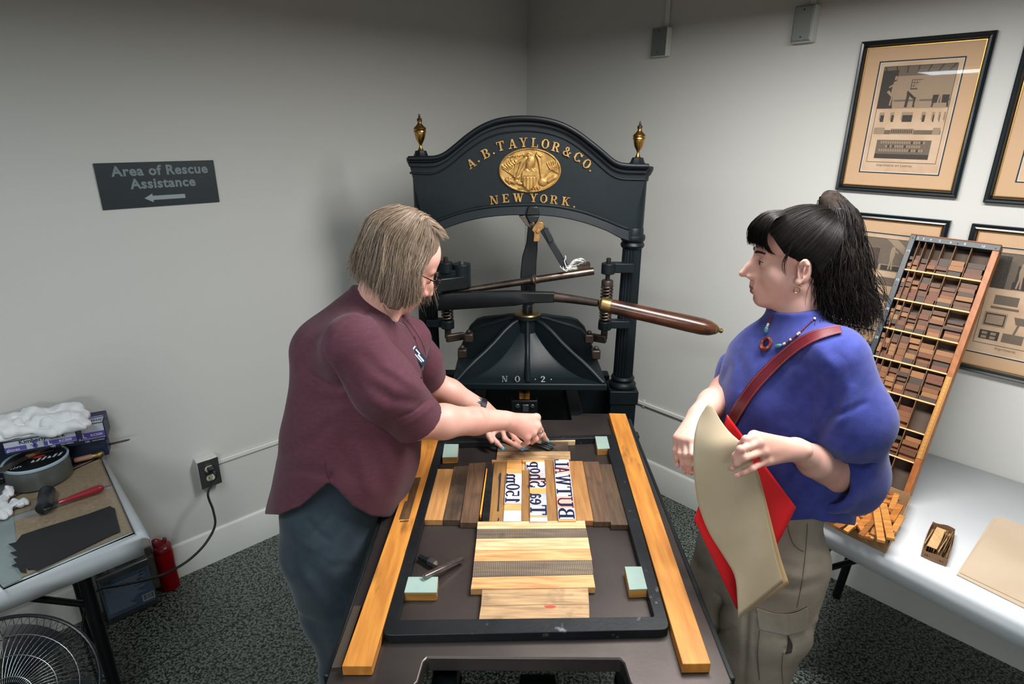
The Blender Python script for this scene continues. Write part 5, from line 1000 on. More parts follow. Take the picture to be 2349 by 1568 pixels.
knife(PZ(14, 1095, zg+.008), PZ(-25, 1103, zg+.008), PZ(-80, 1115, zg+.006), .011, .012, .022, 'black handled scraper below the ink tin at the photo edge', mh=m_blk, name='scraper')
# tissue and gloves
m_tis = mat('white_tissue', 'd3d5d8', .9, sheen=.2)
def crumple(pts, rs_, label, name, cat, res=.003, amp=.005, sc=90, seed=1, m=None, k=.012, zfl=None, parent=None):
    P = np.array(pts); lo, hi = P.min(0)-.09, P.max(0)+.09; s = SDF(lo, hi, res)
    for p, r in zip(P, rs_): s.ell(p, r, k=k)
    w = wob(sc, amp, seed); w2 = wob(sc*2.3, amp*.6, seed+9); w3 = wob(sc*1.3, 1., seed+5); s.fn(lambda X, Y, Z: w(X, Y, Z)+w2(X, Y, Z)+amp*1.3*np.exp(-(w3(X, Y, Z)/.16)**2), lo, hi)
    if zfl is not None: s.plane((0, 0, zfl), (0, 0, -1))
    return tag(sdf_obj(s, name, m or m_tis, parent, 1), label, cat)
crumple([PZ(18, 1130, zg+.025), PZ(38, 1150, zg+.016), PZ(10, 1160, zg+.014), PZ(52, 1152, zg+.012), PZ(4, 1178, zg+.01), PZ(-20, 1150, zg+.02)], [(.014, .014, .022), (.026, .018, .014), (.03, .02, .012), (.014, .014, .01), (.022, .02, .009), (.03, .03, .02)], 'crumpled white tissue on the slab left of the brayer', 'tissue', 'tissue', zfl=zg+.0003)
# glove cartons
m_bxw = mat('carton_white', 'aeb4be', .5); m_bxn = mat('carton_navy', '1d2640', .45); m_bxp = mat('carton_purple', '54479a', .45)
def glovebox(fr, fl, w, dpt, h, label, detail):
    ex = nrm(fr-fl); ey = nrm(np.cross(V3(0, 0, 1), ex)); t = T('glove_box', label, 'box', fr-ex*w/2, 'disposable glove boxes')
    O_ = fr-ex*w; P = lambda x, y, z, o=0.: O_+ex*x+ey*(y-o)+V3(0, 0, z)
    b = B(); b.quad([P(0, 0, h), P(w, 0, h), P(w, dpt, h), P(0, dpt, h)], (0, 0, -h)); bx = b.obj('carton', m_bxn, t, bev=.004)
    b = B(); b.quad([P(.003, -.0004, h*.22), P(w-.003, -.0004, h*.22), P(w-.003, -.0004, h-.004), P(.003, -.0004, h-.004)], ey*.0003); b.quad([P(.003, 0, h+.0002), P(w-.003, 0, h+.0002), P(w-.003, dpt*.42, h+.0002), P(.003, dpt*.42, h+.0002)], (0, 0, -.0003)); b.obj('white_panel', m_bxw, bx, smooth=False)
    b = B(); b.quad([P(.003, -.0008, h*.25), P(w-.003, -.0008, h*.25), P(w-.003, -.0008, h*.56), P(.003, -.0008, h*.56)], ey*.0003); b.quad([P(.003, dpt*.42, h+.0003), P(w-.003, dpt*.42, h+.0003), P(w-.003, dpt*.60, h+.0003), P(.003, dpt*.60, h+.0003)], (0, 0, -.0003)); b.obj('purple_band', m_bxp, bx, smooth=False)
    b = B(); b.prism([P(w*.42+.3*w*math.cos(a), dpt*.62+.17*dpt*math.sin(a), h+.0005) for a in np.linspace(0, 6.28, 25)[:-1]], (0, 0, -.0003)); b.obj('opening', m_blk, bx, smooth=False)
    b = B(); text(b, 'Kimberly-Clark', P(w*.55, dpt*.2, h+.0003), -ex, -ey, .028, .0002, .0004); b.obj('brand_lettering', mat('carton_ink', '1b2036', .5), bx, smooth=False)
    b = B(); text(b, 'purple nitrile', P(w*.72, dpt*.51, h+.0004), -ex, -ey, .014, .0002); text(b, 'L', P(w*.61, -.0011, h*.405), ex, (0, 0, 1), .022, .0002, .0006); text(b, 'KC500', P(w*.83, -.0011, h*.405), ex, (0, 0, 1), .0125, .0002, .0002); text(b, 'gloves', P(w*.12, -.0011, h*.36), ex, (0, 0, 1), .014, .0002); text(b, '100', P(w*.64, -.0006, h*.11), ex, (0, 0, 1), .010, .0002); text(b, 'NON STERILE', P(w*.84, -.0006, h*.11), ex, (0, 0, 1), .006, .0002); b.obj('size_lettering', m_wht, bx, smooth=False)
    b = B(); b.quad([P(w*x, -.0012, h*z) for x, z in ((.30, .22), (.53, .22), (.53, .63), (.30, .63))], ey*.0003); b.obj('pictogram_panel', m_bxw, bx, smooth=False)
    b = B(); cx, cz = w*.415, h*.38
    b.prism([P(cx+.007*math.cos(a), -.0016, cz+.008*math.sin(a)) for a in np.linspace(0, 6.28, 13)[:-1]], ey*.0003)
    for a in (66, 82, 96, 110, 152):
        u_ = V3(math.cos(math.radians(a)), 0, math.sin(math.radians(a))); w_ = (-u_[2]*.0013, u_[0]*.0013); r_ = .019 if a < 120 else .014
        b.prism([P(cx+w_[0], -.0016, cz+w_[1]), P(cx+u_[0]*r_+w_[0], -.0016, cz+u_[2]*r_+w_[1]), P(cx+u_[0]*r_-w_[0], -.0016, cz+u_[2]*r_-w_[1]), P(cx-w_[0], -.0016, cz-w_[1])], ey*.0003)
    b.obj('hand_pictogram', m_bxp, bx, smooth=False)
    return P
fr = PZ(247, 1009, zt+.078); fl = PZ(155, 1026, zt+.078); glovebox(fr, fl, .165, .105, .075, 'purple and navy glove box with open top nearest the wall corner side', 1)
ex_ = nrm(fr-fl); ey_ = nrm(np.cross(V3(0, 0, 1), ex_))
b = B(); q = fr-ex_*.012+ey_*.038; q = V3(q[0], q[1], zt+.002); b.quad([p+V3(0, 0, .075) for p in (q-ex_*.125, q, q+ey_*.062, q-ex_*.125+ey_*.062)], (0, 0, -.075)); tag(b.obj('glove_box', m_bxn, None, bev=.003), 'plain navy glove box underneath the purple and navy glove box', 'box', 'disposable glove boxes')
b = B(); b.quad([WL(u, o, zt+.118) for u, o in ((-.12, .006), (.125, .006), (.125, .054), (-.12, .054))], (0, 0, -.116)); tag(b.obj('glove_box', m_bxn, None, bev=.003), 'navy glove box behind the grey ink tin supporting the flat box', 'box', 'disposable glove boxes')
fl2 = PZ(13, 1046, zt+.119); P2 = glovebox(fl2+ex_*.2, fl2, .2, .09, .05, 'flat glove box under the white cloth gloves, text facing front', 1)
gb = COL.objects['glove_box.003']; b = B(); text(b, 'Kimberly-Clark', P2(.105, -.0014, .040), ex_, (0, 0, 1), .020, .0002, .0003); b.obj('front_lettering', MATS['carton_ink'], gb.children[0], smooth=False)
pts = [P2(.0, .02, .075), P2(.06, .03, .078), P2(.12, .035, .08), P2(.17, .045, .085), P2(.2, .05, .075), P2(.10, .07, .098), P2(.17, .08, .10), P2(.02, .06, .095), P2(-.05, .03, .085), P2(.13, .0, .066), P2(.20, .01, .068), P2(-.03, -.0, .066)]
crumple(pts, [(.055, .045, .028)]*4+[(.04, .04, .026)]+[(.055, .04, .024)]*3+[(.055, .05, .03)]+[(.05, .028, .02)]*3, 'pile of white cotton gloves heaped on the flat glove box', 'cotton_gloves', 'gloves', amp=.005, sc=48, seed=4, zfl=zt+.1695)
# solvent can and bottle on the floor
m_can = mat('can_tin', '6d7474', .35, .85, base2='525a5c', nscale=9); m_lab = mat('can_label', '44566a', .5, base2='3a4a5c', nscale=10, base3='1e2930', n3scale=14, n3lo=.62, n3hi=.7)
fl_, fr_ = PZ(247.5, 1437, 0), PZ(366, 1383, 0); ex_ = nrm(fr_-fl_); ey_ = nrm(np.cross(V3(0, 0, 1), ex_)); wC = np.linalg.norm(fr_-fl_); dC = .095
hC = .0
for h_ in np.linspace(.15, .4, 200):
    p = fr_+V3(0, 0, h_); v = p-CAM; zz = v@FW; y = 784-F*(v@CU)/zz
    if y <= 1279: hC = h_; break
CP = lambda x, y, z: fl_+ex_*x+ey_*y+V3(0, 0, z)
t = T('solvent_can', 'rectangular metal solvent can with blue label on floor under left table', 'can', CP(wC/2, dC/2, 0))
b = B(); b.quad([CP(0, 0, hC), CP(wC, 0, hC), CP(wC, dC, hC), CP(0, dC, hC)], (0, 0, -hC+.001)); body = b.obj('can_body', m_can, t, bev=.008, seg=3)
b = B(); b.quad([CP(.008, -.0006, hC*.13), CP(wC-.008, -.0006, hC*.13), CP(wC-.008, -.0006, hC*.86), CP(.008, -.0006, hC*.86)], ey_*.0004); lb_ = b.obj('label', m_lab, body, smooth=False)
b = B()
for k in range(22): zz = hC*(.22+.026*k); x1 = wC*(.62+.25*rs.random()) if k > 5 else wC*(.5+.1*rs.random()); b.quad([CP(.016, -.0010, zz), CP(x1, -.0010, zz), CP(x1, -.0010, zz+.0018), CP(.016, -.0010, zz+.0018)], ey_*.0002)
b.obj('label_print', mat('label_print', '8494a4', .5), lb_, smooth=False)
b = B(); b.quad([CP(wC*.72, -.0010, hC*.18), CP(wC*.95, -.0010, hC*.18), CP(wC*.95, -.0010, hC*.32), CP(wC*.72, -.0010, hC*.32)], ey_*.0002); b.obj('barcode_panel', mat('barcode_white', '9aa6b0', .5), lb_, smooth=False)
b = B(); x = wC*.74
while x < wC*.93: w_ = rs.choice((.001, .0016, .0026)); b.quad([CP(x, -.0013, hC*.2), CP(x+w_, -.0013, hC*.2), CP(x+w_, -.0013, hC*.31), CP(x, -.0013, hC*.31)], ey_*.0002); x += w_+rs.choice((.001, .0018))
b.obj('barcode', m_blk, lb_, smooth=False)
b = B(); c = CP(wC*.17, dC*.45, hC); b.lathe([(.024, -.002), (.024, .004), (.021, .006), (.021, .016)], c, seg=24); b.obj('spout', m_can, t, angle=40)
b = B(); b.lathe([(.0225, .012), (.0225, .026), (.019, .028)], c, seg=24); b.obj('screw_cap', mat('cap_rust', '5d3a28', .5), t, angle=40)
b = B(); b.tube(smoothpath([CP(wC*.42, dC*.5, hC), CP(wC*.42, dC*.5, hC+.016), CP(wC*.6, dC*.5, hC+.02), CP(wC*.78, dC*.5, hC+.016), CP(wC*.78, dC*.5, hC)], 6), .008, 8, flat=.3); b.obj('carry_handle', m_can, t)
bb_ = PZ(392, 1345, 0); rb = .036
hb = .245
m_rb = mat('red_translucent', 'c1121a', .15, trans=.65, ior=1.2); m_rcap = mat('dark_red_cap', '6d1420', .35, coat=.3)
t = T('water_bottle', 'translucent red water bottle standing on floor against the baseboard', 'bottle', bb_)
b = B(); b.lathe([(rb*.8, 0), (rb*.96, .004), (rb, .012), (rb, .09), (rb*.97, .11), (rb, .13), (rb, hb*.76), (rb*.86, hb*.80), (rb*.86, hb*.82)], bb_, seg=36); b.obj('bottle_body', m_rb, t, angle=50)
b = B(); b.lathe([(rb*.9, hb*.79), (rb*1.0, hb*.80), (rb*1.0, hb*.845), (rb*.92, hb*.87), (rb*.55, hb*.90)], bb_, seg=32); b.obj('screw_cap', m_rcap, t, angle=40)
b = B(); Rb = axes(LD, NL); b.ball(bb_+V3(0, 0, hb*.91)-LD*.010, (.020, .016, .035), R=axes(LD*.9+V3(0, 0, .5), NL)); b.box(bb_+V3(0, 0, hb*.93)+LD*.012, (.014, .018, .03), axes(LD*.8-V3(0, 0, .4), NL)); b.obj('flip_spout', m_rcap, t, bev=.004)
b = B(); b.quad([bb_+V3(rb*1.01*math.sin(a), -rb*1.01*math.cos(a), z) for a, z in ((-.1, .03), (.4, .03), (.4, .036), (-.1, .036))], (0, 0, .0005)); b.obj('logo_strip', m_blk, t)
# floor fan
fc = PY(8, 1612, 1.02); fn_ = nrm(nrm(CAM-fc)+V3(.15, 0, .1)); fx = nrm(np.cross(V3(0, 0, 1), fn_)); fy = np.cross(fn_, fx); rF = .186
m_fan = mat('fan_black', '10161a', .3); m_wire = mat('chrome_wire', '8d9396', .22, .95)
t = T('desk_fan', 'black wire guarded floor fan cut by the bottom left photo corner', 'fan', (fc[0], fc[1], 0))
def dome(s_, r): return fc+fn_*s_*(.052*math.cos(r/rF*math.pi/2)**.6)
for s_, nm, mm in ((1, 'front_guard', m_wire), (-1, 'rear_guard', m_fan)):
    b = B()
    for k in range(72):
        a0 = 2*math.pi*k/72; pts = []
        for i in range(8):
            r = .03+(rF-.03)*i/7; a = a0+.35*(1-i/7)*s_; pts.append(dome(s_, min(r, rF*.999))+(fx*math.cos(a)+fy*math.sin(a))*r)
        b.tube(pts, .0009, 4)
    for r in (.05, .095, .14): b.tube([dome(s_, r)+(fx*math.cos(a)+fy*math.sin(a))*r for a in np.linspace(0, 2*math.pi, 48, endpoint=False)], .0013, 5, closed=True)
    b.obj(nm, mm, t, angle=180)
b = B(); b.tube([fc+(fx*math.cos(a)+fy*math.sin(a))*rF for a in np.linspace(0, 2*math.pi, 64, endpoint=False)], .0045, 8, closed=True); b.obj('guard_rim', m_fan, t)
b = B(); b.lathe([(.034, 0), (.034, .006), (.02, .01), (.002, .011)], fc+fn_*.052, fn_, 28); b.obj('badge', m_fan, t)
b = B(); b.lathe([(.05, -.16), (.055, -.12), (.05, -.055), (.025, -.03), (.025, .02)], fc, fn_, 24); b.obj('motor', m_fan, t)
for k in range(4):
    a0 = k*math.pi/2+.4; G_ = [[fc+(fx*math.cos(a0+da)+fy*math.sin(a0+da))*r+fn_*(.02*(da-.3)*2) for da in np.linspace(0, .85, 7)] for r in np.linspace(.024, .165, 8)]
    b = B(); b.grid(np.array(G_), .0015); b.obj('blade', m_fan, t, angle=60)
q = fc-fn_*.10; b = B(); b.cyl((q[0], q[1], .02), (q[0], q[1], q[2]), .014); b.lathe([(.15, 0), (.15, .012), (.05, .03), (.02, .05)], (q[0], q[1], .001), seg=32); b.obj('stand', m_fan, t, angle=40)
# ================================================================ leaning case of wood furniture
cBR, cTR, cTL = PZ(2117, 1163, zt+.0225), WR(.302, .100, 1.515), WR(.553, .100, 1.519)
cex = nrm(cTR-cTL); cey = cTR-cBR; Hc = np.linalg.norm(cey); cey = nrm(cey-cex*(cey@cex)); cez = np.cross(cex, cey); Wc = np.linalg.norm(cTR-cTL)
cO = cTR-cex*Wc-cey*Hc; Dc = .052
KP = lambda x, y, z=0.: cO+cex*x+cey*y+cez*z
KR = np.column_stack([cex, cey, cez])
def onplane(px, py): p = PN(px, py, cez, cO); d = p-cO; return d@cex, d@cey
m_cw = mat('case_wood', 'a3612c', .45, base2='8a4e21', nscale=9, stretch=(8, .8, 4)); m_cb = mat('case_black_rail', '131b22', .4); m_shf = mat('shelf_pale_edge', 'd9b079', .6); m_back = mat('case_back', '4a3b30', .7); m_dv = mat('divider_wood', '6a4a30', .6)
CASE = T('furniture_case', 'wooden compartment case of print furniture leaning on the wall over the table', 'case', cBR)
def kbox(x0, x1, y0, y1, z0, z1, bb): bb.box(KP((x0+x1)/2, (y0+y1)/2, (z0+z1)/2), (x1-x0, y1-y0, z1-z0), KR)
rl, rr2, rt, rbm = .0175, .0185, .0195, .018
for x0, x1, y0, y1, mm, nm in ((0, rl, 0, Hc, m_cb, 'left_rail'), (Wc-rr2, Wc, 0, Hc-rt, m_cw, 'right_rail'), (rl, Wc, Hc-rt, Hc, m_cb, 'top_rail'), (rl, Wc-rr2, 0, rbm, m_cw, 'bottom_rail')):
    b = B(); kbox(x0, x1, y0, y1, -Dc, 0, b); b.obj(nm, mm, CASE, bev=.0012)
b = B(); kbox(0, Wc, Hc, Hc+.003, -Dc, .001, b); b.obj('top_edge', m_cw, CASE, bev=.001)
b = B(); kbox(rl, Wc-rr2, rbm, Hc-rt, -Dc+.001, -Dc+.004, b); b.obj('back_panel', m_back, CASE)
ys = [onplane(*p)[1] for p in ((2260, 646), (2237, 718.5), (2215.5, 791), (2194, 863), (2172, 935.5), (2150, 1006), (2130, 1073))]
rows = [Hc-rt]+ys+[rbm]
wds = np.array([2, 3, 4, 5, 6, 8, 10])+.75; xs = rl+np.r_[0, np.cumsum(wds)]/wds.sum()*(Wc-rl-rr2)
for y in ys: b = B(); kbox(rl, Wc-rr2, y-.0022, y+.0022, -Dc+.004, -.002, b); b.obj('shelf', m_shf, CASE)
for x in xs[1:-1]: b = B(); kbox(x-.0011, x+.0011, rbm, Hc-rt, -Dc+.004, -.0035, b); b.obj('divider', m_dv, CASE)
m_num = mat('rail_numerals', 'b7c2c8', .5)
b = B(); [text(b, n, KP((xs[i]+xs[i+1])/2, Hc-rt*.55, .0002), cex, cey, .011, .0003) for i, n in enumerate(('2', '3', '4', '5', '6', '8', '10'))]; b.obj('column_numerals', m_num, COL.objects['top_rail'], smooth=False) if False else None
tr_ = [c for c in CASE.children if c.name.startswith('top_rail')][0]; lr_ = [c for c in CASE.children if c.name.startswith('left_rail')][0]; rr_o = [c for c in CASE.children if c.name.startswith('right_rail')][0]
b.obj('column_numerals', m_num, tr_, smooth=False)
b = B(); [text(b, n, KP(rl*.5, (rows[i]+rows[i+1])/2+.012, .0002), cex, cey, .011, .0003) for i, n in enumerate(('10', '15', '20', '25', '30', '35', '40', '45'))]; b.obj('row_numerals', m_num, lr_, smooth=False)
for (x, y) in [(rl*.5, Hc-.012), (Wc*.55, Hc-.012), (Wc-.012, Hc-.012)]: b = B(); b.ball(KP(x, y, .0), .0022, 8, 6); b.obj('screw', m_steel_d, tr_)
for y in (Hc*.93, Hc*.79, Hc*.55, Hc*.2): b = B(); b.ball(KP(rl*.5, y, .0), .002, 8, 6); b.obj('screw', m_steel_d, lr_)
y0r, y1r = onplane(2138, 1062)[1], onplane(2192, 868)[1]
b = B(); kbox(Wc-rr2+.001, Wc-.001, y0r, y1r, 0, .0015, b); ru = b.obj('ruler_strip', mat('brass_ruler', 'c08a46', .4, .3), CASE)
b = B()
n = int((y1r-y0r)/.0022)
for k in range(n): l = .010 if k % 6 == 0 else (.006 if k % 3 == 0 else .004); kbox(Wc-.0018-l, Wc-.0018, y0r+.0022*k, y0r+.0022*k+.0007, .0015, .0018, b); kbox(Wc-rr2+.002, Wc-rr2+.0045, y0r+.0022*k, y0r+.0022*k+.0007, .0015, .0018, b)
b.obj('ruler_marks', mat('ruler_ink', '40281a', .5), ru, smooth=False)
m_bl = [mat('case_block_'+n, a, .55, base2=b_, nscale=14, stretch=(1, 5, 1), base3='2b2018', n3scale=12, n3lo=.68, n3hi=.78) for n, a, b_ in (('amber', '7d4d27', '663d1a'), ('brown', '5f3b20', '4a2c15'), ('tan', '93653a', '7a4f28'), ('dark', '41301f', '312217'), ('red', '6e3b1e', '582d15'))]
empty = {(5, 6), (7, 5), (7, 6)}; rs = random.Random(21)
RN = ['top', 'second', 'third', 'fourth', 'fifth', 'sixth', 'seventh', 'bottom']; CN = ['narrowest', 'second', 'third', 'fourth', 'fifth', 'sixth', 'widest']; BN = ['lowest', 'second lowest', 'third from bottom', 'fourth from bottom', 'fifth from bottom', 'sixth from bottom', 'seventh from bottom']
proto = {}
for r in range(8):
    for c in range(7):
        if (r, c) in empty: continue
        x0, x1 = xs[c]+.0018, xs[c+1]-.0018; y0, y1 = rows[r+1]+.0026, rows[r]-.004
        fill = (.62 if r == 0 else .92)*(1 if (r, c) != (7, 4) else .5)*(rs.uniform(.72, 1.02)); y = y0; k = 0
        n_ = rs.choice((4, 5, 5, 6)) if r > 0 else rs.choice((3, 4)); hh_ = (y1-y0)*min(fill, .96)/n_
        for k in range(n_):
            h = hh_*.96; zo = -rs.choice((.004, .008, .013, .013, .02)); wv = (x1-x0)*rs.uniform(.86, .985)
            if c not in proto:
                b = B(); b.box((0, 0, 0), (1, 1, 1)); o = b.obj('furniture_block', m_bl[0], None, bev=0, smooth=False); o.data.materials.clear(); o.data.materials.append(None); proto[c] = o; first = True
            else: o = clone(proto[c])
            o.matrix_world = Matrix(frame(KP(x0+wv/2+rs.uniform(0, (x1-x0)-wv), y+h/2, (zo-Dc+.006)/2), cex, cey)) @ Matrix.Rotation(rs.uniform(-.012, .012), 4, 'Z') @ Matrix.Diagonal((wv, h, (zo+Dc-.006), 1))
            o.material_slots[0].link = 'OBJECT'; o.material_slots[0].material = rs.choice(m_bl)
            tag(o, f'brown wood block, {BN[k]} in the {RN[r]} row, {CN[c]} column of the leaning case', 'wood block', 'wood furniture in the leaning case'); y += hh_
m_wht = mat('white_print', 'c6ccd0', .5); m_brassd = mat('aged_brass', '8a744c', .38, .9, rand=False)
def resamp(p, n):
    p = np.array(smoothpath(p, 6)); d = np.r_[0, np.cumsum(np.linalg.norm(np.diff(p, axis=0), axis=1))]; t = np.linspace(0, d[-1], n); return np.stack([np.interp(t, d, p[:, k]) for k in range(p.shape[1])], 1)
# ================================================================ people
def PIX(X, Y, Z):                     # where a point lies in the photograph
    a, b_, c = X, Y, Z-HC
    zz = FW[0]*a+FW[1]*b_+FW[2]*c; return 1174.5+F*(CR[0]*a+CR[1]*b_+CR[2]*c)/zz, 784-F*(CU[0]*a+CU[1]*b_+CU[2]*c)/zz
def folds(s, lst, lo=None, hi=None, FS=.6):  # cloth folds: (polyline, width, depth); positive depth = valley
    lo = s.lo if lo is None else lo; hi = s.lo+s.res*s.n if hi is None else hi
    def f(X, Y, Z):
        x, y = PIX(X, Y, Z); out = np.zeros(X.shape, np.float32)
        for pts, w, dp in lst:
            pts = np.array(pts, float); x0, y0 = pts.min(0)-3*w; x1, y1 = pts.max(0)+3*w; best = np.full(out.shape, 1e9, np.float32); tt = np.zeros_like(best); n = len(pts)-1
            for i in range(n):
                d = pts[i+1]-pts[i]; L2 = d@d; t = np.clip(((x-pts[i][0])*d[0]+(y-pts[i][1])*d[1])/L2, 0, 1); q = (x-pts[i][0]-t*d[0])**2+(y-pts[i][1]-t*d[1])**2; m = q < best; best = np.where(m, q, best); tt = np.where(m, (i+t)/n, tt)
            out += FS*dp*np.exp(-best/(w*w))*np.sqrt(np.clip(1-(2*tt-1)**2, 0, 1)+.03)
        return out
    s.fn(f, lo, hi)
def headparts(s, O, FV, UV, sc=1., nose=(0, 0, 0), chin=0., k=.012):
    Yh = nrm(FV); Xh = nrm(np.cross(Yh, UV)); Zh = np.cross(Xh, Yh); R = np.column_stack([Xh, Yh, Zh]); P = lambda x, y, z: np.array(O)+(Xh*x+Yh*y+Zh*z)*sc
    E = lambda c, r, k_=k, op='+', R2=None: s.ell(P(*c), np.array(r)*sc, R if R2 is None else R@R2, k_, op)
    C = lambda a, b_, r0, r1, k_=k, op='+': s.cone(P(*a), P(*b_), r0*sc, r1*sc, k_, op)
    E((0, -.012, .032), (.074, .096, .086)); E((0, .030, .040), (.060, .052, .053), .02); E((0, .026, -.038), (.056, .056, .068), .02)
    for i in (-1, 1):
        C((i*.050, -.006, -.048), (i*.016, .060, -.090), .018, .016, .022); E((i*.036, .050, -.030), (.020, .018, .020), .035); C((i*.008, .082, .020), (i*.040, .068, .018), .0075, .008, .012)
        E((i*.032, .082, -.002), (.017, .010, .0105), .010, '-'); E((i*.0315, .0700, -.001), (.0150, .0140, .0125), .004); E((i*.0315, .0870, -.002), (.0125, .0095, .0040), .002, '-'); C((i*.017, .081, .0045), (i*.045, .068, .003), .0026, .0024, .003)
    E((0, .066+chin, -.097), (.018, .016, .015), .016); E((0, .068, -.072), (.028, .020, .020), .016)
    nx, ny, nz = nose
    E((0, .064, -.054), (.027, .023, .028), .018); C((0, .070, -.036), (0, .096+ny*.7, -.038+nz*.6), .0125, .0085, .010); C((0, .078, .004), (0, .092+ny*.5, -.026), .009, .0085, .012)
    C((0, .081, .012), (0, .098+ny*.5, -.018+nz*.5), .0070, .0080, .010); C((0, .098+ny*.5, -.018+nz*.5), (0, .1105+ny, -.037+nz), .0080, .0085, .008)
    for i in (-1, 1): E((i*.0115, .094+ny*.6, -.0425+nz), (.0062, .0095, .0068), .006); E((i*.0065, .099+ny*.6, -.0495+nz), (.0034, .0055, .0034), .003, '-')
    E((0, .089, -.058), (.006, .006, .009), .007)
    E((0, .0860, -.0665), (.021, .0085, .0055), .005); E((0, .0840, -.0772), (.018, .0085, .0060), .005); E((0, .0955, -.0718), (.023, .011, .0010), .002, '-'); E((0, .088, -.0885), (.018, .006, .005), .006, '-')
    for i in (-1, 1):      # ears
        Re = ROTY(i*.28)@ROTX(-.18)@ROTZ(i*-.5)
        E((i*.075, -.008, -.012), (.0065, .0185, .0315), .004, R2=Re); E((i*.0815, -.003, -.008), (.0055, .0105, .0185), .003, '-', Re); C((i*.079, .004, .006), (i*.082, -.014, .004), .003, .003, .003); E((i*.077, .003, -.036), (.0055, .008, .009), .004); C((i*.082, -.006, -.002), (i*.081, -.004, -.022), .0028, .0028, .003)
    return P, R
def finger(s, pts, r=(.0092, .0084, .0078, .0066), k=.004):
    rr = np.interp(np.linspace(0, 1, len(pts)), np.linspace(0, 1, len(r)), r); s.chain(pts, rr, k)
    for i in range(1, len(pts)-1): s.ell(pts[i], (rr[i]*1.08,)*3, k=.003)
def nail(par, tip, prev, up, m, r=.0052, name='fingernail'):
    d = nrm(np.array(tip)-prev); u = nrm(np.array(up)-d*(np.array(up)@d)); b = B(); b.ball(np.array(tip)+u*.0042+d*.002, (r*1.35, r, .0026), 10, 6, np.column_stack([d, np.cross(u, d), u])); return b.obj(name, m, par, angle=180)
m_skin1 = mat('fair_skin_warm', 'd0a293', .5, base2='c49081', nscale=9, ndetail=3, bump=.05, bscale=260, rand=False, base3='b87468', n3scale=14, n3lo=.62, n3hi=.8)
m_skin2 = mat('fair_skin', 'cea294', .5, base2='c39182', nscale=9, ndetail=3, bump=.04, bscale=260, rand=False)
m_lip1, m_lip2 = mat('lips_soft', 'a8625c', .4, rand=False), mat('lips_rose', '9a5450', .38, rand=False)
m_flush = mat('skin_flush', 'c48a7c', .5, rand=False)
m_eye = mat('eye_white', 'cfc9c2', .15, rand=False); m_iris = mat('iris_brown', '2e2019', .1, rand=False)
def eyes(par, P, R, sc=1., look=(0, 1, 0)):
    for i in (-1, 1):
        b = B(); b.tube(smoothpath([P(i*(.0315+u), .0842-abs(u)*.12-max(0, u)*.38, .0022-abs(u)*.10) for u in (-.012, -.005, .003, .009, .015)], 4), .0010, 5); b.obj('eyelashes', m_iris, par)
        c = P(i*.0315, .0705, -.0015); b = B(); b.ball(c, .0125*sc, 18, 12, R); e = b.obj('eyeball', m_eye, par, angle=180)
        d = nrm(R@np.array(look)); b = B(); b.lathe([(.0062*sc, .0112*sc), (.0052*sc, .0122*sc), (.0005, .0129*sc)], c, d, 18); b.obj('iris', m_iris, e, angle=180)
# ---------------------------------------------------------------- woman at the forme (maroon shirt)
W1 = T('person', 'woman in maroon shirt and glasses leaning over the press bed, setting metal leads', 'person', (-.50, 1.36, 0))
Q = PY
s = SDF((-.72, 1.02, -.01), (.16, 1.86, 1.76), .0031)
A0, A1 = Q(757, 1190, 1.40), Q(858, 700, 1.49)
s.loft(A0, A1, [(-.15, -.01, 0, .09, .13), (0, 0, 0, .09, .13), (.35, .02, 0, .12, .15), (.65, .01, 0, .135, .165), (.85, -.01, 0, .10, .14), (1.0, 0, 0, .06, .07)], (1, 0, 0))
O1 = Q(917, 603, 1.515); F1 = nrm((.80, .30, -.50)); U1 = nrm((.42, .12, .90))
s.chain([A1-V3(.01, 0, .05), Q(878, 668, 1.47), O1+V3(-.03, 0, -.03)], [.062, .056, .055], .02)
P1, R1 = headparts(s, O1, F1, U1, 1.03, nose=(0, -.004, 0))
# near (right) arm
sh1, el1, wr1 = Q(815, 800, 1.31), Q(948, 968, 1.365), Q(1160, 963, 1.535)
s.chain([A1-V3(0, .05, .10), sh1, el1], [.05, .047, .043], .02); s.chain([el1, el1+(wr1-el1)*.3, el1+(wr1-el1)*.65, wr1], [.043, .044, .036, .027], .02)
kn = {'index': Q(1231, 958, 1.615), 'middle': Q(1232, 978, 1.595), 'ring': Q(1222, 992, 1.578), 'little': Q(1208, 1003, 1.562)}
for n_, w in (('index', .016), ('middle', .0165), ('ring', .016), ('little', .0145)): s.cone(wr1+(kn[n_]-wr1)*.18, kn[n_], .020, w*.82, .012)
for n_ in kn: s.ell(kn[n_]+V3(0, -.002, .003), (.0115,)*3, k=.006)
fi = [kn['index'], Q(1240, 985, 1.632), Q(1246, 997, 1.642), Q(1254, 1009, 1.648)]; finger(s, fi)
fm = [kn['middle'], Q(1240, 996, 1.60), Q(1232, 1006, 1.612), Q(1226, 1010, 1.625)]; finger(s, fm)
fr_1 = [kn['ring'], Q(1229, 1006, 1.585), Q(1220, 1012, 1.60), Q(1214, 1012, 1.61)]; finger(s, fr_1)
fl_1 = [kn['little'], Q(1210, 1014, 1.565), Q(1202, 1018, 1.58), Q(1198, 1018, 1.59)]; finger(s, fl_1, (.0082, .0075, .007, .006))
ft = [wr1+(kn['index']-wr1)*.3+V3(.0, .02, -.012), Q(1205, 992, 1.63), Q(1226, 1004, 1.645), Q(1238, 1012, 1.65)]; finger(s, ft, (.014, .0105, .0095, .008))
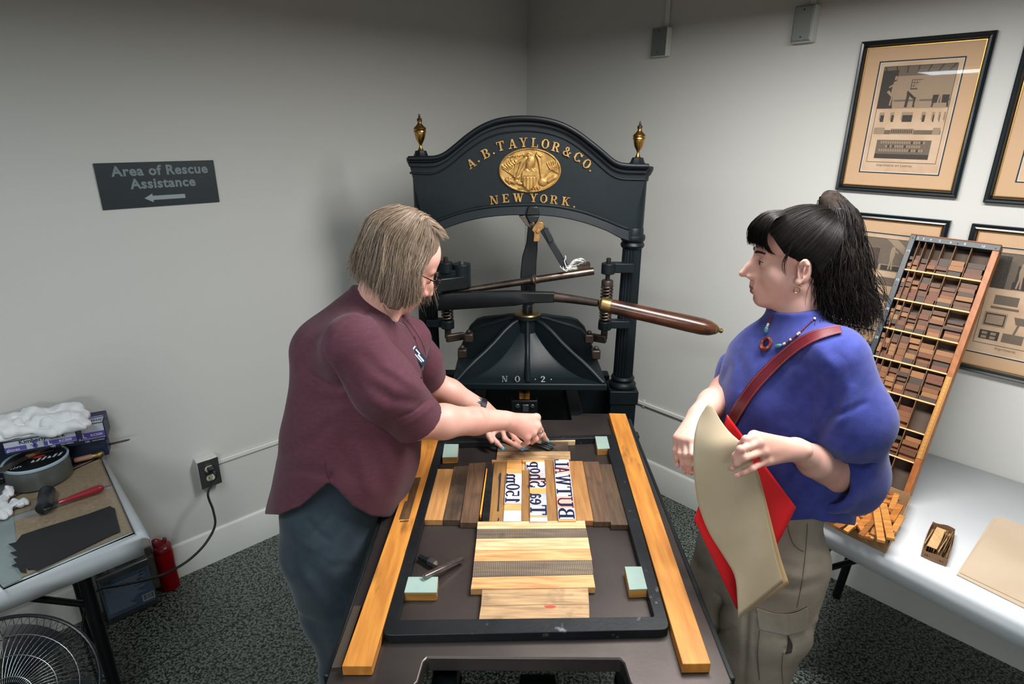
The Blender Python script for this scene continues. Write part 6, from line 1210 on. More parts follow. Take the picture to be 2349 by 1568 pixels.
# far (left) arm
sh2, el2, wr2 = Q(935, 780, 1.60), Q(988, 880, 1.69), Q(1108, 938, 1.715)
s.chain([A1+V3(0, .06, -.08), sh2, el2], [.06, .055, .043], .03); s.chain([el2, el2+(wr2-el2)*.35, wr2], [.043, .041, .027], .02)
k2 = [Q(1136, 985, 1.70), Q(1150, 980, 1.715), Q(1165, 978, 1.72), Q(1178, 978, 1.715)]
for q in k2: s.cone(wr2, q, .021, .0145, .012)
g1 = [Q(1128, 1001, 1.675), Q(1140, 1015, 1.66), Q(1152, 1027, 1.648)]; finger(s, [k2[0]]+g1)
g2 = [Q(1158, 1006, 1.69), Q(1180, 1020, 1.665), Q(1197, 1030, 1.645)]; finger(s, [k2[1]]+g2)
g3 = [Q(1180, 1004, 1.69), Q(1196, 1018, 1.665), Q(1207, 1029, 1.645)]; finger(s, [k2[2]]+g3)
g4 = [Q(1196, 998, 1.695), Q(1212, 1010, 1.68), Q(1220, 1016, 1.67)]; finger(s, [k2[3]]+g4)
g5 = [Q(1118, 985, 1.68), Q(1122, 1000, 1.66), Q(1128, 1012, 1.648)]; finger(s, [wr2+V3(.0, -.015, -.01)]+g5, (.013, .010, .009, .008))
# legs
for y_ in (1.30, 1.49):
    s.chain([V3(-.485, y_, .82), V3(-.455, y_, .47), V3(-.49, y_, .10)], [.08, .055, .04], .02); s.chain([V3(-.49, y_, .05), V3(-.34, y_, .035)], [.035, .028], .02)
lipP = [(P1(0, .090, -.0668), np.array((.022, .011, .006)), R1, 1), (P1(0, .088, -.0775), np.array((.019, .011, .006)), R1, 1)]
body1 = sdf_obj(s, 'body', [m_skin1, m_lip1], W1, 2, lipP)
eyes(body1, P1, R1, 1.03, (0, .85, -.5)); del s
m_bluen = mat('blue_nail_polish', '4fa6bd', .2, coat=.5); m_nail = mat('bare_nail', 'd09a92', .3)
for f_, up in ((fi, (.3, -.4, .8)), (fm, (.3, -.8, .2)), ([k2[0]]+g1, (-.2, -.6, .6)), ([k2[1]]+g2, (-.1, -.6, .6)), ([k2[2]]+g3, (.4, -.5, .6))): nail(W1, f_[-1], f_[-2], up, m_bluen, .006)
# shirt
m_shirt = mat('maroon_jersey', '502533', .85, base2='48202d', nscale=60, stretch=(1, 1, 3), sheen=.08, bump=.12, bscale=420, rand=False)
s = SDF((-.76, 1.06, .70), (.10, 1.88, 1.62), .0033)
s.loft(A0, A1, [(-.14, .0, 0, .163, .212), (0, 0, 0, .163, .212), (.15, .006, 0, .172, .212), (.38, .016, 0, .183, .214), (.62, .004, 0, .172, .212), (.78, -.018, 0, .164, .20), (.88, -.024, 0, .134, .17), (.96, -.016, 0, .092, .115), (1.02, -.008, 0, .068, .080), (1.06, 0, 0, .058, .066)], (1, 0, 0))
sl_a, sl_b, sl_c = Q(806, 790, 1.285), Q(880, 885, 1.30), Q(953, 962, 1.345)
s.chain([A1+V3(-.02, -.06, -.085), sl_a], [.066, .070], .07); s.chain([A1+V3(-.01, .07, -.085), sh2], [.066, .066], .06)
s.loft(A0, A1, [(.0, .05, 0, .10, .15), (.2, .07, 0, .12, .16), (.45, .065, 0, .12, .17), (.7, .04, 0, .11, .16), (.85, 0, 0, .07, .1)], (1, 0, 0), .03)
folds(s, [([(752, 790), (775, 830), (800, 870), (832, 905)], 14, .006), ([(735, 800), (748, 845), (770, 880)], 16, -.003), ([(690, 815), (705, 850), (745, 880), (790, 895)], 13, .010), ([(680, 860), (730, 890), (800, 905)], 16, -.007),
          ([(768, 772), (800, 735), (850, 716), (885, 722)], 5, .004), ([(880, 840), (930, 870), (990, 905)], 12, -.006), ([(850, 880), (900, 915), (970, 925)], 11, .006), ([(830, 930), (880, 960), (905, 985)], 14, .008), ([(700, 1010), (740, 960), (800, 930)], 18, -.005), ([(650, 1040), (700, 1020), (760, 960)], 16, .005),
          ([(850, 1000), (870, 1060), (885, 1130)], 15, .007), ([(820, 1010), (835, 1080), (850, 1140)], 15, -.006), ([(640, 1080), (690, 1075), (745, 1085)], 14, .005), ([(780, 1000), (790, 1060), (800, 1110)], 14, .004), ([(975, 720), (985, 790), (978, 850), (965, 900)], 5, .004), ([(950, 850), (975, 858), (992, 850)], 5, .005), ([(900, 985), (955, 965), (1005, 920)], 4, .004), ([(890, 968), (945, 945), (995, 905)], 4, .003), ([(760, 1082), (756, 1104)], 5, .006), ([(790, 655), (830, 690), (862, 718)], 4, .003)], FS=.85)
w = wob(22, .004, 3); w2 = wob(55, .002, 8); s.fn(lambda X, Y, Z: w(X, Y, Z)+w2(X, Y, Z), s.lo, s.lo+s.res*s.n)
# sleeve openings, neckline, curved hem
def hem(X, Y, Z):
    x, y = PIX(X, Y, Z); yh = np.interp(x, [600, 640, 690, 750, 757, 775, 810, 850, 880, 930], [1178, 1180, 1160, 1108, 1107, 1122, 1160, 1182, 1186, 1182]); return np.maximum(y-yh, -400)*.00115
q = s._sub(s.lo, (s.lo[0]+9, 9, 1.12)); sl, (X, Y, Z) = q; s.g[sl] = np.maximum(s.g[sl], hem(X, Y, Z).astype(np.float32))
s.ell(Q(905, 700, 1.46)+V3(.02, 0, .02), (.075, .05, .055), axes((.8, 0, -.6), (0, 1, 0)), .01, '-')
s.cone(Q(884, 690, 1.46), Q(960, 760, 1.45), .03, .016, .01, '-')
ins = s.g.copy()
shirt = sdf_obj(s, 'shirt', m_shirt, W1, 2); del s, ins
FOLDS1 = [([(768, 772), (800, 735), (850, 716), (885, 722)], 5, .004), ([(775, 830), (800, 870), (832, 905)], 12, .008), ([(880, 840), (930, 870), (990, 905)], 13, -.006), ([(850, 880), (900, 915), (970, 925)], 12, .007), ([(830, 930), (880, 960), (905, 985)], 12, .006), ([(820, 800), (870, 850), (930, 880)], 16, .005), ([(888, 968), (945, 945), (995, 905)], 4, .006), ([(905, 985), (955, 962), (1000, 925)], 6, -.004), ([(800, 860), (850, 920), (890, 950)], 14, -.006)]
for pts_, rr_s, cut, nm_ in (([sl_a, sl_b, sl_c], [.070, .076, .068], sl_c-sl_b, 'near'), ([sh2, Q(962, 835, 1.645), Q(978, 866, 1.675)], [.064, .062, .058], Q(978, 866, 1.675)-Q(962, 835, 1.645), 'far')):
    P_ = np.array(pts_); s = SDF(P_.min(0)-.11, P_.max(0)+.11, .0033); s.chain(pts_, rr_s, .04); folds(s, FOLDS1, FS=.8)
    w = wob(30, .004, 3); s.fn(lambda X, Y, Z: w(X, Y, Z), s.lo, s.lo+s.res*s.n); c_ = nrm(cut); s.plane(P_[-1]+c_*.012, c_); s.cone(P_[-1]+c_*.05, P_[-1]-c_*.02, rr_s[-1]-.008, rr_s[-1]-.014, .003, '-')
    sdf_obj(s, 'sleeve', m_shirt, shirt, 2); del s
# name badge, glasses, watch, ring, necklace
from mathutils.bvhtree import BVHTree
def bvh(*obs):
    vs, fs = [], []
    for o in obs:
        M_ = wm(o); n0 = len(vs); vs += [M_ @ v.co for v in o.data.vertices]; fs += [tuple(i+n0 for i in p.vertices) for p in o.data.polygons]
    return BVHTree.FromPolygons(vs, fs)
def hit(t, x, y, off=0.):
    h = t.ray_cast(Vector(CAM), Vector(nrm(ray(x, y))))
    return (np.array(h[0])+np.array(h[1])*off, np.array(h[1])) if h[0] is not None else (None, None)
tS = bvh(shirt)
def ons(t, pts, off): return [h for h in (hit(t, x, y, off)[0] for x, y, _ in smoothpath([(*p, 0) for p in pts], 6)) if h is not None]
m_sst = mat('shirt_seam', '3a1c28', .9, rand=False)
for pts in ([(922, 735), (944, 765), (960, 800), (968, 850), (966, 890)], [(934, 735), (956, 765), (973, 800), (981, 850), (978, 890)], [(795, 652), (825, 682), (862, 714)], [(758, 1104), (750, 1085), (746, 1060)]): b = B(); b.tube(ons(tS, pts, .0003), .0011, 5); b.obj('seam', m_sst, shirt)
b = B(); pp = ons(tS, [(940, 852), (958, 862), (972, 866), (986, 860)], .0008); b.tube(pp, .0016, 5); b.obj('pocket_edge', m_sst, shirt)
for x, y in ((951, 775), (968, 815), (974, 855)):
    h_, n__ = hit(tS, x, y, .0005)
    if h_ is not None: b = B(); b.cyl(h_, h_+n__*.002, .0042, seg=12); b.obj('button', m_sst, shirt)
c_, n_ = hit(tS, 957, 817, .004); p0_, _ = hit(tS, 947, 797, .004); p1_, _ = hit(tS, 968, 837, .004)
nn_ = nrm(n_*.5+nrm(CAM-c_)*.6+V3(.25, 0, 0)); exb = nrm(p1_-p0_); exb = nrm(exb-nn_*(exb@nn_)); eyb = np.cross(nn_, exb)
b = B(); b.box(c_, (.058, .026, .003), np.column_stack([exb, eyb, nn_])); bd = b.obj('name_badge', mat('badge_navy', '16283a', .35), W1, bev=.0008)
b = B(); R_ = np.column_stack([exb, eyb, nn_])
for x0, y0, w_, h_ in ((-.026, 0, .004, .022), (-.010, .006, .018, .004), (.008, .0005, .026, .005), (.002, -.006, .03, .003)): b.box(c_+exb*(x0+w_/2*0)+eyb*y0+nn_*.0017, (w_, h_, .0004), R_)
b.obj('badge_print', m_wht, bd, smooth=False)
m_gfr = mat('spectacle_metal', '2b2522', .25, .8); m_len = panemat('lens_glass', 1.45, (.97, .97, .97, 1), .01)
GL = T('spectacles', '', '', P1(0, .1, 0)); GL['label'] = 'thin dark metal spectacles'; Mi = wm(W1).inverted(); gm = GL.matrix_basis.copy(); GL.parent = W1; GL.matrix_basis = Mi @ gm
for i in (-1, 1):
    pts = [P1(i*(.034+.024*math.cos(a)), .108-.010*(math.cos(a)*.5+.5), -.004+.0165*math.sin(a)) for a in np.linspace(0, 2*math.pi, 28, endpoint=False)]
    b = B(); b.tube(pts, .0011, 6, closed=True); b.obj('lens_rim', m_gfr, GL); b = B(); b.prism(pts, P1(0, .001, 0)-P1(0, 0, 0)); b.obj('lens', m_len, GL, smooth=False)
    b = B(); b.tube(smoothpath([P1(i*.058, .099, .004), P1(i*.070, .085, .006), P1(i*.080, .03, .006), P1(i*.082, -.005, .002), P1(i*.080, -.02, -.012)], 6), .0014, 6); b.obj('temple_arm', m_gfr, GL)
b = B(); b.tube(smoothpath([P1(-.011, .108, .0), P1(0, .112, .004), P1(.011, .108, .0)], 5), .0012, 6); b.obj('bridge', m_gfr, GL)
wd = nrm(wr2-el2); b = B(); b.lathe([(.029, -.009), (.0335, -.008), (.0335, .008), (.029, .009)], wr2-wd*.012, wd, 24); wt = b.obj('watch_strap', m_blk, W1); b = B(); b.box(wr2-wd*.012+V3(.0, -.012, .028), (.024, .024, .008), axes(wd, (0, .9, .4))); b.obj('watch_face', m_steel_d, wt, bev=.003)
rc_ = (fm[0]+fm[1])/2; rd = nrm(fm[1]-fm[0]); b = B(); b.lathe([(.0092, -.002), (.0108, -.0015), (.0108, .0015), (.0092, .002)], rc_+rd*.006, rd, 20); b.ball(rc_+rd*.006+V3(.004, -.010, .004), .0035, 8, 6); b.obj('ring', mat('silver', 'b9b4ae', .2, 1.), W1, angle=50)
b = B(); b.tube(smoothpath([Q(872, 683, 1.42), Q(885, 712, 1.41), Q(908, 735, 1.425), Q(930, 748, 1.45)], 8), .0009, 5); b.ball(Q(907, 737, 1.422), .003, 8, 6); b.obj('necklace', MATS['silver'], W1)
# trousers
m_trou = mat('slate_trousers', '22303a', .85, base2='1b2831', nscale=30, sheen=.12, bump=.1, bscale=300, rand=False)
s = SDF((-.80, 1.10, .0), (-.28, 1.68, 1.14), .0042)
s.loft(V3(-.50, 1.39, .68), V3(-.47, 1.40, 1.12), [(0, .02, 0, .110, .18), (.25, .005, 0, .132, .192), (.5, 0, 0, .138, .19), (.75, .01, 0, .115, .15), (1, .01, 0, .09, .11)], (1, 0, 0), .03)
for y_ in (1.295, 1.495): s.chain([V3(-.485, y_, .80), V3(-.455, y_, .62), V3(-.455, y_, .42), V3(-.49, y_, .10), V3(-.49, y_, .05)], [.115, .098, .080, .074, .076], .03)
folds(s, [([(700, 1185), (735, 1225), (760, 1245)], 8, .006), ([(715, 1265), (760, 1295), (830, 1300), (880, 1270)], 10, .008), ([(690, 1240), (740, 1280), (800, 1305)], 12, -.006), ([(715, 1225), (760, 1180)], 6, .005), ([(700, 1290), (760, 1350), (800, 1400)], 16, .007), ([(690, 1320), (740, 1390), (770, 1460)], 16, -.006), ([(700, 1400), (740, 1470), (760, 1540)], 14, .006)])
w = wob(26, .004, 12); s.fn(lambda X, Y, Z: w(X, Y, Z), s.lo, s.lo+s.res*s.n)
s.plane((0, 0, .045), (0, 0, -1)); s.plane((0, 0, 1.10), (0, 0, 1))
sdf_obj(s, 'trousers', m_trou, W1, 2); del s
m_shoe = mat('black_shoe', '14171a', .5)
for y_ in (1.295, 1.495):
    b = B(); b.ball((-.415, y_, .03), (.14, .05, .03), 20, 10); b.ball((-.49, y_, .05), (.06, .045, .05), 16, 8); b.obj('shoe', m_shoe, W1)
# ---------------------------------------------------------------- woman with paper (blue sweater)
W2 = T('person', 'woman in blue sweater and beige cargo pants with ponytail, holding red and tan paper', 'person', (.66, 1.33, 0))
s = SDF((.28, .86, -.01), (1.02, 1.62, 1.76), .0029)
B0, B1 = Q(1800, 1195, 1.32), Q(1822, 735, 1.345); FB = nrm((-.74, -.67, 0)); SB = nrm(np.cross(FB, V3(0, 0, 1)))   # SB points to her right
s.loft(V3(.66, 1.31, B0[2]), B1, [(-.1, 0, 0, .07, .10), (0, 0, 0, .07, .10), (.4, .01, 0, .09, .12), (.7, .01, 0, .10, .15), (.88, 0, 0, .08, .13), (1, 0, 0, .05, .06)], FB)
O2 = Q(1824, 597, 1.365); F2 = nrm((-.965, .25, -.03)); U2 = nrm((.06, .02, 1))
s.chain([B1-V3(0, 0, .06), B1+(O2-B1)*.35+V3(.012, 0, 0), O2+V3(.025, 0, -.03)], [.058, .0535, .055], .02)
P2h, R2 = headparts(s, O2, F2, U2, .98, nose=(0, .003, .002), chin=-.002)
s.cone(P2h(0, .012, -.085), P2h(0, -.03, -.13), .034, .046, .03)
a1, a2, a3 = Q(1925, 830, 1.20), Q(1945, 1108, 1.255), Q(1829, 1031, 1.105)
s.chain([B1-V3(0, 0, .12), a1, a2], [.06, .05, .040], .03); s.chain([a2, a2+(a3-a2)*.35, a2+(a3-a2)*.7, a3], [.040, .041, .033, .0255], .02); s.ell(a3+V3(.012, -.014, .006), (.011,)*3, k=.008)
FR2 = (.0082, .0074, .0068, .0057)
kn2 = [Q(1729, 1000, 1.055), Q(1737, 1016, 1.045), Q(1747, 1036, 1.042), Q(1757, 1057, 1.045)]
for q, r_ in zip(kn2, (.0122, .0124, .012, .0108)): s.cone(a3+(q-a3)*.1, q, .0195, r_, .010); s.ell(q+V3(.002, -.003, .003), (.0092,)*3, k=.005)
h1_ = [kn2[0], Q(1711, 1007, 1.035), Q(1701, 1018, 1.045), Q(1697, 1030, 1.058)]; finger(s, h1_, FR2)
h2_ = [kn2[1], Q(1699, 1030, 1.012), Q(1688, 1045, 1.020), Q(1684, 1056, 1.034)]; finger(s, h2_, FR2)
h3_ = [kn2[2], Q(1708, 1049, 1.008), Q(1692, 1061, 1.014), Q(1683, 1070, 1.026)]; finger(s, h3_, FR2)
h4_ = [kn2[3], Q(1725, 1074, 1.018), Q(1709, 1082, 1.02), Q(1695, 1088, 1.028)]; finger(s, h4_, (.0072, .0066, .0062, .0053))
h5_ = [a3+(kn2[0]-a3)*.35+V3(-.0, .014, 0), Q(1752, 1020, 1.125), Q(1728, 1032, 1.128), Q(1712, 1040, 1.126)]; finger(s, h5_, (.013, .0105, .0095, .0085))
b1_, b2_, b3_ = Q(1740, 808, 1.45), Q(1664, 900, 1.43), Q(1603, 952, 1.29)
s.chain([B1-V3(0, 0, .12), b1_, b2_], [.06, .05, .038], .03); s.chain([b2_, b2_+(b3_-b2_)*.5, b3_], [.038, .034, .026], .02)
kr = [Q(1586, 1010, 1.20), Q(1572, 1009, 1.208), Q(1562, 1007, 1.218), Q(1553, 1003, 1.23)]
for q, r_ in zip(kr, (.0122, .012, .0116, .0106)): s.cone(b3_+(q-b3_)*.1, q, .0195, r_, .010)
r1_ = [kr[0], Q(1588, 1042, 1.172), Q(1588, 1064, 1.172), Q(1586, 1080, 1.176)]; finger(s, r1_, FR2)
r2_ = [kr[1], Q(1574, 1042, 1.185), Q(1578, 1062, 1.182), Q(1579, 1077, 1.186)]; finger(s, r2_, FR2)
r3_ = [kr[2], Q(1561, 1040, 1.198), Q(1567, 1062, 1.194), Q(1571, 1077, 1.198)]; finger(s, r3_, FR2)
r4_ = [kr[3], Q(1550, 1032, 1.215), Q(1552, 1050, 1.21), Q(1554, 1062, 1.21)]; finger(s, r4_, (.0072, .0066, .0062, .0053))
r5_ = [b3_+(kr[0]-b3_)*.3+V3(.012, -.004, -.005), Q(1606, 1000, 1.20), Q(1612, 1020, 1.18), Q(1614, 1036, 1.17)]; finger(s, r5_, (.013, .0105, .0095, .0085))
LL = [V3(.665, 1.235, .86), V3(.635, 1.20, .50), V3(.645, 1.22, .08)]; LR_ = [V3(.615, 1.36, .84), V3(.57, 1.36, .5), V3(.565, 1.40, .08)]
for L_ in (LL, LR_): s.chain(L_, [.075, .055, .04], .02); s.chain([L_[2]-V3(0, 0, .03), L_[2]+FB*.15-V3(0, 0, .045)], [.035, .028], .02)
lipP = [(P2h(0, .090, -.0668), np.array((.0215, .011, .0058)), R2, 1), (P2h(0, .088, -.0775), np.array((.0185, .011, .0058)), R2, 1)]
body2 = sdf_obj(s, 'body', [m_skin2, m_lip2], W2, 2, lipP); del s
eyes(body2, P2h, R2, .98, (-.15, 1, -.1))
for f_ in (h2_, h3_, h4_): nail(W2, f_[-1], f_[-2], (-.3, -.9, .3), m_nail, .0052)
for f_ in (r1_, r2_, r3_, r4_): nail(W2, f_[-1], f_[-2], (-.35, -.9, .1), m_nail, .0052)
# sweater
m_sw = mat('blue_wool', '303a82', .95, base2='272f74', nscale=45, ndetail=6, sheen=.15, bump=.3, bscale=650, rand=False)
s = SDF((.30, .90, .80), (1.06, 1.66, 1.60), .0033)
s.loft(B0, B1, [(-.02, .01, 0, .128, .150), (.04, .012, 0, .128, .150), (.10, .014, 0, .146, .160), (.25, .016, 0, .156, .165), (.5, .018, 0, .156, .165), (.70, .012, 0, .142, .165), (.84, .004, 0, .116, .150), (.92, 0, 0, .090, .12), (.98, 0, 0, .070, .085), (1.03, 0, 0, .060, .064), (1.055, .004, 0, .0585, .0615)], FB)
e1, e2, e3 = Q(1912, 825, 1.215), Q(1945, 960, 1.195), Q(1948, 1085, 1.235)
s.chain([B1+V3(.03, -.04, -.09), e1], [.070, .074], .06); s.chain([B1+V3(-.03, .05, -.09), Q(1738, 808, 1.45)], [.062, .056], .05)
FOLDS2 = [([(1925, 885), (1905, 940), (1880, 985), (1850, 1025)], 12, .016), ([(1958, 880), (1935, 950), (1900, 1010)], 14, -.010), ([(1990, 920), (1940, 945), (1895, 958)], 7, .006), ([(1830, 760), (1880, 800), (1920, 850)], 16, -.007), ([(1800, 800), (1860, 850), (1895, 900)], 15, .007), ([(1690, 800), (1705, 850), (1700, 900)], 12, .007), ([(1660, 790), (1672, 840), (1655, 880)], 8, .005), ([(1790, 960), (1830, 975), (1870, 965)], 18, .007), ([(1720, 960), (1740, 1010), (1790, 1040)], 16, .007),
          ([(1900, 1040), (1935, 1075), (1990, 1080)], 12, .008), ([(1880, 1010), (1940, 1040), (2000, 1030)], 14, -.006), ([(1870, 1130), (1900, 1150), (1935, 1160)], 8, .006), ([(1960, 1110), (1985, 1090), (2010, 1040)], 12, .006), ([(1770, 1090), (1800, 1130), (1830, 1160)], 14, .007), ([(1840, 1100), (1850, 1140), (1845, 1180)], 12, .006)]
folds(s, FOLDS2)
w = wob(20, .006, 31); w2 = wob(60, .0016, 18); s.fn(lambda X, Y, Z: w(X, Y, Z)+w2(X, Y, Z), s.lo, s.lo+s.res*s.n)
s.cone(B1+V3(0, 0, .02), B1+(O2-B1)*.4+V3(.015, 0, 0), .054, .0535, .004, '-')
hz2 = B0[2]-.01; s.plane((0, 0, hz2), (0, 0, -1), lo=s.lo, hi=(1.1, 1.7, 1.2)) if False else None
def hem2(X, Y, Z):
    x, y = PIX(X, Y, Z); return np.clip((np.interp(x, [1600, 1760, 1800, 1870, 1890, 1930, 2060], [1190, 1190, 1196, 1196, 1180, 1215, 1260])), 0, 2000)*0+(y-np.interp(x, [1600, 1760, 1800, 1866, 1885, 1930, 2060], [1190, 1190, 1194, 1190, 1196, 1200, 1220]))*.0011
q = s._sub(s.lo, (9, 9, 1.05)); sl, (X, Y, Z) = q; s.g[sl] = np.maximum(s.g[sl], hem2(X, Y, Z).astype(np.float32))
sweater = sdf_obj(s, 'sweater', m_sw, W2, 2); del s
ca = nrm(Q(1878, 1100, 1.165)-Q(1935, 1112, 1.215)); cp = Q(1905, 1108, 1.192)
s = SDF((.56, .94, .80), (1.06, 1.42, 1.50), .0033); s.chain([e1, e2, e3], [.076, .088, .080], .04); s.cone(e3, Q(1910, 1112, 1.195), .078, .060, .03); s.ell(Q(1945, 1128, 1.24), (.068, .06, .05), k=.03)
folds(s, FOLDS2, FS=.8); w = wob(22, .006, 33); s.fn(lambda X, Y, Z: w(X, Y, Z), s.lo, s.lo+s.res*s.n)
s.plane(cp+ca*.012, ca, lo=cp-V3(.13, .13, .15), hi=cp+V3(.05, .04, .085)); s.cone(cp+ca*.05, cp-ca*.03, .050, .044, .006, '-'); sdf_obj(s, 'sleeve', m_sw, sweater, 2); del s
s = SDF(Q(1700, 850, 1.45)-.15, Q(1700, 850, 1.45)+.15, .0033); c1_, c2_, c3_ = Q(1738, 808, 1.45), Q(1697, 850, 1.45), Q(1664, 893, 1.435); s.chain([c1_, c2_, c3_], [.056, .052, .036], .03); folds(s, FOLDS2, FS=.6); cb = nrm(c3_-c2_); s.plane(c3_+cb*.014, cb); s.cone(c3_+cb*.05, c3_-cb*.02, .033, .028, .003, '-'); sdf_obj(s, 'sleeve', m_sw, sweater, 2); del s
b = B()
for k in range(44):
    a = 2*math.pi*k/44; c_ = B1+(O2-B1)*.02; u_ = FB*math.cos(a)*.0605+SB*math.sin(a)*.0635; b.tube([c_+u_*1.05-V3(0, 0, .022), c_+u_+V3(0, 0, .005), c_+u_*.97+V3(.004, 0, .024)], .0030, 5)
b.obj('ribbed_collar', m_sw, W2)
# cargo pants
m_pant = mat('beige_cotton', '8b8174', .9, base2='7e7467', nscale=18, bump=.15, bscale=260, rand=False)
s = SDF((.36, 1.0, .0), (.88, 1.58, 1.08), .0038)
s.loft(V3(.645, 1.30, .70), V3(.655, 1.31, 1.06), [(0, 0, 0, .10, .120), (.3, 0, 0, .115, .130), (.6, 0, 0, .118, .135), (1, 0, 0, .10, .13)], FB, .03)
s.chain([V3(.675, 1.235, .84), V3(.66, 1.215, .66), V3(.640, 1.20, .46), V3(.65, 1.21, .12), V3(.65, 1.21, .05)], [.112, .104, .088, .086, .09], .02)
s.chain([V3(.615, 1.36, .84), V3(.59, 1.36, .66), V3(.565, 1.36, .46), V3(.565, 1.40, .12), V3(.565, 1.40, .05)], [.095, .090, .083, .084, .09], .02)
s.ell(Q(1800, 1420, 1.15), (.075, .02, .012), axes((.95, -.1, .1), (0, .3, 1)), .012); s.ell(Q(1800, 1460, 1.15), (.065, .018, .07), axes((.95, -.3, 0), (.3, .95, 0)), .012)
folds(s, [([(1805, 1215), (1822, 1250), (1842, 1262)], 4, .006), ([(1852, 1200), (1846, 1260), (1840, 1330), (1828, 1400)], 3.5, .004), ([(1780, 1290), (1830, 1300), (1890, 1285)], 9, .006), ([(1770, 1340), (1820, 1352), (1880, 1335)], 10, .006), ([(1790, 1315), (1840, 1325), (1895, 1310)], 9, -.005), ([(1730, 1405), (1790, 1418), (1855, 1400)], 4, .007), ([(1745, 1440), (1800, 1452), (1850, 1440)], 4, .005), ([(1806, 1450), (1812, 1480), (1800, 1492)], 5, .010), ([(1735, 1420), (1730, 1490), (1738, 1560)], 4, .005), ([(1700, 1240), (1720, 1340), (1712, 1440), (1706, 1568)], 7, .012), ([(1796, 1500), (1792, 1540), (1795, 1568)], 4, .004),
          ([(1610, 1300), (1650, 1330), (1690, 1340)], 9, .006), ([(1615, 1430), (1650, 1445), (1690, 1440)], 6, .006), ([(1610, 1370), (1640, 1385), (1680, 1390)], 10, .005)], FS=.7)
w = wob(24, .004, 44); s.fn(lambda X, Y, Z: w(X, Y, Z), s.lo, s.lo+s.res*s.n); s.plane((0, 0, .045), (0, 0, -1)); s.plane((0, 0, 1.05), (0, 0, 1))
pants = sdf_obj(s, 'cargo_pants', m_pant, W2, 2); del s
tP = bvh(pants); m_seam = mat('trouser_seam', '5c544a', .9, rand=False)
def onp(pts, off): return [h for h in (hit(tP, x, y, off)[0] for x, y, _ in smoothpath([(*p, 0) for p in pts], 6)) if h is not None]
for pts in ([(1852, 1200), (1848, 1260), (1840, 1330), (1828, 1392)], [(1806, 1204), (1816, 1240), (1830, 1258), (1843, 1265)], [(1796, 1496), (1793, 1530), (1796, 1568)]): b = B(); b.tube(onp(pts, .0005), .0011, 5); b.obj('seam', m_seam, pants)
up_p, lo_p = onp([(1736, 1392), (1780, 1404), (1820, 1402), (1852, 1388)], .004), onp([(1742, 1440), (1784, 1452), (1822, 1450), (1850, 1434)], .007)
n_ = min(len(up_p), len(lo_p)); d_ = nrm(CAM-up_p[0])*.004; b = B(); b.strip(up_p[:n_], lo_p[:n_], -d_); b.obj('pocket_flap', m_pant, pants, bev=.0015)
b = B(); b.tube(onp([(1742, 1446), (1738, 1500), (1742, 1558)], .0005), .0014, 5); b.obj('seam', m_seam, pants); b = B(); b.strip(onp([(1808, 1455), (1818, 1478), (1815, 1496)], .001), onp([(1806, 1458), (1806, 1480), (1800, 1500)], .001), d_*.2); b.obj('pocket_opening', mat('pocket_dark', '2a2723', .9, rand=False), pants)
for c_ in (V3(.65, 1.21, 0), V3(.565, 1.40, 0)):
    b = B(); Rf = axes(FB, SB); b.ball(c_+FB*.06+V3(0, 0, .03), (.14, .05, .03), 20, 10, Rf); b.ball(c_+V3(0, 0, .05), (.06, .045, .05), 16, 8, Rf); b.obj('shoe', m_shoe, W2)
# bag strap, necklace, earrings
m_strap = mat('crimson_leather', '5e1420', .4, base2='4c0f19', nscale=20, coat=.2, rand=False)
tW = bvh(sweater)
up_ = [(1925, 750), (1880, 757), (1840, 772), (1800, 800), (1760, 835), (1725, 872), (1695, 915), (1672, 953), (1655, 985), (1640, 1020)]
lo_ = [(1930, 766), (1886, 778), (1852, 795), (1816, 821), (1776, 858), (1740, 897), (1712, 938), (1690, 977), (1675, 1010), (1662, 1045)]
L1, L2 = [], []
for a_, c_ in zip(smoothpath([(*p, 0) for p in up_], 4), smoothpath([(*p, 0) for p in lo_], 4)):
    pa_, na_ = hit(tW, a_[0], a_[1], .005); pb_, nb_ = hit(tW, c_[0], c_[1], .005)
    if pa_ is None or pb_ is None: continue
    L1.append(pa_); L2.append(pb_)
L1, L2 = np.array(L1), np.array(L2)
for _ in range(6): L1[1:-1] = .5*L1[1:-1]+.25*(L1[:-2]+L1[2:]); L2[1:-1] = .5*L2[1:-1]+.25*(L2[:-2]+L2[2:])
d_ = nrm(CAM-L1[len(L1)//2])*.0035
b = B(); b.strip(L1+d_, L2+d_, -d_*1.6); bs = b.obj('bag_strap', m_strap, W2, bev=.001)
b = B(); b.tube(list(L1*.88+L2*.12+d_*1.1), .0007, 5); b.tube(list(L1*.12+L2*.88+d_*1.1), .0007, 5); b.obj('strap_stitching', mat('strap_thread', '8a4a50', .7), bs)
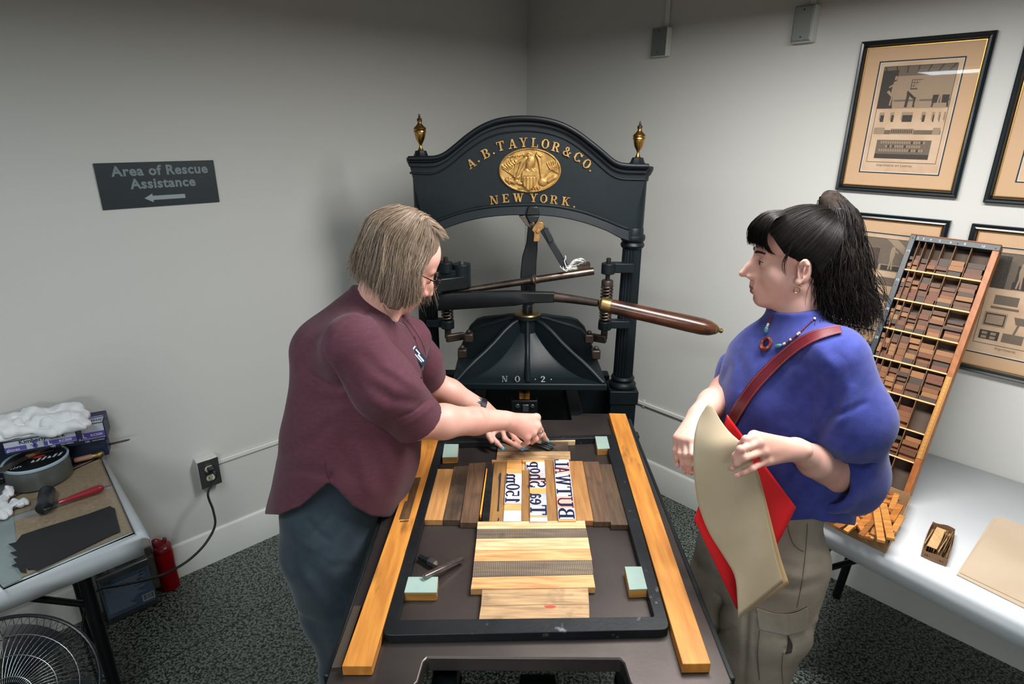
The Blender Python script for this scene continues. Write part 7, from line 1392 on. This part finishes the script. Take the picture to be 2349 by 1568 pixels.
# bead necklace
def beadline(pts, n):
    P_ = smoothpath([(*p, 0) for p in pts], 12); out = []
    for i in np.linspace(0, len(P_)-1, n): q_ = P_[int(round(i))]; h_, nn = hit(tW, q_[0], q_[1], .003); out.append(h_) if h_ is not None else None
    return out
m_b = [mat('bead_'+n, c, .35, rand=False) for n, c in (('crimson', '6a1a22'), ('teal', '3c6670'), ('cream', 'c9bca6'), ('dark', '2a2224'))]
nk = T('necklace', '', '', B1); nk['label'] = 'dark red bead necklace with oval ring pendant'; gm = nk.matrix_basis.copy(); nk.parent = W2; nk.matrix_basis = wm(W2).inverted() @ gm
A1_ = beadline([(1779, 704), (1773, 722), (1766, 740), (1760, 755), (1757, 770)], 22); A2_ = beadline([(1868, 732), (1850, 750), (1832, 768), (1815, 780), (1795, 792), (1776, 797)], 34)
b = B(); [b.ball(p, .0019, 8, 6) for i, p in enumerate(A1_[:12])]+[b.ball(p, .0019, 8, 6) for i, p in enumerate(A2_[:24])]; b.cm = 1
for p, q_ in ((A1_[15], A1_[18]), (A2_[27], A2_[31])): b.lathe([(.001, -.010), (.0045, -.006), (.0055, 0), (.0045, .006), (.001, .010)], (p+q_)/2, q_-p, 12)
b.cm = 2
for p in (A1_[12], A1_[13], A2_[0], A2_[12], A2_[13], A2_[20], A2_[24], A2_[25]): b.ball(p, .0032, 8, 6)
b.obj('bead_string', m_b, nk, angle=180)
pc_, pn_ = hit(tW, 1760, 790, .005); e1_ = nrm(np.cross(pn_, V3(0, 0, 1))); e2_ = np.cross(e1_, pn_) if np.cross(e1_, pn_)[2] > 0 else np.cross(pn_, e1_)
b = B(); rp = [pc_+e1_*.0115*math.cos(a)+e2_*.0135*math.sin(a) for a in np.linspace(0, 2*math.pi, 32, endpoint=False)]; b.tube(rp, [.0042+.0018*max(0, -math.sin(a)) for a in np.linspace(0, 2*math.pi, 32, endpoint=False)], 8, closed=True); b.obj('ring_pendant', mat('pendant_wood', '5a1d18', .35, coat=.3), nk)
for k, dz_ in enumerate((-.0475, -.044)):
    e_ = P2h(-.083, .004-.007*k, dz_); b = B()
    b.tube([e_+V3(0, 0, -.006)+R2[:, 1]*.0065*math.cos(a)+R2[:, 2]*.0065*math.sin(a) for a in np.linspace(0, 2*math.pi, 20, endpoint=False)], .0011, 6, closed=True) if k == 0 else b.ball(e_, .002, 8, 6); b.obj('earring', m_brassd, W2)
# ================================================================ papers held by the woman in blue
def coons(left, right, n=36, m=20, bulge=0.):
    L_ = resamp([Q(*p) for p in left], n); R_ = resamp([Q(*p) for p in right], n); G_ = []
    for i in range(n):
        row = [L_[i]+(R_[i]-L_[i])*(j/(m-1))+V3(0, -bulge*math.sin(math.pi*j/(m-1))*math.sin(math.pi*i/(n-1)), 0) for j in range(m)]; G_.append(row)
    return np.array(G_)
m_tan = mat('tan_paper', 'b3a389', .8, base2='a8977d', nscale=7, bump=.05, bscale=200); m_tan2 = mat('kraft_paper', 'bb9d72', .8, base2='ac8d62', nscale=9); m_red = mat('red_paper', 'd3141c', .6, base2='c81119', nscale=4)
lc_ = [(1628, 920, 1.135), (1604, 958, 1.13), (1593, 1000, 1.115), (1590, 1050, 1.10), (1593, 1100, 1.09), (1603, 1160, 1.078), (1626, 1220, 1.066), (1660, 1275, 1.055), (1685, 1320, 1.043), (1691, 1370, 1.03), (1693, 1418, 1.02)]
rc2 = [(1630, 921, 1.136), (1652, 962, 1.115), (1675, 992, 1.095), (1702, 1018, 1.072), (1732, 1070, 1.07), (1748, 1130, 1.072), (1763, 1200, 1.07), (1780, 1275, 1.068), (1797, 1335, 1.065)]
b = B(); b.grid(coons(lc_, rc2, bulge=.012), .0006); tag(b.obj('paper_sheet', m_tan, None, angle=180), 'curled tan paper sheet held in front by the woman in blue', 'paper')
b = B(); b.grid(coons([(x+2, y+4, Y+.012) for x, y, Y in lc_[:6]]+[(x+4, y-2, Y+.012) for x, y, Y in lc_[6:]], [(x-2, y+6, Y+.012) for x, y, Y in rc2[:4]]+[(x+(i+1)*2.6, y+3, Y+.012) for i, (x, y, Y) in enumerate(rc2[4:])], bulge=.008), .0006); tag(b.obj('paper_sheet', m_tan2, None, angle=180), 'kraft paper sheet peeking out behind the curled tan sheet', 'paper')
b = B(); b.grid(coons([(1668, 950, 1.125), (1640, 1040, 1.118), (1612, 1130, 1.112), (1592, 1190, 1.108)], [(1826, 1163, 1.118), (1790, 1235, 1.10), (1740, 1318, 1.085), (1690, 1398, 1.068)], bulge=-.004), .0006); tag(b.obj('paper_sheet', m_red, None, angle=180), 'bright red paper sheet held behind the tan paper', 'paper')
# ================================================================ hair: a solid lock mass and the strands over it
def hairmat(name, dark, light, rough=.38, spec=.45):
    return mat(name, dark, rough, attr='tone', attrmix=light, rand=False, spec=spec)
class Hair:
    def __init__(s): s.b = B(); s.t = []
    def strand(s, pts, r, tone, seg=3):
        P = np.array(pts); n = len(P); rr = [r*(1-.75*(i/(n-1))**3)*min(1, .4+i*.3) for i in range(n)]; v0 = len(s.b.v); s.b.tube(list(P), rr, seg, caps=False); s.t += [min(1, max(0, tone+.12*math.sin(i*.7+v0)))for i in range(n) for _ in range(seg)]
    def sheet(s, guides, n, r=.0008, jit=.004, wav=0., wf=3., npt=16, tone=(.1, .7), inner=0., center=None, flick=0., rag=.82):
        G = [resamp(g, npt) for g in guides]
        for _ in range(n):
            u = RNG.uniform(0, len(G)-1.0001); i = int(u); f = u-i; P = G[i]*(1-f)+G[i+1]*f; t = np.linspace(0, 1, npt)[:, None]
            J = RNG.normal(size=3)*jit; J2 = RNG.normal(size=3)*jit*1.3; P = P+J*(.25+t*.75)+J2*t**2
            if inner and center is not None: P = P+(np.array(center)-P)*RNG.uniform(0, inner)*t**.5
            if wav: ph = RNG.uniform(0, 6.28, 3); w_ = RNG.uniform(.6, 1.4)*wf; P = P+np.stack([np.sin(w_*6.28*t[:, 0]+ph[k]) for k in range(3)], 1)*wav*(.1+t**1.2)
            if flick: P = P+RNG.normal(size=3)*flick*t**4
            L_ = int(npt*RNG.uniform(rag, 1.0)); s.strand(P[:max(L_, 5)], r*RNG.uniform(.7, 1.3), RNG.uniform(*tone)+.22*math.sin(u*11.3)+.12*math.sin(u*29.))
    def obj(s, name, m, par):
        o = s.b.obj(name, m, par, angle=180, recalc=False); at = o.data.attributes.new('tone', 'FLOAT', 'POINT'); at.data.foreach_set('value', np.array(s.t, np.float32)); return o
# --- ash blonde bob
m_h1 = hairmat('ash_blonde_hair', '453629', 'b09a85', .42); m_h1b = mat('ash_hair_mass', '54443a', .6, base2='7a6656', nscale=26, stretch=(3, 3, .5), rand=False)
def g1(phi, root, end, mid=None):
    f = math.radians(phi); pts = [P1(*root)]
    for th in (28, 55, 80): t_ = math.radians(th); pts.append(P1(.093*math.sin(f)*math.sin(t_), -.010+.112*math.cos(f)*math.sin(t_), .036+.104*math.cos(t_)))
    e_ = Q(*end); p_ = pts[-1]; m_ = (p_+e_)/2+nrm(p_-O1)*np.array([1, 1, 0])*.016 if mid is None else Q(*mid); return pts+[m_, e_]
near = [(70, (.004, .078, .110), (972, 716, 1.43), (962, 640, 1.415)), (76, (.004, .062, .122), (955, 724, 1.415), (946, 640, 1.395)), (84, (.004, .040, .130), (938, 728, 1.40)), (93, (.004, .02, .134), (917, 726, 1.385)), (106, (.004, 0, .136), (893, 720, 1.38)), (122, (.004, -.02, .136), (868, 708, 1.385)), (140, (.003, -.035, .134), (844, 690, 1.40)), (160, (0, -.05, .128), (820, 666, 1.44)), (180, (0, -.06, .122), (806, 645, 1.50)), (205, (0, -.05, .128), (812, 650, 1.56)), (235, (-.003, -.03, .134), (850, 670, 1.61)), (265, (-.004, 0, .136), (900, 695, 1.63)), (288, (-.004, .03, .132), (950, 705, 1.62)), (302, (-.004, .06, .122), (1000, 716, 1.60))]
G1 = [g1(*a) for a in near]
s = SDF((-.60, 1.28, 1.30), (-.05, 1.74, 1.80), .0032)
s.ell(P1(0, -.014, .038), np.array((.082, .102, .096)), R1, .01)
for g in G1:
    gg = resamp(g, 9); c_ = P1(0, -.01, -.03)
    s.chain([p+(c_-p)*(.20 if i < 7 else .12) for i, p in enumerate(gg[2:])], [.015, .016, .016, .014, .011, .006, .003], .016)
s.ell(P1(0, .118, -.02), np.array((.062, .062, .085)), R1, .012, '-')
w = wob(70, .004, 5); s.fn(lambda X, Y, Z: w(X, Y, Z), s.lo, s.lo+s.res*s.n)
sdf_obj(s, 'hair', m_h1b, W1, 2, label='ash blonde bob'); del s
H = Hair(); H.sheet(G1, 4200, .0007, .0035, .0025, 1.6, 15, (0., .85), .10, P1(0, -.01, -.02), .010, .70)
H.sheet(G1[:9], 1500, .0006, .006, .004, 2., 15, (.2, 1.), .05, P1(0, -.01, -.02), .014, .6)
fr_ = [[Q(962, 506, Y), Q(988, 520, Y), Q(1008, 536, Y), Q(1023, 553, Y)] for Y in (1.49, 1.52, 1.55)]; H.sheet(fr_, 90, .0007, .003, .002, 1.5, 10, (.1, .6))
bk = [[Q(838, 545, 1.5), Q(812, 575, 1.5), Q(797, 590, 1.5), Q(789, 588, 1.5)], [Q(835, 590, 1.47), Q(812, 610, 1.47), Q(800, 618, 1.47), Q(792, 617, 1.47)]]; H.sheet(bk, 60, .0008, .004, .002, 2, 10, (.1, .7))
H.obj('hair_strands', m_h1, W1)
# eyebrows
def brows(par, P, m, sc=1.):
    h = Hair()
    for i in (-1, 1): h.sheet([[P(i*(.014+.034*u), .0905-.016*u*u, .0165+.004*math.sin(u*2.6)), P(i*(.018+.034*u), .0915-.016*u*u, .0205+.004*math.sin(u*2.6)), P(i*(.024+.034*u), .0900-.018*u*u, .0225+.003*math.sin(u*2.6))] for u in (0, .25, .5, .75, 1)], 110, .0005, .0008, npt=6)
    h.obj('eyebrows', m, par)
brows(W1, P1, m_h1)
# --- dark wavy ponytail
m_h2 = hairmat('dark_brown_hair', '0b0908', '1d1714', .42, .16); m_h2b = mat('dark_hair_mass', '0a0807', .85, spec=.1, base2='29211d', nscale=22, stretch=(3, 3, .6), rand=False)
tie = P2h(0, -.078, .116)
def cap(p):
    p = np.array(p, float); c_ = np.array((0, -.012, .032)); rad = np.array((.0815, .1035, .0945)); q = np.array((0, -.078, .116)); a = (p-c_)/rad; e_ = (q-c_)/rad; out = []
    for u in np.linspace(0, 1, 7): d_ = a*(1-u)+e_*u; l_ = np.linalg.norm(d_); rr = np.linalg.norm(a)*(1-u)+np.linalg.norm(e_)*u; d_ = d_/l_*max(1.0, .985 if 0 < u < 1 else rr); out.append(P2h(*(c_+d_*rad)))
    return out
hl = [(0, .082, .088), (-.030, .080, .083), (-.052, .066, .066), (-.064, .052, .045), (-.070, .036, .026), (-.075, .016, .016), (-.079, -.004, .020), (-.079, -.024, .010), (-.074, -.038, -.012), (-.064, -.052, -.035), (-.045, -.068, -.055), (-.02, -.080, -.06), (0, -.084, -.06)]
hl2 = [(-x, y, z) for x, y, z in hl[::-1]]
C1, C2 = [cap(p) for p in hl], [cap(p) for p in hl2]
s = SDF(tuple(O2-V3(.16, .16, .16)), tuple(O2+V3(.20, .16, .20)), .003)
s.ell(P2h(0, -.012, .032), np.array((.0785, .1005, .0915)), R2, 0); s.plane(P2h(0, .0, .0), R2@V3(0, .72, -.69))
s.ell(P2h(-.085, -.004, -.012), np.array((.02, .026, .032)), R2, .004, '-'); s.ell(P2h(.085, -.004, -.012), np.array((.02, .026, .032)), R2, .004, '-')
s.cone(P2h(0, -.068, .105), tie, .018, .014, .012)
sdf_obj(s, 'hair', m_h2b, W2, 2, label='dark brown hair tied back'); del s
tl = [[(1900, 462, 1.37), (1905, 500, 1.345), (1893, 570, 1.325), (1882, 650, 1.31), (1880, 705, 1.30), (1898, 745, 1.29)], [(1908, 456, 1.37), (1922, 500, 1.335), (1913, 580, 1.30), (1908, 660, 1.285), (1912, 710, 1.275), (1918, 758, 1.27)], [(1915, 454, 1.37), (1938, 495, 1.33), (1940, 580, 1.295), (1942, 660, 1.275), (1950, 715, 1.265), (1950, 768, 1.26)],
      [(1922, 456, 1.375), (1950, 500, 1.345), (1962, 580, 1.31), (1970, 660, 1.285), (1982, 715, 1.275), (1975, 768, 1.27)], [(1922, 456, 1.38), (1958, 495, 1.37), (1976, 580, 1.35), (1990, 660, 1.33), (2003, 715, 1.32), (1998, 755, 1.31)]]
TG = [[tie, (tie+Q(*g[0]))/2+V3(0, 0, .008)]+[Q(*p) for p in g] for g in tl]
TG2 = [[p+V3(.004, .055, 0)*min(1, i/3) for i, p in enumerate(g)] for g in TG]
s = SDF((.60, 1.12, 1.30), (.98, 1.56, 1.80), .0034)
for g, g2_ in zip(TG, TG2):
    for q_, f in ((g, .25), (g, .6), (g2_, 1.)):
        gg = resamp([a*(1-f*.3)+TG2[2][i]*(f*.3) for i, a in enumerate(q_)], 9)[:-1]; s.chain(list(gg), [.006, .006, .007, .008, .009, .009, .008, .005], .012)
w = wob(55, .007, 6); s.fn(lambda X, Y, Z: w(X, Y, Z), s.lo, s.lo+s.res*s.n)
sdf_obj(s, 'ponytail', m_h2b, W2, 2); del s
b = B(); tdir = nrm(TG[2][2]-tie+V3(0, 0, .02)); b.tube([tie+tdir*.004+np.cross(tdir, V3(0, 1, 0))*.0165*math.cos(a)+V3(0, 1, 0)*.0165*math.sin(a) for a in np.linspace(0, 2*math.pi, 24, endpoint=False)], .005, 8, closed=True); b.obj('hair_tie', m_blk, W2)
H = Hair(); H.sheet(C1, 2200, .0007, .0016, 0, 1, 12, (0, .7)); H.sheet(C2, 700, .0008, .0016, 0, 1, 12, (0, .7))
H.sheet(TG, 2300, .0010, .009, .011, 2.0, 26, (0, .8), .0, None, .010); H.sheet(TG2, 700, .0010, .008, .010, 2.2, 22, (0, .6), 0, None, .012)
H.sheet([TG[0], TG[2], TG[4]], 260, .0008, .011, .013, 2.6, 28, (.1, 1.), 0, None, .02)
bg = [[(1796, 482, 1.42), (1752, 490, 1.42), (1724, 525, 1.42), (1722, 566, 1.42)], [(1797, 482, 1.385), (1752, 490, 1.385), (1721, 522, 1.385), (1721, 568, 1.39)], [(1798, 484, 1.36), (1756, 492, 1.355), (1727, 525, 1.355), (1729, 572, 1.36)], [(1799, 486, 1.34), (1760, 496, 1.33), (1738, 530, 1.33), (1742, 575, 1.335)], [(1800, 490, 1.325), (1768, 502, 1.31), (1749, 538, 1.312), (1756, 578, 1.318)]]
BG = [[Q(*p) for p in g] for g in bg]; H.sheet(BG, 620, .0010, .0022, .0012, 1., 12, (0, .7))
H.sheet([BG[4], [Q(1801, 493, 1.32), Q(1775, 505, 1.30), Q(1756, 545, 1.303), Q(1766, 578, 1.308), Q(1788, 586, 1.31)]], 130, .0009, .0014, .0008, 1, 14, (0, .6))
H.sheet([[Q(1820, 560, 1.292), Q(1800, 590, 1.288), Q(1793, 612, 1.287), Q(1803, 632, 1.288)], [Q(1815, 555, 1.292), Q(1806, 590, 1.286), Q(1801, 610, 1.285), Q(1806, 640, 1.286)]], 18, .0005, .0016, .001, 1, 12, (0, .4))
H.sheet([[tie, tie+V3(0, 0, .02), Q(1898, 450, 1.37), Q(1894, 430, 1.37)], [tie, tie+V3(.004, 0, .02), Q(1902, 445, 1.37), Q(1899, 436, 1.37)]], 22, .0008, .002, .001, 1, 8)
H.obj('hair_strands', m_h2, W2); brows(W2, P2h, m_h2, .98)
# ================================================================ lamps, sky, camera
m_lamp = mat('lamp_housing', 'b8bab6', .5); m_diff = mat('lamp_diffuser', 'f4f6f4', .5, emit='ffffff', estr=.6)
def pendant(x, y, z, sx, sy, power, col, label, rz=0.):
    t = T('ceiling_light', label, 'lamp', (x, y, z), 'suspended ceiling lights', rot=rz); R = ROTZ(rz)
    b = B(); b.box((x, y, z+.05), (sx+.04, sy+.04, .06), R); b.obj('lamp_housing', m_lamp, t, bev=.005)
    b = B(); b.box((x, y, z+.015), (sx, sy, .01), R); b.obj('diffuser', m_diff, t)
    b = B(); [b.cyl((x+k*sx*.35*math.cos(rz), y+k*sx*.35*math.sin(rz), z+.08), (x+k*sx*.35*math.cos(rz), y+k*sx*.35*math.sin(rz), HT), .004, seg=8) for k in (-1, 1)]; b.obj('hanger', m_lamp, t)
    l = bpy.data.lights.new('lamp_light', 'AREA'); l.shape = 'RECTANGLE'; l.size = sx; l.size_y = sy; l.energy = power; l.color = col[:3]
    o = bpy.data.objects.new('lamp_light', l); COL.objects.link(o); o.location = (x, y, z); o.rotation_euler = (0, 0, rz)
pendant(.70, 1.30, 2.28, 1.2, .3, 56, (1, .985, .965), "white suspended ceiling light above the press bed", -.81)
pendant(-.75, .35, 2.24, 1.2, .3, 20, (.80, .94, 1), "white suspended ceiling light above and behind the left table", -.75)
pendant(.1, -1.6, 2.75, 1.2, .3, 8, (1, .74, .50), "added warm fill light, unseen far behind the camera", 0)  # added dim fill that warms the upper walls, no known fixture
# added unseen slab shading the upper walls, plus added fill lamp shining in below it
b = B(); b.box((0, -.62, 2.47), (5.4, .12, 1.04)); struct(b, 'light_blocker', m_wall, smooth=False)
t = T('fill_lamp', 'added wide white fill lamp, unseen behind the camera', 'lamp', (0, -2.2, 1.8)); b = B(); b.box((.25, -2.24, 1.98), (1.7, .06, .42)); b.obj('lamp_housing', m_lamp, t, bev=.005)
b = B(); b.box((.25, -2.205, 1.98), (1.6, .01, .34)); b.obj('diffuser', m_diff, t)
l = bpy.data.lights.new('lamp_light', 'AREA'); l.shape = 'RECTANGLE'; l.size = 1.6; l.size_y = .34; l.energy = 38; l.color = (.93, .98, 1)
o = bpy.data.objects.new('lamp_light', l); COL.objects.link(o); o.location = (.25, -2.195, 1.98); o.rotation_euler = (math.radians(90), 0, 0)
w = bpy.data.worlds.new('World'); SC.world = w; w.use_nodes = True; w.node_tree.nodes['Background'].inputs[0].default_value = (.4, .38, .33, 1); w.node_tree.nodes['Background'].inputs[1].default_value = .1
cd = bpy.data.cameras.new('Camera'); co = bpy.data.objects.new('Camera', cd); COL.objects.link(co)
cd.sensor_fit = 'HORIZONTAL'; cd.sensor_width = 36; cd.lens = F/2349*36; cd.clip_start = .02
M = Matrix.Identity(4)
for i in range(3): M[i][0], M[i][1], M[i][2], M[i][3] = CR[i], CU[i], -FW[i], CAM[i]
co.matrix_world = M; SC.camera = co
SC.view_settings.view_transform = 'Standard'; SC.view_settings.look = 'None'; SC.view_settings.gamma = 1; SC.view_settings.use_curve_mapping = False
SC.view_settings.exposure = 0.0
SC.cycles.use_denoising = True; SC.cycles.use_adaptive_sampling = True; SC.cycles.adaptive_threshold = .04; SC.cycles.caustics_reflective = False; SC.cycles.caustics_refractive = False; SC.cycles.glossy_bounces = 2; SC.cycles.transmission_bounces = 4; SC.cycles.max_bounces = 4; SC.cycles.diffuse_bounces = 3; SC.cycles.transparent_max_bounces = 12
